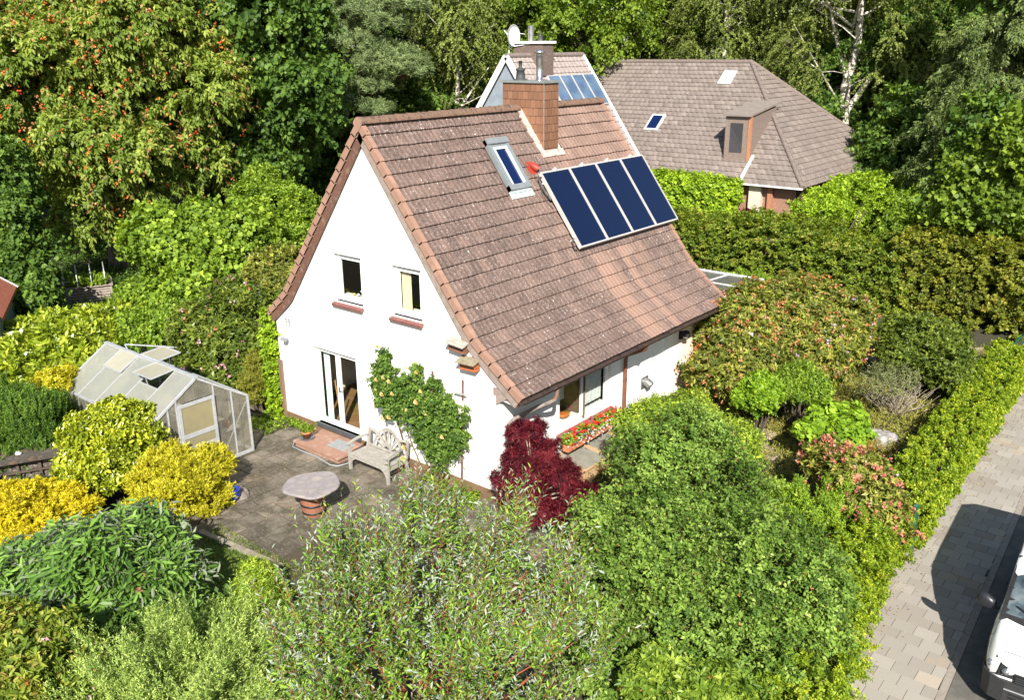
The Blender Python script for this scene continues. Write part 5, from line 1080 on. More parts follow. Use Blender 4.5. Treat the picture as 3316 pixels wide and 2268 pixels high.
# ivy up the left corner, ivy walls of the neighbours
Ci = np.stack([rg.uniform(-.2, .25, 330), 3.95+rg.uniform(-.1, .35, 330), rg.uniform(.1, 3.1, 330)], 1); k = (Ci[:, 1] > 4.0) | (Ci[:, 2] < 2.9)
cloud('ivy', 'bright green ivy climbing the left corner of the house', 'climber', Ci[k], unit(np.tile([-1., .3, .2], (k.sum(), 1))), L_ivy, 104, .12, 5, 6, .075, .065, droop=.8, base=(0, 4.05, 0))
bush('thuja_bush', 'narrow yellow-green thuja beside the ivy at the house corner', 'bush', [(-.35, 4.55, .95, .32, .32, .95)], L_yellow2 if False else leafmat('olive_spray', [(0, (.12, .14, .02)), (1, (.3, .3, .05))]), 105, 330, .12, 6, 12, .04, .012, low=-.9, up=.9)
def hedge(name, label, segs, m, seed, K, cr, tw, nl, ll, lw, jit=.12, core=True, **kw):
    rng = np.random.default_rng(seed); C, N = boxc(segs, K, rng, jit); t = cloud(name, label, 'hedge', C, N, m, seed+1, cr, tw, nl, ll, lw, **kw)
    mb = MB(); rr = random.Random(seed); b = t.location
    for s in segs:
        n = int(math.hypot(s[2]-s[0], s[3]-s[1])/.5)+1
        for i in range(n):
            f = (i+.5)/n; x, y = s[0]+(s[2]-s[0])*f-b.x, s[1]+(s[3]-s[1])*f-b.y
            for _ in range(3): mb.tube([(x, y, 0), (x+rr.uniform(-.2, .2)*s[4], y+rr.uniform(-.2, .2)*s[4], s[5]*.5), (x+rr.uniform(-.4, .4)*s[4], y+rr.uniform(-.4, .4)*s[4], s[5]*.9)], [.03, .02, .008], 5, cap=False)
    mb.build('stems', BARK(), t); return t
hedge('privet_hedge', 'low clipped yellow-green hedge along the pavement', [(3.8, -11.05, 15.6, -10.8, .9, .98)], L_ghedge, 110, 2300, .11, 7, 8, .045, .028, jit=.05, up=.5)
t = hedge('privet_hedge', 'untrimmed near stretch of yellow-green hedge in front of the green gate post', [(-4.2, -11.75, -.8, -11.35, .8, .95), (-1.0, -11.3, 1.6, -11.05, .7, 1.0), (1.4, -11.05, 3.3, -11.0, .6, 1.0)], L_ghedge, 112, 1500, .14, 7, 9, .045, .025, jit=.12, up=.6)
hedge('tall_hedge', 'tall mixed hedge behind the glass canopy, cut in a wavy top', [(22.4, 6.5, 21.6, 1.0, 2.2, 2.1), (21.8, 1.2, 21.3, -3.0, 2.3, 2.5), (21.6, -2.6, 21.2, -6.4, 2.0, 2.2)], L_hedge, 114, 3600, .22, 7, 9, .09, .05, jit=.16, up=.5)
hedge('tall_hedge', 'tall reddish hedge at the right end of the garden', [(21.4, -5.8, 20.6, -14.5, 1.9, 2.75)], L_redhedge, 116, 2600, .22, 7, 9, .09, .05, jit=.16, up=.6)
hedge('ivy_wall', 'wall covered in bright green ivy in front of the neighbouring house', [(29.9, 12.0, 29.3, 5.2, .9, 2.75)], L_ivy, 118, 1500, .3, 7, 8, .13, .11, jit=.1, droop=.6)
hedge('ivy_wall', 'ivy-covered wall right of the neighbouring house porch', [(33.5, 1.6, 38.0, -2.6, .9, 2.7)], L_ivy, 120, 1000, .3, 7, 8, .13, .11, jit=.12, droop=.6)
bush('spirea_bush', 'lime-green loose shrub beside the neighbouring porch', 'bush', [blob(1850, 490, 43, 60, 35), blob(1890, 470, 44, 40, 40), blob(1980, 450, 46, 40, 45)], L_ivy, 122, 260, .35, 8, 9, .13, .06, low=-.5)
t = bush('smoke_bush', 'dark wine-red shrub at the edge of the neighbouring porch', 'bush', [blob(1695, 505, 43.2, 17, 30)], L_maple, 123, 90, .2, 7, 9, .08, .04, low=-.8)[0]
juniper('feathery green juniper growing out of the tall hedge top', 1700, 600, 34.3, 50, 1.5, 124, L_cyp, .8, 1.2, 'hedge_juniper_bush', ml=.07, mw=.018, ns=40)
# ------------------------------------------------------------------ things in the garden
def absthing(name, label, cat, loc, group=None):
    t = thing(name, label, cat, loc, 0, group); ABS.add(t.name); return t
SAND = mat('red_sandstone', (.34, .2, .14), (.27, .15, .11), 4, .85, c3=(.36, .24, .18), bmp=.2)
t = absthing('doorstep', 'red sandstone step below the terrace door', 'step', (-.5, 1.35, 0))
s = MB(); s.box((-.93, .55, 0), (-.03, 2.2, .115), 0, None, .01); s.build('base', SAND, t)
s = MB(); s.box((-.97, .5, .118), (-.03, 1.36, .175), 0, None, .008); s.box((-.97, 1.364, .118), (-.03, 2.25, .175), 0, None, .008); s.build('tread', SAND, t)
hs = MB(); hs.tube([(-.5, 2.42, .02), (-.85, 2.38, .02), (-1.02, 2.2, .02), (-1.03, 1.8, .02), (-1.01, 1.3, .02), (-1.06, .9, .02), (-1.1, .65, .02), (-1.02, .45, .02), (-.8, .38, .02), (-.5, .4, .02)], .014, 8)
tag(hs.build('garden_hose', mat('hose_grey', (.3, .32, .35), None, 5, .5)), 'grey hose lying round the sandstone step', 'hose')
# door mat with a honeycomb of holes
mt = MB(); M = Matrix.Translation((-.42, 1.03, .178)) @ Matrix.Rotation(R(4), 4, 'Z'); nx, ny = 9, 12
for i in range(nx+1): mt.box((-.2+.4*i/nx-.008, -.3, 0), (-.2+.4*i/nx+.008, .3, .018), 0, M)
for j in range(ny+1): mt.box((-.2, -.3+.6*j/ny-.009, .001), (.2, -.3+.6*j/ny+.009, .017), 0, M)
mt.box((-.2, -.3, -.001), (.2, .3, .003), 1, M)
tag(mt.build('doormat', [mat('mat_grey', (.3, .31, .32), None, 9, .7), mat('mat_dark', (.06, .05, .05), None, 5, .9)]), 'grey rubber mat with round holes on the step', 'doormat')
t = absthing('flower_pot', 'terracotta pot with a small green plant on a dark saucer on the step', 'flower pot', (-.68, 2.05, .175))
TER = mat('terracotta', (.5, .19, .09), (.42, .15, .07), 8, .8)
p = MB(); p.lathe([(.0, .01), (.085, .01), (.115, .15), (.13, .15), (.13, .19), (.11, .19), (.105, .16), (0, .16)], (-.68, 2.05, .18), 20); p.build('pot', TER, t)
p = MB(); p.lathe([(0, 0), (.17, 0), (.2, .03), (.19, .035), (.165, .01), (0, .008)], (-.68, 2.05, .176), 24); p.build('saucer', mat('saucer_grey', (.12, .13, .15), None, 5, .5), t)
r_ = np.random.default_rng(4); C = np.tile([[0, 0, .2]], (14, 1))+r_.normal(size=(14, 3))*.06; lf, q = sprays(C, unit(C), r_, .12, 5, 7, .04, .02, up=.8); leaf_mesh('foliage', mat_=L_hazel, parent=t, **lf)
# ---- garden bench with a sunburst back
TEAK = mat('weathered_teak', (.38, .355, .32), (.28, .26, .23), 5, .85, c3=(.34, .32, .285), stretch=(1, 1, 1), bmp=.2)
def bench():
    t = absthing('garden_bench', 'weathered grey wooden bench with sunburst back beside the white wall', 'bench', (-.6, -.53, 0))
    y0, y1, xf, xb = .12, -1.19, -.9, -.32
    for y in (y0, y1):
        l = MB(); l.box((xf-.035, y-.035, 0), (xf+.035, y+.035, .62), 0, None, .006); l.build('leg', TEAK, t)
        l = MB(); l.bar((xb+.06, y, 0), (xb, y, .42), .06, .06, (1, 0, 0)); l.bar((xb, y, .4), (xb+.09, y, .86), .06, .055, (1, 0, 0)); l.build('leg', TEAK, t)
        a = MB(); N = 8
        pts = [Vector((xf-.06+(xb+.05-xf+.06)*i/N, y, .66+.07*math.sin(math.pi*i/N*.8))) for i in range(N+1)]
        for i in range(N): a.bar(pts[i], pts[i+1], .075, .035)
        a.build('armrest', TEAK, t)
        b = MB(); b.bar((xf, y, .36), (xb, y, .38), .03, .08); 
        sg = 1 if y < 0 else -1
        for i in range(5):
            q0, q1 = i/5, (i+1)/5; b.bar((xf, y+sg*(.03+.2*q0), .16+.2*q0**.5), (xf, y+sg*(.03+.2*q1), .16+.2*q1**.5), .05, .04)
        b.build('brace', TEAK, t)
    s = MB()
    for i in range(6):
        x = xf-.03+i*.1; s.box((x, y1+.02, .415+.0*i), (x+.088, y0-.02, .438), 0, None, .004)
    s.build('seat', TEAK, t)
    f = MB(); f.box((xf-.015, y1+.03, .33), (xf+.015, y0-.03, .412)); f.box((xb-.015, y1+.03, .33), (xb+.015, y0-.03, .412)); f.build('seat_rail', TEAK, t)
    bk = MB(); cy = (y0+y1)/2
    def P(y, z): return Vector((xb+.01+(z-.44)*.2, y, z))
    def arc(c, r, a0, a1, n, w_=.045, h_=.05, ry=None):
        q = [P(c[0]+(ry or r)*math.cos(a0+(a1-a0)*i/n), c[1]+r*math.sin(a0+(a1-a0)*i/n)) for i in range(n+1)]
        for i in range(n): bk.bar(q[i], q[i+1], w_, h_, (0, 0, 1) if abs((q[i+1]-q[i]).z) < abs((q[i+1]-q[i]).y) else (0, 1, 0))
    arc((cy, .46), .5, 0, math.pi, 16, ry=.46); arc((cy, .46), .13, 0, math.pi, 8)
    for k in range(1, 8):
        a = math.pi*k/8; bk.bar(P(cy+.13*math.cos(a), .46+.13*math.sin(a)), P(cy+.45*math.cos(a), .46+.49*math.sin(a)), .04, .022, (1, 0, 0))
    for sg in (1, -1):
        q = [P(cy+sg*(.64-.52*math.sin(i/8*1.57)), .84-.38*(1-math.cos(i/8*1.57))) for i in range(9)]
        for i in range(8): bk.bar(q[i], q[i+1], .04, .05, (0, 1, 0))
    bk.bar(P(y0, .46), P(y1, .46), .04, .05)
    bk.build('backrest', TEAK, t)
bench()
# ---- stone slab table on a barrel
t = absthing('stone_table', 'rough oval stone slab table on a small wooden barrel', 'table', (-2.83, -.9, 0))
rr = random.Random(6); wob = [1+.05*math.sin(j*2*math.pi/40*3+1)+.04*math.sin(j*2*math.pi/40*5)+rr.uniform(-.012, .012) for j in range(40)]
s = MB(); s.lathe([(0, .665), (.53, .67), (.585, .685), (.6, .71), (.59, .735), (.57, .745), (0, .75)], (-2.85, -.95, 0), 40, wob=wob, sx=1.02, sy=1.0, smooth=False)
s.build('table_top', mat('pink_stone', (.29, .255, .25), (.22, .2, .205), 3, .85, c3=(.33, .28, .25), bmp=.5), t)
b = MB(); b.lathe([(0, 0), (.22, 0), (.25, .12), (.265, .3), (.26, .45), (.235, .62), (.23, .665), (0, .665)], (-2.83, -.9, 0), 24, smooth=False); br_ = b.build('barrel', mat('barrel_wood', (.28, .12, .07), (.2, .085, .05), 12, .7, stretch=(4, 4, .4)), t)
for z, r in ((.08, .245), (.26, .268), (.5, .258)):
    h = MB(); h.lathe([(r, 0), (r+.006, .0), (r+.006, .045), (r, .045)], (-2.83, -.9, z), 24); h.build('hoop', mat('iron_band', (.05, .05, .055), None, 6, .5, .6), br_)
# ---- blue pot and stone at the golden cypress
p0 = at(532, 1135); t = absthing('blue_pot', 'small blue glazed pot beside the round golden cypress', 'pot', p0); p = MB(); p.lathe([(0, 0), (.1, 0), (.15, .14), (.14, .24), (.16, .27), (.13, .27), (.12, .2), (0, .2)], tuple(p0), 18); p.build('pot', mat('blue_glaze', (.02, .05, .3), None, 5, .2), t)
def rock(name, label, cat, P, r, m, seed, sz=(1, 1, .7), group=None):
    bm = bmesh.new(); bmesh.ops.create_icosphere(bm, subdivisions=5, radius=1); rr = random.Random(seed); ph = [rr.uniform(0, 6) for _ in range(9)]
    for v in bm.verts:
        c = v.co; k = 1+.16*math.sin(2.3*c.x+ph[0])*math.sin(2.9*c.y+ph[1])+.1*math.sin(5*c.z+ph[2]+2*c.x)+.05*math.sin(9*c.x+ph[3])*math.sin(8*c.y+ph[4])+.03*math.sin(17*c.z+ph[5]+9*c.y)
        v.co = Vector((c.x*sz[0], c.y*sz[1], max(c.z*sz[2], -.15)))*k*r
    me = bpy.data.meshes.new(name); bm.to_mesh(me); bm.free(); me.materials.append(m); o = bpy.data.objects.new(name, me); col.objects.link(o)
    for q in me.polygons: q.use_smooth = True
    o.location = Vector([float(x) for x in P]); o.rotation_euler = (0, 0, rr.random()*6); return tag(o, label, cat, group)
STW = mat('banded_boulder', (.42, .38, .35), (.2, .2, .21), 2.2, .85, c3=(.45, .42, .39), stretch=(1, 1, 3), bmp=.4); STG = mat('grey_rock', (.2, .17, .15), (.12, .1, .09), 4, .9, bmp=.6); STP = mat('pink_rock', (.42, .22, .18), (.3, .17, .14), 4, .9, bmp=.3)
rock('boulder', 'pale grey-banded boulder among the heather', 'rock', at(2000, 1000, .1), .4, STW, 1, (1.2, .9, .62))
rock('rock', 'dark rock beside the blue pot', 'rock', at(548, 1125), .2, STG, 2)
rock('rock', 'flat pink stone below the golden conifer in the lower left', 'rock', at(130, 1215, .25), .14, STP, 3, (1.3, .8, .5))
rock('rock', 'dark mossy rock at the left edge below the golden conifer', 'rock', at(30, 1270, .15), .42, STG, 4, (1.8, 1, .5))
rock('rock', 'white stone lying beside the flat pink stone', 'rock', at(165, 1225, .22), .07, mat('white_stone', (.75, .74, .72), None, 4, .8), 5)
rock('rock', 'pale sandstone rock at the foot of the bright green ball shrub', 'rock', at(1735, 985, .05), .24, mat('buff_stone', (.48, .38, .3), (.36, .28, .23), 5, .9, bmp=.4), 6, (1.6, .9, .4))
ps = MB(); rr = random.Random(4)
for i in range(4):
    a = at(1712+i*14, 1000+i*11, .02); ps.box((a[0]-.22, a[1]-.11, -.03), (a[0]+.22, a[1]+.11, .03), 0, None, .01)
tag(ps.build('stepping_stones', mat('buff_slab', (.42, .34, .26), (.34, .27, .21), 5, .9)), kind='structure')
pp = MB(); q0, q1, q2, q3 = at(2195, 790), at(2290, 790), at(2235, 850), at(2170, 860); pp.quad([(q[0], q[1], .012) for q in (q3, q2, q1, q0)]); q = [at(1965, 810), at(2020, 780), at(2060, 800), at(2000, 850)]; pp.quad([(a[0], a[1], .012) for a in q[::-1]])
tag(pp.build('garden_path', mat('gravel', (.42, .37, .31), (.3, .26, .22), 22, .95, bmp=.4)), kind='structure')
# ---- black pole, green posts
t = absthing('lamp_post', 'thin black metal pole standing at the edge of the big rhododendron', 'pole', (10.6, -7.15, 0)); p = MB(); p.tube([(10.6, -7.15, 0), (10.6, -7.15, 1.15)], .028, 8); p.tube([(10.6, -7.15, 1.15), (10.6, -7.15, 1.22), (10.6, -7.15, 1.25)], [.045, .05, .01], 8); p.build('pole', mat('black_iron', (.015, .015, .015), None, 5, .5), t)
GRN = mat('green_paint', (.015, .1, .06), (.02, .08, .05), 6, .5)
for P, lb, h in (((3.65, -11.42), 'dark green metal gate post at the near end of the clipped hedge', 1.02), ((16.6, -10.9), 'dark green gate post at the far end of the clipped hedge', 1.35)):
    t = absthing('gate_post', lb, 'post', (P[0], P[1], 0)); p = MB(); p.box((P[0]-.05, P[1]-.05, 0), (P[0]+.05, P[1]+.05, h)); p.faces([(P[0]-.05, P[1]-.05, h), (P[0]+.05, P[1]-.05, h), (P[0]+.05, P[1]+.05, h), (P[0]-.05, P[1]+.05, h), (P[0], P[1], h+.06)], [(0, 1, 4), (1, 2, 4), (2, 3, 4), (3, 0, 4)]); p.build('post', GRN, t)
    p = MB(); p.prism([(P[0], P[1]+.05, h-.1), (P[0], P[1]+.5, .35), (P[0], P[1]+.5, .28), (P[0], P[1]+.05, h-.25)], (.02, 0, 0)); p.build('brace', GRN, t)
# ---- bird boxes on the gable
def birdbox(y, z, label, m, mr, rot):
    t = absthing('bird_box', label, 'bird box', (0, y, z)); M = Matrix.Translation((-.0, y, z)) @ Matrix.Rotation(R(rot), 4, 'X')
    b = MB()
    for k in range(3): b.box((-.19+.012*k, -.23+.01*k, -.16+.07*k), (-.012, .23-.01*k, -.095+.07*k), 0, M, .004)
    b.build('body', m, t); f = MB(); f.box((-.195, -.2, -.1), (-.178, .2, -.085), 0, M); f.build('entrance_slot', mat('black_hole', (.01, .01, .01), None, 5, .9), t)
    r = MB(); M2 = M @ Matrix.Translation((0, 0, .06)) @ Matrix.Rotation(R(-12), 4, 'Y')
    for k in range(3): r.box((-.28+.09*k, -.27, .0+.012*k), (-.17+.09*k, .27, .022+.012*k), 0, M2, .003)
    r.build('roof', mr, t)
birdbox(-2.78, 3.56, 'upper weathered bird box under the roof verge', mat('box_brown', (.24, .1, .06), (.16, .08, .05), 9, .8, stretch=(1, 1, 6)), mat('grey_wood', (.4, .38, .33), (.28, .27, .24), 8, .9, stretch=(1, 1, 1)), 4)
birdbox(-3.08, 3.2, 'lower orange-brown bird box under the roof verge', mat('box_orange', (.42, .13, .045), (.33, .1, .04), 9, .7, stretch=(1, 1, 6)), mat('lichen_wood', (.32, .28, .19), (.22, .19, .13), 12, .9), -2)
# ---- wall lamps
t = absthing('wall_lamp', 'small white flood lamp high on the left end of the gable', 'lamp', (0, 3.38, 2.45)); l = MB(); l.box((-.05, 3.34, 2.43), (0, 3.43, 2.52), 0, None, .006); l.bar((-.03, 3.38, 2.45), (-.13, 3.36, 2.42), .02, .02); l.build('bracket', PVC, t); l = MB(); l.box((-.07, -.07, -.05), (.07, .07, .05), 0, Matrix.Translation((-.17, 3.35, 2.44)) @ Matrix.Rotation(R(30), 4, 'Y'), .01); l.build('lamp_head', mat('lamp_grey', (.25, .26, .27), None, 5, .4), t)
t = absthing('wall_lamp', 'black globe wall lamp below the eaves on the side wall', 'lamp', (7.79, -3.83, 1.95)); l = MB(); l.box((7.72, -3.9, 1.85), (7.84, -3.83, 2.08), 0, None, .01); l.bar((7.78, -3.88, 1.9), (7.78, -4.02, 1.88), .05, .04); l.build('bracket', mat('black_iron', (.015,)*3), t)
l = MB(); l.lathe([(.13, 0), (.13, .03), (.12, .08), (.08, .13), (.03, .15), (0, .152)], (7.78, -4.02, 1.98), 18); l.build('lamp_shade', mat('black_iron', (.015,)*3), t); l = MB(); l.lathe([(0, 0), (.06, .01), (.09, .06), (.09, .09)], (7.78, -4.02, 1.9), 16); l.build('globe', mat('opal', (.6, .6, .58), None, 3, .3), t)
# ---- rose trellis, hanging slate board
t = absthing('rose_trellis', 'brown wooden rose trellis fixed to the gable', 'trellis', (-.08, -1.9, 0)); 
for (a, b) in (((-.1, -1.15, 0), (-.09, -.35, 2.3)), ((-.1, -2.75, 0), (-.08, -2.86, 2.75)), ((-.1, -1.95, 0), (-.09, -1.95, 2.75))):
    w_ = MB(); w_.bar(a, b, .03, .03, (1, 0, 0)); w_.build('upright', BROWN, t)
for (a, b) in (((-.12, -.3, 2.15), (-.12, -1.2, 2.2)), ((-.12, -2.62, 2.42), (-.12, -2.98, 2.43)), ((-.12, -.7, .72), (-.12, -1.2, .74)), ((-.12, -1.2, 1.3), (-.12, -2.9, 1.35))):
    w_ = MB(); w_.bar(a, b, .03, .025, (1, 0, 0)); w_.build('crossbar', mat('grey_wood', (.4,)*3), t)
sb_ = MB(); sb_.box((-.19, -2.95, 1.98), (-.165, -2.66, 2.32), 0, Matrix.Translation((0, -2.8, 2.1)) @ Matrix.Rotation(R(7), 4, 'X') @ Matrix.Translation((0, 2.8, -2.1)), .005)
tag(sb_.build('hanging_board', mat('pale_board', (.62, .55, .48), (.52, .46, .4), 6, .9)), 'pale wooden board hanging beside the climbing rose', 'board')
# ---- geranium boxes under the kitchen window
for k, x in enumerate((2.35, 3.1, 3.85)):
    t = absthing('flower_box', ['terracotta window box with red geraniums, nearest the maple', 'terracotta window box with red geraniums below the middle of the side window', 'terracotta window box with red geraniums, nearest the downpipe'][k], 'flower box', (x, -4.12, .65), 'flower boxes below the side window')
    b = MB(); b.box((x-.35, -4.22, .62), (x+.35, -4.04, .8), 0, None, .01); b.build('box', TER, t)
    r_ = np.random.default_rng(50+k); n = 46; C = np.stack([r_.uniform(-.36, .36, n), r_.uniform(-.14, .08, n), r_.uniform(.16, .3, n)], 1); N = unit(C*[.3, 1, 1]+[0, -.1, 0]); lf, q = sprays(C, N, r_, .11, 5, 6, .045, .035, up=.6); leaf_mesh('foliage', mat_=L_hazel, parent=t, **lf)
    blossoms(t, C+[0, .02, .05], N, 34, .035, F_ger, 2+k, 'geranium', 12, .9, .05, .12); blossoms(t, C+[0, -.1, -.05], N, 50, .022, F_wht, 8+k, 'white_flower', 8, .9, .06, .12)
    if k == 0: blossoms(t, C[:12]+[0, -.1, 0], N[:12], 10, .03, F_blue, 8+k, 'blue_flower', 8, .9, .04, .12)
    for z in (-.25, .25): 
        h = MB(); h.bar((x+z, -4.1, .61), (x+z, -3.84, .61), .02, .03); h.build('bracket', mat('black_iron', (.015,)*3), t)
# low glazed cold frame at the side wall
t = absthing('cold_frame', 'low cold frame of wood and glass along the side wall', 'cold frame', (3.4, -4.2, 0)); CF = mat('ochre_wood', (.5, .33, .18), (.42, .27, .14), 6, .7)
c = MB(); c.box((1.9, -4.75, 0), (4.9, -4.7, .32)); c.box((1.9, -4.7, 0), (1.95, -3.86, .42)); c.box((4.85, -4.7, 0), (4.9, -3.86, .42)); c.build('box', CF, t)
for i in range(3):
    f = MB(); x0 = 1.9+i; M = Matrix.Translation((0, -4.78, .34)) @ Matrix.Rotation(R(7), 4, 'X')
    f.box((x0+.01, 0, 0), (x0+.99, .05, .03), 0, M); f.box((x0+.01, .85, 0), (x0+.99, .9, .03), 0, M); f.box((x0+.01, .05, 0), (x0+.06, .85, .03), 0, M); f.box((x0+.94, .05, 0), (x0+.99, .85, .03), 0, M); fo = f.build('lid', CF, t)
    g = MB(); g.box((x0+.06, .05, .01), (x0+.94, .85, .016), 0, M); g.build('pane', mat('frame_glass', (.28, .27, .22), (.2, .2, .17), 3, .2), fo)
wb = absthing('watering_can', 'bright green plastic watering can half hidden by the big shrub', 'watering can', (4.3, -5.1, 0)); PG = mat('green_plastic', (.02, .42, .12), None, 5, .35)
c = MB(); c.lathe([(0, 0), (.12, 0), (.13, .25), (.1, .28), (0, .28)], (4.3, -5.1, .0), 18, sx=1.3); c.build('body', PG, wb); c = MB(); c.tube([(4.15, -5.1, .06), (3.95, -5.12, .3), (3.85, -5.13, .42)], [.03, .022, .02], 8); c.lathe([(.02, 0), (.05, .04), (0, .05)], (3.84, -5.13, .41), 12); c.build('spout', PG, wb); c = MB(); c.tube([(4.3+.14*math.cos(a), -5.1, .28+.14*math.sin(a)) for a in [math.pi*i/8 for i in range(9)]], .014, 6); c.build('handle', PG, wb)

# ---- greenhouse
def greenhouse():
    x0, xr, x1, y0, y1, ze, zr = -4.36, -3.06, -1.76, 2.84, 7.0, 1.5, 2.34
    t = absthing('greenhouse', 'aluminium greenhouse with cloudy panes and two roof vents beside the terrace', 'greenhouse', ((x0+x1)/2, (y0+y1)/2, 0))
    A = mat('greenhouse_alu', (.5, .51, .52), (.4, .41, .43), 9, .5, .3); PG_ = 'cloudy'
    m, n, l, b = _nt('cloudy_roof_pane'); co = objco(n, l); f = noise(n, l, co, 1.7, 6, .7)
    l.new(ramp(n, l, f, [(.3, (.29, .3, .275)), (.7, (.37, .365, .3))]), b.inputs['Base Color']); b.inputs['Roughness'].default_value = .25; tr = n.new('ShaderNodeBsdfTransparent'); tr.inputs[0].default_value = (.85, .85, .78, 1); ms = n.new('ShaderNodeMixShader'); ms.inputs[0].default_value = .3
    l.new(b.outputs[0], ms.inputs[1]); l.new(tr.outputs[0], ms.inputs[2]); l.new(ms.outputs[0], n['Material Output'].inputs[0]); RP = m
    m, n, l, b = _nt('cloudy_side_pane'); co = objco(n, l); f = noise(n, l, co, 2.2, 6, .7)
    l.new(ramp(n, l, f, [(.3, (.25, .24, .2)), (.7, (.36, .33, .26))]), b.inputs['Base Color']); b.inputs['Roughness'].default_value = .15; tr = n.new('ShaderNodeBsdfTransparent'); tr.inputs[0].default_value = (.9, .9, .86, 1); ms = n.new('ShaderNodeMixShader')
    l.new(ramp(n, l, noise(n, l, co, .9, 4), [(.4, (.45, .45, .45)), (.65, (.75, .75, .75))]), ms.inputs[0])
    l.new(b.outputs[0], ms.inputs[1]); l.new(tr.outputs[0], ms.inputs[2]); l.new(ms.outputs[0], n['Material Output'].inputs[0]); SP = m
    f = MB(); w = .04
    for y in (y0, y1):
        f.bar((x0, y, 0), (x0, y, ze), w, w, (0, 1, 0)); f.bar((x1, y, 0), (x1, y, ze), .05, .05, (0, 1, 0)); f.bar((x0, y, ze), (xr, y, zr), .05, .05); f.bar((x1, y, ze), (xr, y, zr), .05, .05); f.box((x0, y-.02, .0), (x1, y+.02, .08))
    f.bar((xr, y0-.03, zr+.02), (xr, y1+.03, zr+.02), .09, .05); f.bar((x0, y0, ze), (x0, y1, ze), .05, .05); f.bar((x1, y0, ze), (x1, y1, ze), .05, .05); f.box((x0-.02, y0, 0), (x0+.02, y1, .08)); f.box((x1-.02, y0, 0), (x1+.02, y1, .08))
    nb = 5
    for i in range(1, nb):
        y = y0+(y1-y0)*i/nb
        for xe in (x0, x1): f.bar((xe, y, ze), (xr, y, zr), .028, .03); f.bar((xe, y, 0), (xe, y, ze), .028, .03, (0, 1, 0))
    for x in (-4.36+.5, -3.72+.08, -2.66, -2.2):
        zt = ze+(zr-ze)*(1-abs(x-xr)/(xr-x0)); f.bar((x, y0, 0), (x, y0, zt), .035, .035, (0, 1, 0)); f.bar((x, y1, 0), (x, y1, zt), .03, .03, (0, 1, 0))
    f.bar((-2.62, y0+.02, .1), (-1.8, y0+.02, 1.35), .025, .02)
    f.build('frame', A, t)
    # roof panes, two with an opened vent on the left slope
    sl = Vector((x0-xr, 0, ze-zr)); L = sl.length; sl.normalize()
    for i in range(nb):
        ya, yb = y0+(y1-y0)*i/nb+.015, y0+(y1-y0)*(i+1)/nb-.015
        for s, xe in ((-1, x0), (1, x1)):
            d = Vector((xe-xr, 0, ze-zr)).normalized(); o = Vector((xr, 0, zr+.012))
            vent = (s < 0 and i in (1, 3)) or (s > 0 and i == 2)
            st = .62 if vent else .03
            g = MB(); q = [o+d*st, o+d*(L-.02)]; g.quad([(q[0].x, ya, q[0].z), (q[0].x, yb, q[0].z), (q[1].x, yb, q[1].z), (q[1].x, ya, q[1].z)]); g.build('pane', RP, t)
            if vent:
                ang = {(-1, 1): 26, (-1, 3): 3, (1, 2): 38}[(s, i)]; dv = Matrix.Rotation(R(ang*s*-1) if s < 0 else R(-ang), 3, 'Y') @ d
                if dv.z < d.z: dv = Matrix.Rotation(R(-ang*s*-1) if s < 0 else R(ang), 3, 'Y') @ d
                nn = Vector((-dv.z*s, 0, dv.x*s)); a0, b0 = o+dv*.04+Vector((0, 0, .03)), o+dv*.64+Vector((0, 0, .03))
                v = MB(); v.bar((a0.x, ya, a0.z), (a0.x, yb, a0.z), .035, .03); v.bar((b0.x, ya, b0.z), (b0.x, yb, b0.z), .035, .03); v.bar((a0.x, ya, a0.z), (b0.x, ya, b0.z), .03, .03); v.bar((a0.x, yb, a0.z), (b0.x, yb, b0.z), .03, .03); vo = v.build('roof_vent', A, t)
                g = MB(); g.quad([(a0.x, ya, a0.z), (a0.x, yb, a0.z), (b0.x, yb, b0.z), (b0.x, ya, b0.z)]); g.build('vent_pane', mat('cream_pane', (.34, .325, .25), (.3, .29, .22), 3, .4), vo)
                c = o+d*.62; v = MB(); v.bar((c.x, ya, c.z), (c.x, yb, c.z), .03, .03); v.bar((c.x, (ya+yb)/2, c.z), ((a0.x*.1+b0.x*.9), (ya+yb)/2, a0.z*.1+b0.z*.9), .015, .015); v.build('vent_stay', A, vo)
    for xs in (x0, x1):
        for i in range(nb):
            ya, yb = y0+(y1-y0)*i/nb+.015, y0+(y1-y0)*(i+1)/nb-.015; g = MB(); g.quad([(xs, ya, .08), (xs, yb, .08), (xs, yb, ze-.02), (xs, ya, ze-.02)]); g.build('pane', SP, t)
    xs_ = [x0, -3.86, -3.64, -2.66, -2.2, x1]
    for y in (y0, y1):
        for i in range(5):
            if y == y0 and i == 2: continue
            a, b2 = xs_[i]+.018, xs_[i+1]-.018; za, zb = (ze+(zr-ze)*(1-abs(q-xr)/(xr-x0))-.03 for q in (a, b2)); pts = [(a, y, .08), (b2, y, .08), (b2, y, zb)]+([(xr, y, zr-.03)] if a < xr < b2 else [])+[(a, y, za)]
            g = MB(); g.quad(pts); g.build('pane', SP, t)
    g = MB(); a, b2 = xs_[2]+.018, xs_[3]-.018; g.quad([(a, y0, 1.83), (b2, y0, 1.83), (b2, y0, zr-.28), (xr, y0, zr-.03), (a, y0, zr-.42)]); g.build('pane', SP, t)
    d = MB(); a, b2, yd = -3.62, -2.68, y0-.045
    d.box((a, yd-.02, .06), (a+.07, yd+.02, 1.82)); d.box((b2-.07, yd-.02, .06), (b2, yd+.02, 1.82)); 
    for z0, z1 in ((.06, .16), (.62, .72), (.95, 1.06), (1.74, 1.82)): d.box((a+.07, yd-.018, z0), (b2-.07, yd+.018, z1))
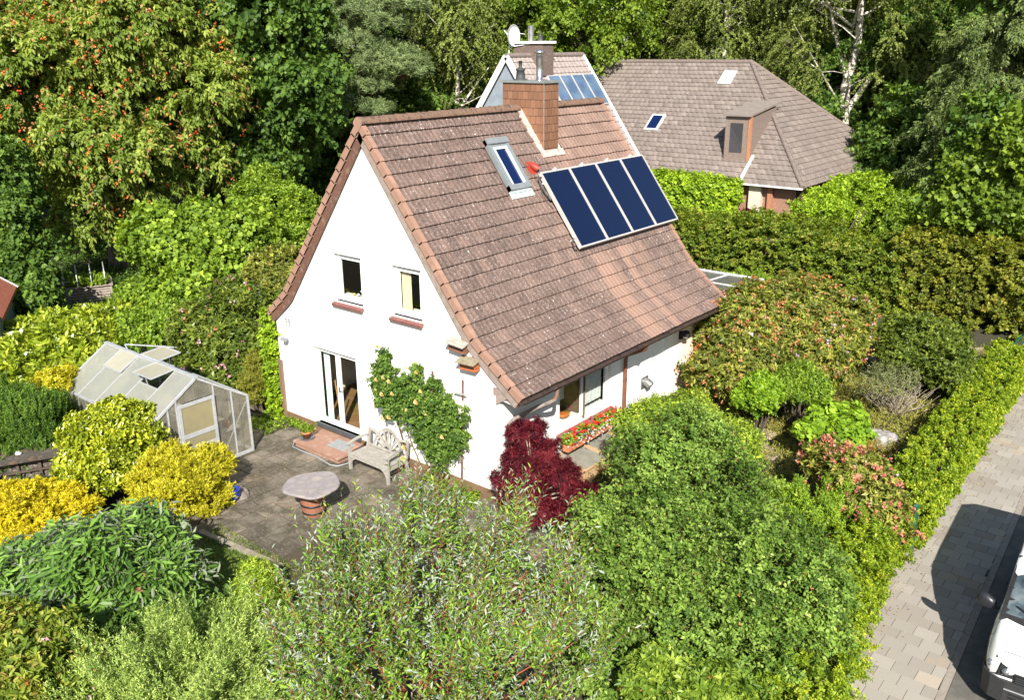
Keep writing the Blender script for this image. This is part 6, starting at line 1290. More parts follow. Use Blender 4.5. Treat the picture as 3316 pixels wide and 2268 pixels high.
    do = d.build('door', A, t); h = MB(); h.bar((a+.035, yd-.02, .83), (a+.035, yd-.06, .83), .02, .02); h.bar((a+.035, yd-.06, .83), (a+.16, yd-.06, .84), .02, .02); h.build('handle', mat('steel', (.5,)*3), do)
    g = MB()
    for z0, z1 in ((.16, .62), (.72, .95), (1.06, 1.74)): g.box((a+.07, yd-.004, z0), (b2-.07, yd+.004, z1))
    g.build('door_panel', mat('door_acrylic', (.27, .235, .13), (.22, .195, .12), 3, .35), do)
    s = MB(); s.box((x0+.1, y0+.3, .7), (x0+.7, y1-.2, .74)); s.box((x1-.6, y0+.3, .6), (x1-.1, y1-.2, .64)); 
    for y in (y0+.4, y0+2.2, y1-.4): s.box((x0+.62, y, 0), (x0+.66, y+.04, .7)); s.box((x1-.58, y, 0), (x1-.54, y+.04, .6))
    s.build('shelf', TEAK, t); rr = random.Random(3)
    for k in range(9):
        p = MB(); y = y0+.5+k*.42; x = x0+.35 if k % 2 else x1-.35; z = .74 if k % 2 else .64; p.lathe([(0, 0), (.06, 0), (.09, .16), (.08, .16), (0, .13)], (x, y, z), 12); o = p.build('pot', TER, t)
    bx_ = MB(); bx_.box((-4.2, y0+.35, .75), (-3.75, y0+.9, .95)); bx_.build('crate', mat('box_brown', (.24,)*3), t)
greenhouse()
# cold glass light leaning behind the greenhouse
t = absthing('glass_light', 'old glazed frame leaning behind the greenhouse', 'glass frame', (-1.2, 7.9, 0)); a, b, c, d = (Vector(p) for p in ((-1.95, 8.3, 1.75), (-.75, 7.2, 1.55), (-.35, 6.6, .3), (-1.6, 7.9, .3)))
g = MB(); g.quad([a, b, c, d]); g.build('pane', glass('old_glass', (.65, .75, .72), .1, 1.5, .15), t); f = MB()
for p, q in ((a, b), (b, c), (c, d), (d, a)): f.bar(p, q, .03, .03)
f.build('frame', mat('greenhouse_alu', (.5,)*3), t)
# insect-hotel-like wood store with slate roof at the left edge
def store():
    P = at(75, 1110); t = absthing('insect_hotel', 'dark weathered insect hotel with stone-filled bays at the left edge', 'insect hotel', P); x, y = float(P[0]), float(P[1]); DK = mat('dark_oak', (.1, .075, .06), (.06, .045, .035), 7, .9, bmp=.4)
    M = Matrix.Translation((x, y, 0)) @ Matrix.Rotation(R(24-90+39), 4, 'Z')   # front turned to the camera
    f = MB()
    for xx in (-.62, -.2, .25, .62): f.box((xx-.03, -.15, 0), (xx+.03, .15, .8), 0, M)
    for zz in (0, .25, .5, .76): f.box((-.65, -.16, zz), (.65, .16, zz+.045), 0, M)
    f.build('frame', DK, t); s = MB(); s.box((-.6, -.08, .03), (.6, .1, .76), 0, M); s.build('filling', mat('stone_fill', (.2, .17, .15), (.05, .04, .035), 11, .95, c3=(.3, .26, .22), bmp=1.0), t)
    r = MB(); r.box((-.74, -.3, 0), (.74, .32, .06), 0, M @ Matrix.Translation((0, 0, .84)) @ Matrix.Rotation(R(9), 4, 'X'), .01); ro = r.build('roof', mat('tar_roof', (.1, .085, .07), (.05, .045, .04), 5, .9, c3=(.16, .1, .06), bmp=.6), t)
    q = M @ Vector((-.15, 0, .93)); rock('rock', 'white stone on the roof of the insect hotel', 'rock', q, .07, MATS['white_stone'], 7); q = M @ Vector((-.6, -.05, .92)); rock('rock', 'buff stone on the left end of the insect hotel roof', 'rock', q, .08, MATS['buff_stone'], 8)
store()
# raised bed with metal hoops
def rbed():
    t = absthing('raised_bed', 'weathered slatted raised bed under bent metal hoops', 'raised bed', (2.2, 20.3, 0)); M = Matrix.Translation((2.15, 19.9, 0)) @ Matrix.Rotation(R(-25), 4, 'Z'); W = mat('bed_wood', (.34, .29, .25), (.24, .2, .17), 8, .9, bmp=.2)
    s = MB()
    for k in range(6):
        z = .08+k*.11; s.box((-1.15, -.62, z), (1.15, -.59, z+.085), 0, M); s.box((-1.15, .59, z), (1.15, .62, z+.085), 0, M); s.box((-1.15, -.59, z), (-1.12, .59, z+.085), 0, M); s.box((1.12, -.59, z), (1.15, .59, z+.085), 0, M)
    s.build('slats', W, t); f = MB()
    for x in (-1.17, 0, 1.17):
        for y in (-.6, .6): f.box((x-.04, y-.04, 0), (x+.04, y+.04, .76), 0, M)
    f.box((-1.25, -.7, .76), (1.25, -.56, .79), 0, M); f.box((-1.25, .56, .76), (1.25, .7, .79), 0, M); f.box((-1.25, -.56, .76), (-1.1, .56, .79), 0, M); f.box((1.1, -.56, .76), (1.25, .56, .79), 0, M); f.build('frame', W, t)
    e = MB(); e.box((-1.1, -.58, .05), (1.1, .58, .68), 0, M); e.build('soil', mat('bed_soil', (.05, .035, .02), (.09, .065, .04), 9, .95), t)
    for k in range(5):
        x = -1.0+k*.5; h = MB(); h.tube([M @ Vector((x, .55*math.cos(math.pi*j/14), .72+.85*math.sin(math.pi*j/14)**.8)) for j in range(15)], .022, 8); h.build('hoop', mat('hoop_alu', (.6, .6, .6), None, 5, .35, .6), t)
    r_ = np.random.default_rng(8); C = np.array([list(M @ Vector((r_.uniform(-.2, 1.0), r_.uniform(-.5, .5), .8))) for _ in range(70)])-np.array([2.2, 20.3, 0]); lf, q = sprays(C, np.tile([0., 0, 1], (70, 1)), r_, .25, 6, 8, .1, .06); leaf_mesh('seedlings', mat_=L_hazel, parent=t, **lf)
rbed()
t = absthing('garden_obelisk', 'tall wooden lattice plant obelisk left of the raised bed', 'obelisk', at(80, 725)); P = Vector([float(x) for x in at(80, 725)]); o = MB()
for a in range(4): o.bar(P+Vector((.2*math.cos(a*1.57+.4), .2*math.sin(a*1.57+.4), 0)), P+Vector((.05*math.cos(a*1.57+.4), .05*math.sin(a*1.57+.4), 1.9)), .035, .035)
for k in range(1, 12):
    z = k*.15; q = .2-.079*z
    for a in range(4): 
        p0, p1 = (P+Vector((q*math.cos(b*1.57+.4), q*math.sin(b*1.57+.4), z+dz)) for b, dz in ((a, 0), (a+1, .15))); o.bar(p0, p1, .016, .016)
        p0, p1 = (P+Vector((q*math.cos(b*1.57+.4), q*math.sin(b*1.57+.4), z+dz)) for b, dz in ((a, .15), (a+1, 0))); o.bar(p0, p1, .016, .016)
o.build('lattice', mat('bed_wood', (.3,)*3), t)
P = at(321, 762, .2); P[2] = 0; t = absthing('carved_post', 'pale carved wooden post among the shrubs behind the greenhouse', 'post', P); x, y = float(P[0]), float(P[1]); o = MB(); zs = [(0, .14), (.75, .15)]
o.box((x-.13, y-.13, 0), (x+.13, y+.13, .42), 0, None, .02); o.box((x-.13, y-.12, .44), (x+.14, y+.13, .7), 0, None, .02); o.box((x-.14, y-.14, .72), (x+.13, y+.13, .98), 0, None, .02); o.build('blocks', mat('bleached_wood', (.5, .45, .38), (.38, .34, .28), 8, .9), t)
o = MB(); o.box((x-.1, y-.1, .98), (x+.1, y+.1, 1.2), 0, None, .03); o.lathe([(0, 0), (.14, 0), (.15, .05), (.1, .12), (.14, .16), (.13, .22), (0, .24)], (x, y, 1.2), 14); o.build('head', mat('dark_carving', (.12, .1, .08), (.45, .4, .34), 14, .9), t)
# garden shed behind the cherry
t = absthing('garden_shed', 'dark wooden garden shed with pale eaves in the shade of the cherry', 'shed', (9.6, 26.5, 0)); s = MB(); s.box((8.0, 25.0, 0), (11.4, 28.4, 2.1)); s.build('wall', mat('shed_wood', (.1, .065, .045), (.07, .045, .03), 6, .9, stretch=(6, 6, .5)), t)
s = MB(); s.prism([(7.7, 24.6, 2.1), (11.7, 24.6, 2.1), (11.7, 24.6, 2.2), (9.7, 24.6, 2.9), (7.7, 24.6, 2.2)], (0, 4.2, 0)); s.build('roof', mat('shed_roof', (.16, .15, .14), None, 5, .9), t); s = MB(); s.bar((7.65, 24.55, 2.16), (9.7, 24.55, 2.88), .04, .14); s.bar((9.7, 24.55, 2.88), (11.75, 24.55, 2.16), .04, .14); s.bar((7.65, 24.55, 2.12), (7.65, 28.8, 2.12), .06, .14); s.build('eaves_board', mat('pale_paint', (.55, .56, .5), None, 5, .7), t)
# the red-roofed outbuilding cut by the left edge
e0 = np.array(at(38, 650, 2.2)); e1 = np.array(at(0, 735, 2.2)); u = unit(e1-e0); nrm = np.array([u[1], -u[0], 0]); nrm = nrm if nrm[0]*1 < 0 or True else nrm
if (nrm @ (np.array(at(-100, 640, 2.2))-e0)) < 0: nrm = -nrm
t = absthing('garage', 'red-roofed outbuilding with grey wall cut off by the left edge', 'garage', (e0+nrm*2)*[1, 1, 0]); E0 = Vector([float(a) for a in e0]); U = Vector([float(a) for a in u]); Nn_ = Vector([float(a) for a in nrm])
E1 = E0+U*4; rs = 1.0; G = E0+Nn_*2.2+Vector((0, 0, 1.7)); G1 = E1+Nn_*2.2+Vector((0, 0, 1.7)); F0 = E0+Nn_*4.4; F1 = E1+Nn_*4.4
s = MB(); s.quad([E0, E1, G1, G]); s.quad([G, G1, F1, F0]); dn = Vector((0, 0, -.12)); s.quad([E0, G, G+dn, E0+dn]); s.quad([G, F0, F0+dn, G+dn]); s.quad([E0, E0+dn, E1+dn, E1]); s.build('roof', mat('red_roof', (.4, .13, .08), (.32, .1, .06), 6, .8, bmp=.4), t)
i_ = .18; W0, W1_, W2_, W3 = E0+U*i_+Nn_*i_, E1-U*i_+Nn_*i_, F1-U*i_-Nn_*i_, F0+U*i_-Nn_*i_; s = MB()
for a, b in ((W0, W1_), (W1_, W2_), (W2_, W3), (W3, W0)): s.quad([(a.x, a.y, 0), (b.x, b.y, 0), (b.x, b.y, 2.25), (a.x, a.y, 2.25)])
s.quad([(W0.x, W0.y, 2.25), (W3.x, W3.y, 2.25), tuple(G+U*i_+Vector((0, 0, -.15)))]); s.build('wall', mat('grey_wall', (.25, .28, .29), (.2, .23, .24), 3, .9), t); s = MB(); s.bar(E0+Vector((0, 0, -.06)), G+Vector((0, 0, -.06)), .03, .16); s.bar(F0+Vector((0, 0, -.06)), G+Vector((0, 0, -.06)), .03, .16); s.build('verge_board', PVC, t)
# glass canopy at the back corner of the house
t = absthing('glass_canopy', 'lean-to glass canopy behind the far corner of the house', 'canopy', (11, -2.6, 0)); A_ = mat('canopy_white', (.62, .64, .63), None, 5, .5)
cx0, cx1, cy0, cy1, za, zb = 9.6, 12.9, -3.95, -.4, 2.72, 2.52
zc = lambda x: za+(zb-za)*(x-cx0)/(cx1-cx0)
for i in range(3):
    ya, yb = cy0+(cy1-cy0)*i/3+.02, cy0+(cy1-cy0)*(i+1)/3-.02; g = MB(); g.quad([(cx0, ya, zc(cx0)), (cx1, ya, zc(cx1)), (cx1, yb, zc(cx1)), (cx0, yb, zc(cx0))]); g.build('pane', glass('canopy_glass', (.5, .56, .5), .3, 1.5, .4), t)
f = MB()
for i in range(4): y = cy0+(cy1-cy0)*i/3; f.bar((cx0, y, zc(cx0)), (cx1, y, zc(cx1)), .04, .05)
f.bar((cx1, cy0, zc(cx1)), (cx1, cy1, zc(cx1)), .06, .07); f.bar((cx0, cy0, zc(cx0)-.02), (cx0, cy1, zc(cx0)-.02), .06, .07); f.bar(((cx0+cx1)/2, cy0, zc(11.05)-.01), ((cx0+cx1)/2, cy1, zc(11.05)-.01), .03, .04); f.build('frame', A_, t)
for y in (cy0+.05, cy1-.05): p = MB(); p.box((cx1-.05, y-.03, 0), (cx1+.01, y+.03, zb-.03)); p.build('post', A_, t)
g = MB(); g.tube([(cx0, cy0-.06, zc(cx0)-.02), (cx1, cy0-.06, zc(cx1)-.02)], .03, 6); g.build('gutter', mat('gutter_brown', (.1,)*3), t)

# ---- the neighbouring house
NT = None
def neighbour():
    global NT
    t = absthing('neighbour_house', 'large hipped grey-brown house with dormer and brick chimney beyond the hedge', 'house', (36, 10, 0))
    m, n, l, b = _nt('old_roof_tile'); co = objco(n, l); v = n.new('ShaderNodeAttribute'); v.attribute_name = 'v'
    c = ramp(n, l, v.outputs['Fac'], [(0, (.14, .115, .1)), (.5, (.2, .165, .145)), (1, (.27, .225, .195))]); c = mix(n, l, math_(n, l, 'MULTIPLY', noise(n, l, co, 1.1, 7, .7), .6), c, (.13, .1, .09)); c = mix(n, l, math_(n, l, 'MULTIPLY', ramp(n, l, noise(n, l, co, 8, 6, .7), [(.56, (0, 0, 0)), (.68, (1, 1, 1))]), .5), c, (.38, .34, .32)); l.new(c, b.inputs['Base Color']); b.inputs['Roughness'].default_value = .9
    TM = m; rr = random.Random(1)
    def plane_tiles(name, a, b, c, d, par, m_=TM, tw=.33, row=.36):
        """a-b eave, d-c top edge (may be shorter); courses of tiles clipped to the outline"""
        a, b, c, d = (Vector(p) for p in (a, b, c, d)); u = (b-a).normalized(); nn = u.cross(d-a).normalized(); nn = -nn if nn.z < 0 else nn; w_ = nn.cross(u); w_ = -w_ if w_.z < 0 else w_
        H = (d-a).dot(w_); Lx = (b-a).length; dx = (d-a).dot(u); cx = (c-a).dot(u); mb = MB(); vs = []; r = 0; k = int(H/row)+1
        for r in range(k):
            h0, h1 = H*r/k, H*(r+1)/k; f0 = h0/H; xl, xr = dx*f0, Lx+(cx-Lx)*f0; f1 = h1/H; xl1, xr1 = dx*f1, Lx+(cx-Lx)*f1
            n_ = max(1, int((xr-xl)/tw)); 
            for i in range(n_):
                q0, q1 = i/n_, (i+1)/n_; e = .05+rr.uniform(-.006, .006); P = lambda x, h, o: a+u*x+w_*h+nn*o
                p = [P(xl+(xr-xl)*q0, h0-.03, e), P(xl+(xr-xl)*(q0+q1)/2, h0-.03, e+.03), P(xl+(xr-xl)*q1, h0-.03, e), P(xl1+(xr1-xl1)*q1, h1, .012), P(xl1+(xr1-xl1)*(q0+q1)/2, h1, .03), P(xl1+(xr1-xl1)*q0, h1, .012)]
                kf = len(mb.f); mb.quad([p[0], p[1], p[4], p[5]]); mb.quad([p[1], p[2], p[3], p[4]]); mb.quad([p[0]-nn*e, p[2]-nn*e, p[2], p[1], p[0]]); vs += [min(1, max(0, rr.gauss(.5, .2)))]*(len(mb.f)-kf)
        return mb.build(name, m_, par, attr={'v': vs, 'clean': [0]*len(vs)})
    # wing: eaves along y at x=30 and x=44, ridge at x=37 ; gable at y=10.6, hip at y=1.9
    xe, xr, xb_, yA, yB, zE, zR, yH = 29.9, 37.0, 44.1, 17.6, 1.7, 2.85, 8.65, 8.2
    W = MB(); W.box((xe+.5, yB+.5, 0), (xb_-.5, 13.5, zE-.05)); wl_ = W.build('wall', mat('brick_wall', (.3, .17, .12), (.24, .13, .09), 14, .9, c3=(.36, .22, .16)), t)
    rf = MB(); rf.quad([(xe+.4, yB+.4, zE-.02), (xe+.4, yA, zE-.02), (xb_-.4, yA, zE-.02), (xb_-.4, yB+.4, zE-.02)]); ro = rf.build('roof', mat('roof_board', (.1,)*3), t)
    gl_y = lambda f: 10.6+(19.1-10.6)*f     # the left verge leans back along the older wing
    plane_tiles('tiles', (xe, 18.6, zE), (xe, yB, zE), (xr, yH, zR), (xr, 18.6, zR), ro); plane_tiles('tiles', (xb_, yB, zE), (xb_, 18.6, zE), (xr, 18.6, zR), (xr, yH, zR), ro)
    plane_tiles('tiles', (xe, yB, zE), (xb_, yB, zE), (xr+.01, yH, zR), (xr-.01, yH, zR), ro)
    rg_ = MB()
    for p, q in (((xr, 18.6, zR+.04), (xr, yH, zR+.04)), ((xr, yH, zR+.04), (xe, yB, zE+.05)), ((xr, yH, zR+.04), (xb_, yB, zE+.05))):
        p, q = Vector(p), Vector(q); L = (q-p).length; k = int(L/.4)
        for i in range(k): rg_.tube([p.lerp(q, i/k), p.lerp(q, (i+1.08)/k)], [.12, .14], 8)
    rg_.build('ridge_tiles', mat('old_ridge', (.2, .16, .14), (.14, .11, .1), 6, .9), ro)
    g = MB(); g.bar((xe-.1, 11.1, zE-.03), (xe-.1, yB-.05, zE-.03), .1, .08); g.build('gutter', PVC, t)
    # dormer-like brick flank, flat dormer, skylights
    sl = (zR-zE)/(xr-xe)
    def on(x, off=0): return zE+(x-xe)*sl+off
    d = MB(); d.prism([(31.2, 5.35, on(31.2)), (35.5, 5.35, on(35.5)), (31.2, 5.35, on(31.2)+1.2)], (0, .0001, 0)); 
    D1 = MB(); D1.faces([(31.0, 5.2, on(31.0)-.1), (34.3, 5.2, on(34.3)), (31.0, 5.2, on(34.3)-.3), (31.0, 6.6, on(31.0)-.1), (34.3, 6.6, on(34.3)), (31.0, 6.6, on(34.3)-.3)], [(0, 1, 2), (5, 4, 3), (0, 2, 5, 3)]); dm = D1.build('dormer', mat('dormer_slate', (.22, .17, .145), (.17, .13, .11), 9, .85), t)
    D2 = MB(); D2.bar((30.8, 5.9, on(34.3)-.3), (34.6, 5.9, on(34.6)+.0), 1.6, .1); D2.build('dormer_roof', mat('lead_brown', (.25, .21, .185), (.2, .17, .15), 4, .8), dm)
    D3 = MB(); D3.box((30.96, 5.13, on(31.0)-.05), (31.1, 5.3, on(34.3)-.33)); D3.build('corner_brick', mat('orange_brick', (.4, .18, .1), (.3, .14, .08), 12, .9), dm)
    D3 = MB(); D3.bar((29.95, 5.05, on(29.95)+.1), (31.3, 5.05, on(31.3)+.1), .12, .1); D3.build('lead_flashing', PVC, dm)
    D3 = MB(); D3.box((30.97, 5.6, on(31.0)+.5), (31.02, 6.3, on(34.3)-.7)); D3.build('window', pane_dark('far_dormer_pane', (.05, .05, .055)), dm)
    for (x, y, w_, h_, mm) in ((32.9, 12.0, .9, 1.3, pane_dark('far_pane')), (35.9, 9.1, .8, 1.1, mat('sky_pane', (.4, .48, .52), None, 3, .2))):
        M = Matrix.Translation((x, y, on(x, .08))) @ Matrix.Rotation(-math.atan(sl), 4, 'Y'); s = MB(); s.box((-h_/2, -w_/2, -.05), (h_/2, w_/2, .06), 0, M); so = s.build('skylight', mat('skylight_frame', (.5, .55, .55), None, 3, .5), ro); s = MB(); s.box((-h_/2+.14, -w_/2+.14, .06), (h_/2-.14, w_/2-.14, .075), 0, M); s.build('pane', mm, so)
    # porch below the eave
    p = MB(); p.box((30.1, 3.95, 0), (30.5, 4.6, 2.75)); p.build('pier', mat('cream_wall', (.6, .5, .42), (.52, .43, .36), 4, .9), t); p = MB(); p.box((30.15, 3.35, 0), (30.4, 3.6, 2.75)); p.build('post', mat('orange_brick', (.4,)*3), t); p = MB(); p.box((30.42, 1.9, .01), (30.46, 3.9, 2.6)); p.build('porch_recess', mat('dark_recess', (.05, .03, .02), None, 4, .9), t)
    p = MB(); p.box((29.2, 2.2, 0), (30.4, 4.4, .1)); p.build('porch_step', mat('buff_slab', (.4,)*3), t)
    # older wing behind, ridge along x
    x0, x1, yr, hw, zr, ze = 22.0, 28.5, 14.15, 4.6, 9.15, 2.9
    gw_ = MB(); gw_.prism([(x0+.15, yr-hw+.35, 0), (x0+.15, yr+hw-.35, 0), (x0+.15, yr+hw-.35, ze+.3), (x0+.15, yr, zr-.15), (x0+.15, yr-hw+.35, ze+.3)], (x1-x0-.3, 0, 0)); gw_.build('wall', mat('grey_blue_wall', (.24, .28, .32), (.19, .22, .26), 3, .9), t)
    m, n, l, b = _nt('pale_old_tile'); co = objco(n, l); c = ramp(n, l, noise(n, l, co, 9, 7, .75), [(.35, (.2, .155, .135)), (.55, (.33, .28, .26)), (.7, (.44, .4, .38))]); l.new(c, b.inputs['Base Color']); b.inputs['Roughness'].default_value = .9
    rf = MB(); rf.quad([(x0, yr-hw, ze-.05), (x1, yr-hw, ze-.05), (x1, yr, zr-.06), (x0, yr, zr-.06)]); rf.quad([(x0, yr+hw, ze-.05), (x0, yr, zr-.06), (x1, yr, zr-.06), (x1, yr+hw, ze-.05)]); ro2 = rf.build('roof', mat('roof_board', (.1,)*3), t)
    plane_tiles('tiles', (x0, yr-hw, ze), (x1, yr-hw, ze), (x1, yr, zr), (x0, yr, zr), ro2, m); plane_tiles('tiles', (x1, yr+hw, ze), (x0, yr+hw, ze), (x0, yr, zr), (x1, yr, zr), ro2, m)
    rg_ = MB(); k = 36
    for i in range(k): rg_.tube([(x0+(x1-x0)*i/k, yr, zr+.03), (x0+(x1-x0)*(i+1.1)/k, yr, zr+.03)], [.12, .14], 8)
    rg_.build('ridge_tiles', mat('old_ridge', (.2,)*3), ro2)
    for s_ in (-1, 1):
        v = MB(); v.bar((x0-.02, yr+s_*.02, zr), (x0-.02, yr+s_*hw, ze), .06, .3, (0, 0, 1)); v.build('barge_board', PVC, ro2); v = MB(); v.bar((x1+.0, yr+s_*.02, zr+.03), (x1+.0, yr+s_*hw, ze+.03), .14, .16, (0, 0, 1)); v.build('barge_board', PVC, ro2)
    a_ = math.atan2(zr-ze, hw); 
    for k in range(4):
        M = Matrix.Translation((24.2+k*1.04, yr-.75, zr-.75*math.tan(a_))) @ Matrix.Rotation(a_, 4, 'X'); s = MB(); s.box((0, -1.9, .06), (1.0, 0, .14), 0, M); so = s.build('solar_panel', ALU, t); s = MB(); s.box((.05, -1.85, .14), (.95, -.05, .15), 0, M); s.build('glass_cover', mat('sky_panel', (.06, .1, .18), (.12, .18, .27), 1.2, .15), so)
    # chimney with dish
    cx, cy = 24.3, yr+.1; c = MB(); c.box((cx-.45, cy-.95, 8.2), (cx+.45, cy+.95, 9.75)); co_ = c.build('chimney', mat('dark_brick', (.16, .1, .08), (.1, .07, .06), 18, .9, c3=(.26, .22, .2), stretch=(1, 1, 3)), t); c = MB(); c.box((cx-.55, cy-1.05, 9.75), (cx+.55, cy+1.05, 9.87)); c.build('cap_plate', PVC, co_)
    c = MB(); c.lathe([(.16, 0), (.16, .75)], (cx, cy+.15, 9.87), 14); c.build('chimney_pot', mat('zinc', (.3,)*3), co_); c = MB(); c.lathe([(.16, 0), (.1, .22), (.13, .26), (.05, .3), (.05, .5), (0, .5)], (cx, cy-.45, 9.87), 14); c.build('chimney_pot', mat('pot_dark', (.05,)*3), co_)
    s = absthing('satellite_dish', 'white satellite dish on a mast at the far chimney', 'satellite dish', (cx-.6, cy+1.1, 9)); c = MB(); c.tube([(cx-.55, cy+1.15, 8.6), (cx-.55, cy+1.15, 10.3)], .03, 8); c.tube([(cx-.55, cy+1.15, 9.6), (cx-.45, cy-.1, 9.72)], .02, 6); c.tube([(cx-.55, cy+1.45, 10.4), (cx-.55, cy+1.15, 10.1), (cx-.55, cy+1.1, 9.5)], .03, 6); c.build('mast', PVC, s)
    M = Matrix.Translation((cx-.55, cy+.95, 10.15)) @ Matrix.Rotation(R(78), 4, 'Y') @ Matrix.Rotation(R(88), 4, 'X'); c = MB(); c.lathe([(0, 0), (.2, .02), (.4, .07), (.52, .12), (.53, .12), (.4, .09), (.2, .04), (0, .02)], (0, 0, 0), 24); 
    c.v = [tuple(M @ Vector(p)) for p in c.v]; c.build('dish', mat('dish_white', (.75, .75, .75), None, 3, .4), s); c = MB(); c.tube([M @ Vector((0, .5, .1)), M @ Vector((0, .3, .6))], .015, 6); c.build('arm', PVC, s)
neighbour()
# ---- fallen leaves and petals
_n = 700; _q = np.random.default_rng(61); _x = _q.uniform(-4, 15, _n); _p = np.stack([_x, -11.42-np.abs(_q.normal(size=_n))*.28, np.full(_n, .012)], 1)
_p2 = np.stack([_q.uniform(-4.4, -.3, 380), _q.uniform(-3, 2.6, 380), np.full(380, .012)], 1); _p = np.concatenate([_p, _p2]); _n = len(_p)
tag(leaf_mesh('fallen_leaves', _p, unit(_q.normal(size=(_n, 3))*[1, 1, .1]), unit(_q.normal(size=(_n, 3))*.25+[0, 0, 1]), _q.uniform(.02, .05, _n), _q.uniform(.012, .028, _n), _q.random(_n), np.zeros(_n), leafmat('dead_leaf', [(0, (.16, .08, .035)), (.6, (.3, .17, .07)), (1, (.34, .3, .08))], trans=.1)), 'dry leaves and petals scattered on the paving', kind='stuff')
# ---- vehicles
def vprof(st, z):   # helper: cross-section ring for a loft station (x, half width low, half width belt, half width roof, zb, zbelt, ztop)
    pass
def van():
    t = thing('van', 'white van with black mirrors parked at the kerb in the lower right corner', 'van', (2.22, -14.33, 0), R(3))
    m, n, l, b = _nt('van_paint'); b.inputs['Base Color'].default_value = (.78, .78, .77, 1); b.inputs['Roughness'].default_value = .3; b.inputs['Coat Weight'].default_value = .6; b.inputs['Coat Roughness'].default_value = .05; PA = m
    BL = mat('black_trim', (.012, .012, .013), (.02, .02, .02), 9, .45); GP = pane_dark('van_glass', (.01, .016, .02)); RUB = mat('rubber', (.012, .012, .012), None, 9, .8)
    # stations: x, low half width, belt half width, roof half width, z bottom, z belt, z shoulder, z top
    S = [(-2.42, .70, .72, .6, .32, .62, .74, .78), (-2.36, .84, .84, .7, .26, .72, .88, .92), (-2.25, .90, .90, .76, .24, .8, .97, 1.01), (-2.05, .945, .94, .82, .24, .92, 1.06, 1.12), (-1.8, .95, .95, .84, .24, .99, 1.15, 1.2), (-1.62, .95, .95, .82, .24, 1.02, 1.22, 1.28), (-1.4, .95, .945, .85, .24, 1.04, 1.45, 1.51), (-1.16, .95, .94, .83, .24, 1.05, 1.7, 1.76), (-.95, .95, .94, .82, .24, 1.05, 1.85, 1.9), (-.5, .95, .94, .82, .24, 1.05, 1.89, 1.95), (0, .95, .94, .82, .24, 1.05, 1.9, 1.965), (1.2, .95, .94, .82, .24, 1.05, 1.91, 1.985), (2.2, .95, .94, .82, .24, 1.05, 1.9, 1.97), (2.42, .93, .93, .68, .26, 1.05, 1.84, 1.9), (2.47, .88, .88, .62, .35, 1.05, 1.7, 1.74)]
    ring = []
    for x, wl_, wb, wr_, zb, zm, zs, zt in S:
        r = [(wl_-.05, zb), (wl_, zb+.12), (wb+.004, (zb+zm)/2), (wb, zm), (wb-(wb-wr_)*.45, zm+(zs-zm)*.55), (wr_+.03, zs-.0), (wr_-.04, zs+(zt-zs)*.6), (wr_*.6, zt-.012), (0, zt)]
        ring.append([(x, y, z) for y, z in r]+[(x, -y, z) for y, z in r[:-1][::-1]])
    k = len(ring[0]); mb = MB(); vs = [p for r in ring for p in r]; F = [(i*k+j, (i+1)*k+j, (i+1)*k+(j+1) % k, i*k+(j+1) % k) for i in range(len(ring)-1) for j in range(k)]
    mb.faces(vs, F, 0, True); mb.faces(ring[0], [tuple(range(k))]); mb.faces(ring[-1], [tuple(range(k))[::-1]]); body = mb.build('body', PA, t)
    def sideat(x, z):   # half width of the side at a given station and height
        for a, b in zip(S, S[1:]):
            if a[0] <= x <= b[0]:
                f = (x-a[0])/(b[0]-a[0]); q = [a[i]+(b[i]-a[i])*f for i in range(8)]; break
        pts = [(q[4]+.12, q[1]), ((q[4]+q[5])/2, q[2]+.004), (q[5], q[2]), (q[5]+(q[6]-q[5])*.55, q[2]-(q[2]-q[3])*.45), (q[6], q[3]+.03)]
        for (z0, w0), (z1, w1) in zip(pts, pts[1:]):
            if z <= z1: return w0+(w1-w0)*max(0, (z-z0)/(z1-z0))
        return pts[-1][1]
    # windscreen, frame and dash
    def ws(y0, y1, xa, za, xb, zb_, off): return [(xa, y0, za+off), (xa, y1, za+off), (xb, y1*.86, zb_+off), (xb, y0*.86, zb_+off)]
    def strip(yw, lo, hi, off, m_, name):
        mb = MB(); n = 10; nz = 6; V = []
        for j in range(nz+1):
            f = lo+(hi-lo)*j/nz; x = -1.78+f*(.83)-.04*math.sin(f*3.1); z = 1.225+f*.68+.03*math.sin(f*3.1)
            for i in range(n+1):
                q = -1+2*i/n; w_ = yw-(.06*f); V.append((x+.07*q*q+off*-.6, q*w_, z-.035*q*q+off))
        mb.faces(V, [(j*(n+1)+i, (j+1)*(n+1)+i, (j+1)*(n+1)+i+1, j*(n+1)+i+1) for j in range(nz) for i in range(n)], smooth=True); return mb.build(name, m_, t)
    strip(.9, -.05, 1.0, .012, BL, 'windscreen_frame'); m, n, l, b = _nt('screen_glass'); b.inputs['Roughness'].default_value = .04
    l.new(ramp(n, l, noise(n, l, objco(n, l, (1, 1, 1)), 2.2, 3), [(.42, (.015, .022, .03)), (.55, (.05, .07, .085)), (.65, (.13, .16, .17))]), b.inputs['Base Color']); wso = strip(.84, .06, .93, .02, m, 'windscreen')
    for sy in (1,):
        bd = MB(); bd.lathe([(0, 0), (.05, 0), (.05, .002)], (0, 0, 0), 20); bd.v = [tuple(Matrix.Translation((-1.53, .6, 1.37)) @ Matrix.Rotation(R(-48), 4, 'Y') @ Vector(p)) for p in bd.v]; bo = bd.build('windscreen_badge', mat('badge_green', (.0, .4, .2), None, 3, .5), t)
        bd = MB(); bd.box((-.012, -.035, .003), (.012, .035, .005), 0, Matrix.Translation((-1.53, .6, 1.37)) @ Matrix.Rotation(R(-48), 4, 'Y')); bd.build('badge_mark', PVC, bo)
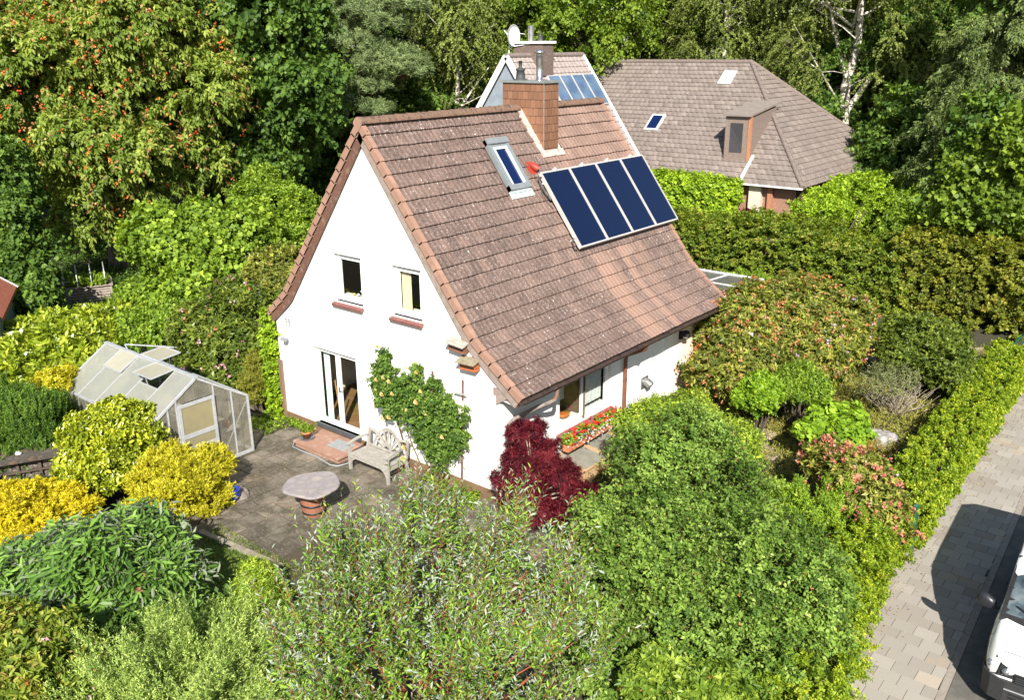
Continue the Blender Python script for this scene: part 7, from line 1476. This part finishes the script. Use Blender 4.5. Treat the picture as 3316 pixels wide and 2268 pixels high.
    for s_ in (1, -1):
        w_ = MB()
        def P(x, z, o=.006): return (x, s_*(sideat(x, z)+o), z)
        for xs in ([-1.35, -.9, -.42], [-.3, .2, .8], [.9, 1.5, 2.2]):
            tops = [1.38 if x < -1.2 else 1.74 if x < -.8 else 1.78 for x in xs]
            for i in range(2): w_.quad([P(xs[i], 1.12), P(xs[i+1], 1.12), P(xs[i+1], tops[i+1]), P(xs[i], tops[i])])
        w_.build('side_windows', GP, t)
        rl = MB(); rl.tube([(x, s_*(sideat(x, 1.9)-.0), 1.9+(.0 if x > -.3 else -.03)) for x in (-.8, 0, .8, 1.6, 2.2)], .014, 6); rl.build('roof_gutter', BL, t)
        dl = MB()
        for x in (-1.45, -.36, .85): dl.tube([P(x, z, .001) for z in (.4, .7, 1.0, 1.1)], .005, 4)
        dl.build('door_seam', BL, t); dh = MB()
        for x in (-.5, -.15): dh.bar(P(x-.1, .95, .02), P(x+.1, .95, .02), .03, .03)
        dh.build('door_handle', BL, t)
        mr = MB(); M = Matrix.Translation((-1.33, s_*1.14, 1.17)) @ Matrix.Rotation(R(-s_*12), 4, 'Z') @ Matrix.Rotation(R(s_*24), 4, 'X'); prf = []
        for i in range(9):
            f = i/8; prf.append((f, .5*math.sin(math.pi*min(1, f*1.0)**.75)))
        bm = bmesh.new(); bmesh.ops.create_uvsphere(bm, u_segments=20, v_segments=12, radius=1); vv = [M @ Vector((v.co.x*.09*(1 if v.co.x < 0 else .35), math.copysign(abs(v.co.y)**.8, v.co.y)*.155, math.copysign(abs(v.co.z)**.8, v.co.z)*.125)) for v in bm.verts]; ff = [[v.index for v in f.verts] for f in bm.faces]; bm.free(); mr.faces(vv, ff, 0, True); mr.tube([(-1.32, s_*1.05, 1.08), (-1.29, s_*.98, 1.06), (-1.26, s_*.93, 1.08)], [.035, .03, .04], 8); mr.build('mirror', mat('mirror_black', (.02, .022, .028), None, 6, .35), t)
        # headlamp
        hl = MB(); q = [P(-2.35, .6, .012), P(-2.1, .64, .012), P(-1.86, .9, .012), P(-1.92, 1.0, .01), P(-2.3, .9, .012)]; hl.quad(q); fr = [(-2.4, s_*.5, .66), (-2.385, s_*.74, .64), q[0], q[4], (-2.36, s_*.7, .83), (-2.385, s_*.5, .76)]; fr = [(p[0]-.035, p[1], p[2]) for p in fr[:2]]+[q[0], q[4]]+[(p[0]-.03, p[1], p[2]+.01) for p in fr[4:]]; hl.quad(fr); ho = hl.build('headlight', mat('lamp_dark', (.03, .032, .035), None, 12, .08), t)
        for (dx, dy) in ((-2.37, .62), (-2.25, .83)):
            ln = MB(); ln.lathe([(0, .0), (.055, .0), (.05, .03), (0, .04)], (0, 0, 0), 16); ln.v = [tuple(Matrix.Translation((dx-.05, s_*dy*1.03, .74)) @ Matrix.Rotation(R(-80), 4, 'Y') @ Matrix.Rotation(R(s_*-18), 4, 'X') @ Vector(p)) for p in ln.v]; ln.build('lens', mat('lens', (.5, .52, .55), None, 5, .1, .8), ho)
        for wx in (-1.55, 1.5):
            wh = MB(); M = Matrix.Translation((wx, s_*.84, .335)) @ Matrix.Rotation(R(90), 4, 'X'); wh.lathe([(.2, -.11), (.3, -.11), (.335, -.07), (.335, .07), (.3, .11), (.2, .11)], (0, 0, 0), 28); wh.v = [tuple(M @ Vector(p)) for p in wh.v]; wo = wh.build('wheel', RUB, t)
            ri = MB(); ri.lathe([(0, -.1), (.1, -.1), (.2, -.112), (.21, -.08), (.21, .08), (.2, .112), (.1, .1), (0, .1)], (0, 0, 0), 20); ri.v = [tuple(M @ Vector(p)) for p in ri.v]; ri.build('rim', mat('rim_grey', (.35, .36, .37), None, 4, .4, .7), wo)
            ar = MB(); ar.tube([(wx+.42*math.cos(a), s_*.951, .34+.42*math.sin(a)) for a in [math.pi*i/12 for i in range(13)]], .028, 8); ar.build('wheel_arch', BL, t)
        sk = MB(); sk.bar((-1.1, s_*.95, .3), (1.05, s_*.95, .3), .03, .14); sk.build('sill_trim', BL, t)
    bp = MB(); bp.prism([(-2.48, -.62, .24), (-2.42, -.82, .24), (-2.3, -.93, .24), (-1.98, -.965, .24), (-1.98, .965, .24), (-2.3, .93, .24), (-2.42, .82, .24), (-2.48, .62, .24)], (0, 0, .37)); bp.build('bumper', mat('bumper_black', (.025, .026, .028), (.035, .035, .036), 20, .6), t)
    gr = MB()
    for k in range(5): gr.bar((-2.455-.0*k, -.5+.0*k, .57+.036*k), (-2.455, .5, .57+.036*k), .012, .02, (0, 0, 1))
    gr.build('grille', mat('grille_dark', (.06, .065, .07), None, 5, .3, .4), t); gb = MB(); gb.box((-2.445, -.52, .55), (-2.42, .52, .76)); gb.build('grille_recess', BL, t)
    lg = MB()
    for k in range(3): lg.bar((-2.478, -.55, .3+.06*k), (-2.478, .55, .3+.06*k), .012, .03)
    lg.build('lower_grille', BL, t)
    ch = MB(); ch.bar((-2.48, -.62, .485), (-2.48, .62, .485), .014, .02); ch.build('bumper_trim', mat('grey_trim', (.3, .3, .31), None, 5, .4), t)
    wp = MB()
    for y in (-.5, .25): wp.bar((-1.79, y, 1.25), (-1.62, y+.45, 1.4), .015, .015)
    wp.build('wiper', BL, t); hs = MB(); hs.tube([(-2.3, y_*1.0, 1.0) for y_ in (-.7, 0, .7)], .004, 4); hs.build('bonnet_seam', BL, t)
    return t
van()
def farcar(label, P, rz, c, name='parked_car'):
    t = thing(name, label, 'car', P, rz); m, n, l, b = _nt(name+'_paint_%d' % int(c[0]*100)); b.inputs['Base Color'].default_value = (*c, 1); b.inputs['Roughness'].default_value = .25
    S = [(-2.1, .7, .35, .6), (-2.0, .85, .3, .72), (-1.2, .88, .25, .9), (-.9, .86, .25, .95), (-.2, .74, .25, 1.4), (.6, .72, .25, 1.45), (1.4, .76, .25, 1.2), (1.9, .82, .25, .95), (2.1, .74, .35, .8)]; mb = MB(); k = 8; vs = []
    for x, w_, zb, zt in S:
        wb = .88 if abs(x) < 1.9 else .8; zm = min(.88, zt-.08); vs += [(x, wb-.05, zb), (x, wb, (zb+zm)/2), (x, wb-.03, zm), (x, w_-.1, zt), (x, -w_+.1, zt), (x, -wb+.03, zm), (x, -wb, (zb+zm)/2), (x, -wb+.05, zb)]
    mb.faces(vs, [(i*k+j, (i+1)*k+j, (i+1)*k+(j+1) % k, i*k+(j+1) % k) for i in range(len(S)-1) for j in range(k)], smooth=True); mb.faces(vs[:k], [tuple(range(k))]); mb.faces(vs[-k:], [tuple(range(k))[::-1]]); mb.build('body', m, t)
    g = pane_dark('car_glass'); w_ = MB(); w_.quad([(-.88, .66, .98), (-.88, -.66, .98), (-.26, -.56, 1.39), (-.26, .56, 1.39)]); w_.v = [(x-.01, y, z+.012) for x, y, z in w_.v]; w_.build('windscreen', g, t)
    for s_ in (1, -1): w_ = MB(); w_.quad([(-.75, s_*.862, .93), (1.35, s_*.862, .93), (.9, s_*.7, 1.32), (-.15, s_*.69, 1.34)]); w_.v = [(x, y+s_*.012, z) for x, y, z in w_.v]; w_.build('side_window', g, t)
    for wx in (-1.35, 1.35):
        for s_ in (1, -1): wh = MB(); wh.lathe([(0, -.09), (.31, -.09), (.31, .09), (0, .09)], (0, 0, 0), 20); wh.v = [tuple(Matrix.Translation((wx, s_*.8, .31)) @ Matrix.Rotation(R(90), 4, 'X') @ Vector(p)) for p in wh.v]; wh.build('wheel', mat('rubber', (.012,)*3), t)
    return t
farcar('white car mostly hidden behind the rounded light green bush', at(2065, 478), R(200), (.75, .75, .74))
farcar('grey car glimpsed between ivy walls right of the neighbouring porch', at(1900, 500), R(80), (.3, .33, .38))
farcar('grey car in the shade beyond the cherry at the left edge', at(85, 455), R(30), (.25, .27, .29))
dw = MB(); dw.quad([(x, y, .008) for x, y in ((33.5, -9), (70, -9), (70, 1), (38.5, 1.4), (33, 1.8))]); tag(dw.build('driveway', mat('drive', (.4, .34, .28), (.34, .29, .24), 8, .9)), kind='structure')
lr = MB(); a = [at(-200, 470), at(330, 440), at(330, 400), at(-200, 420)]; lr.quad([(p[0], p[1], .01) for p in a]); tag(lr.build('lane', MATS['asphalt']), kind='structure')
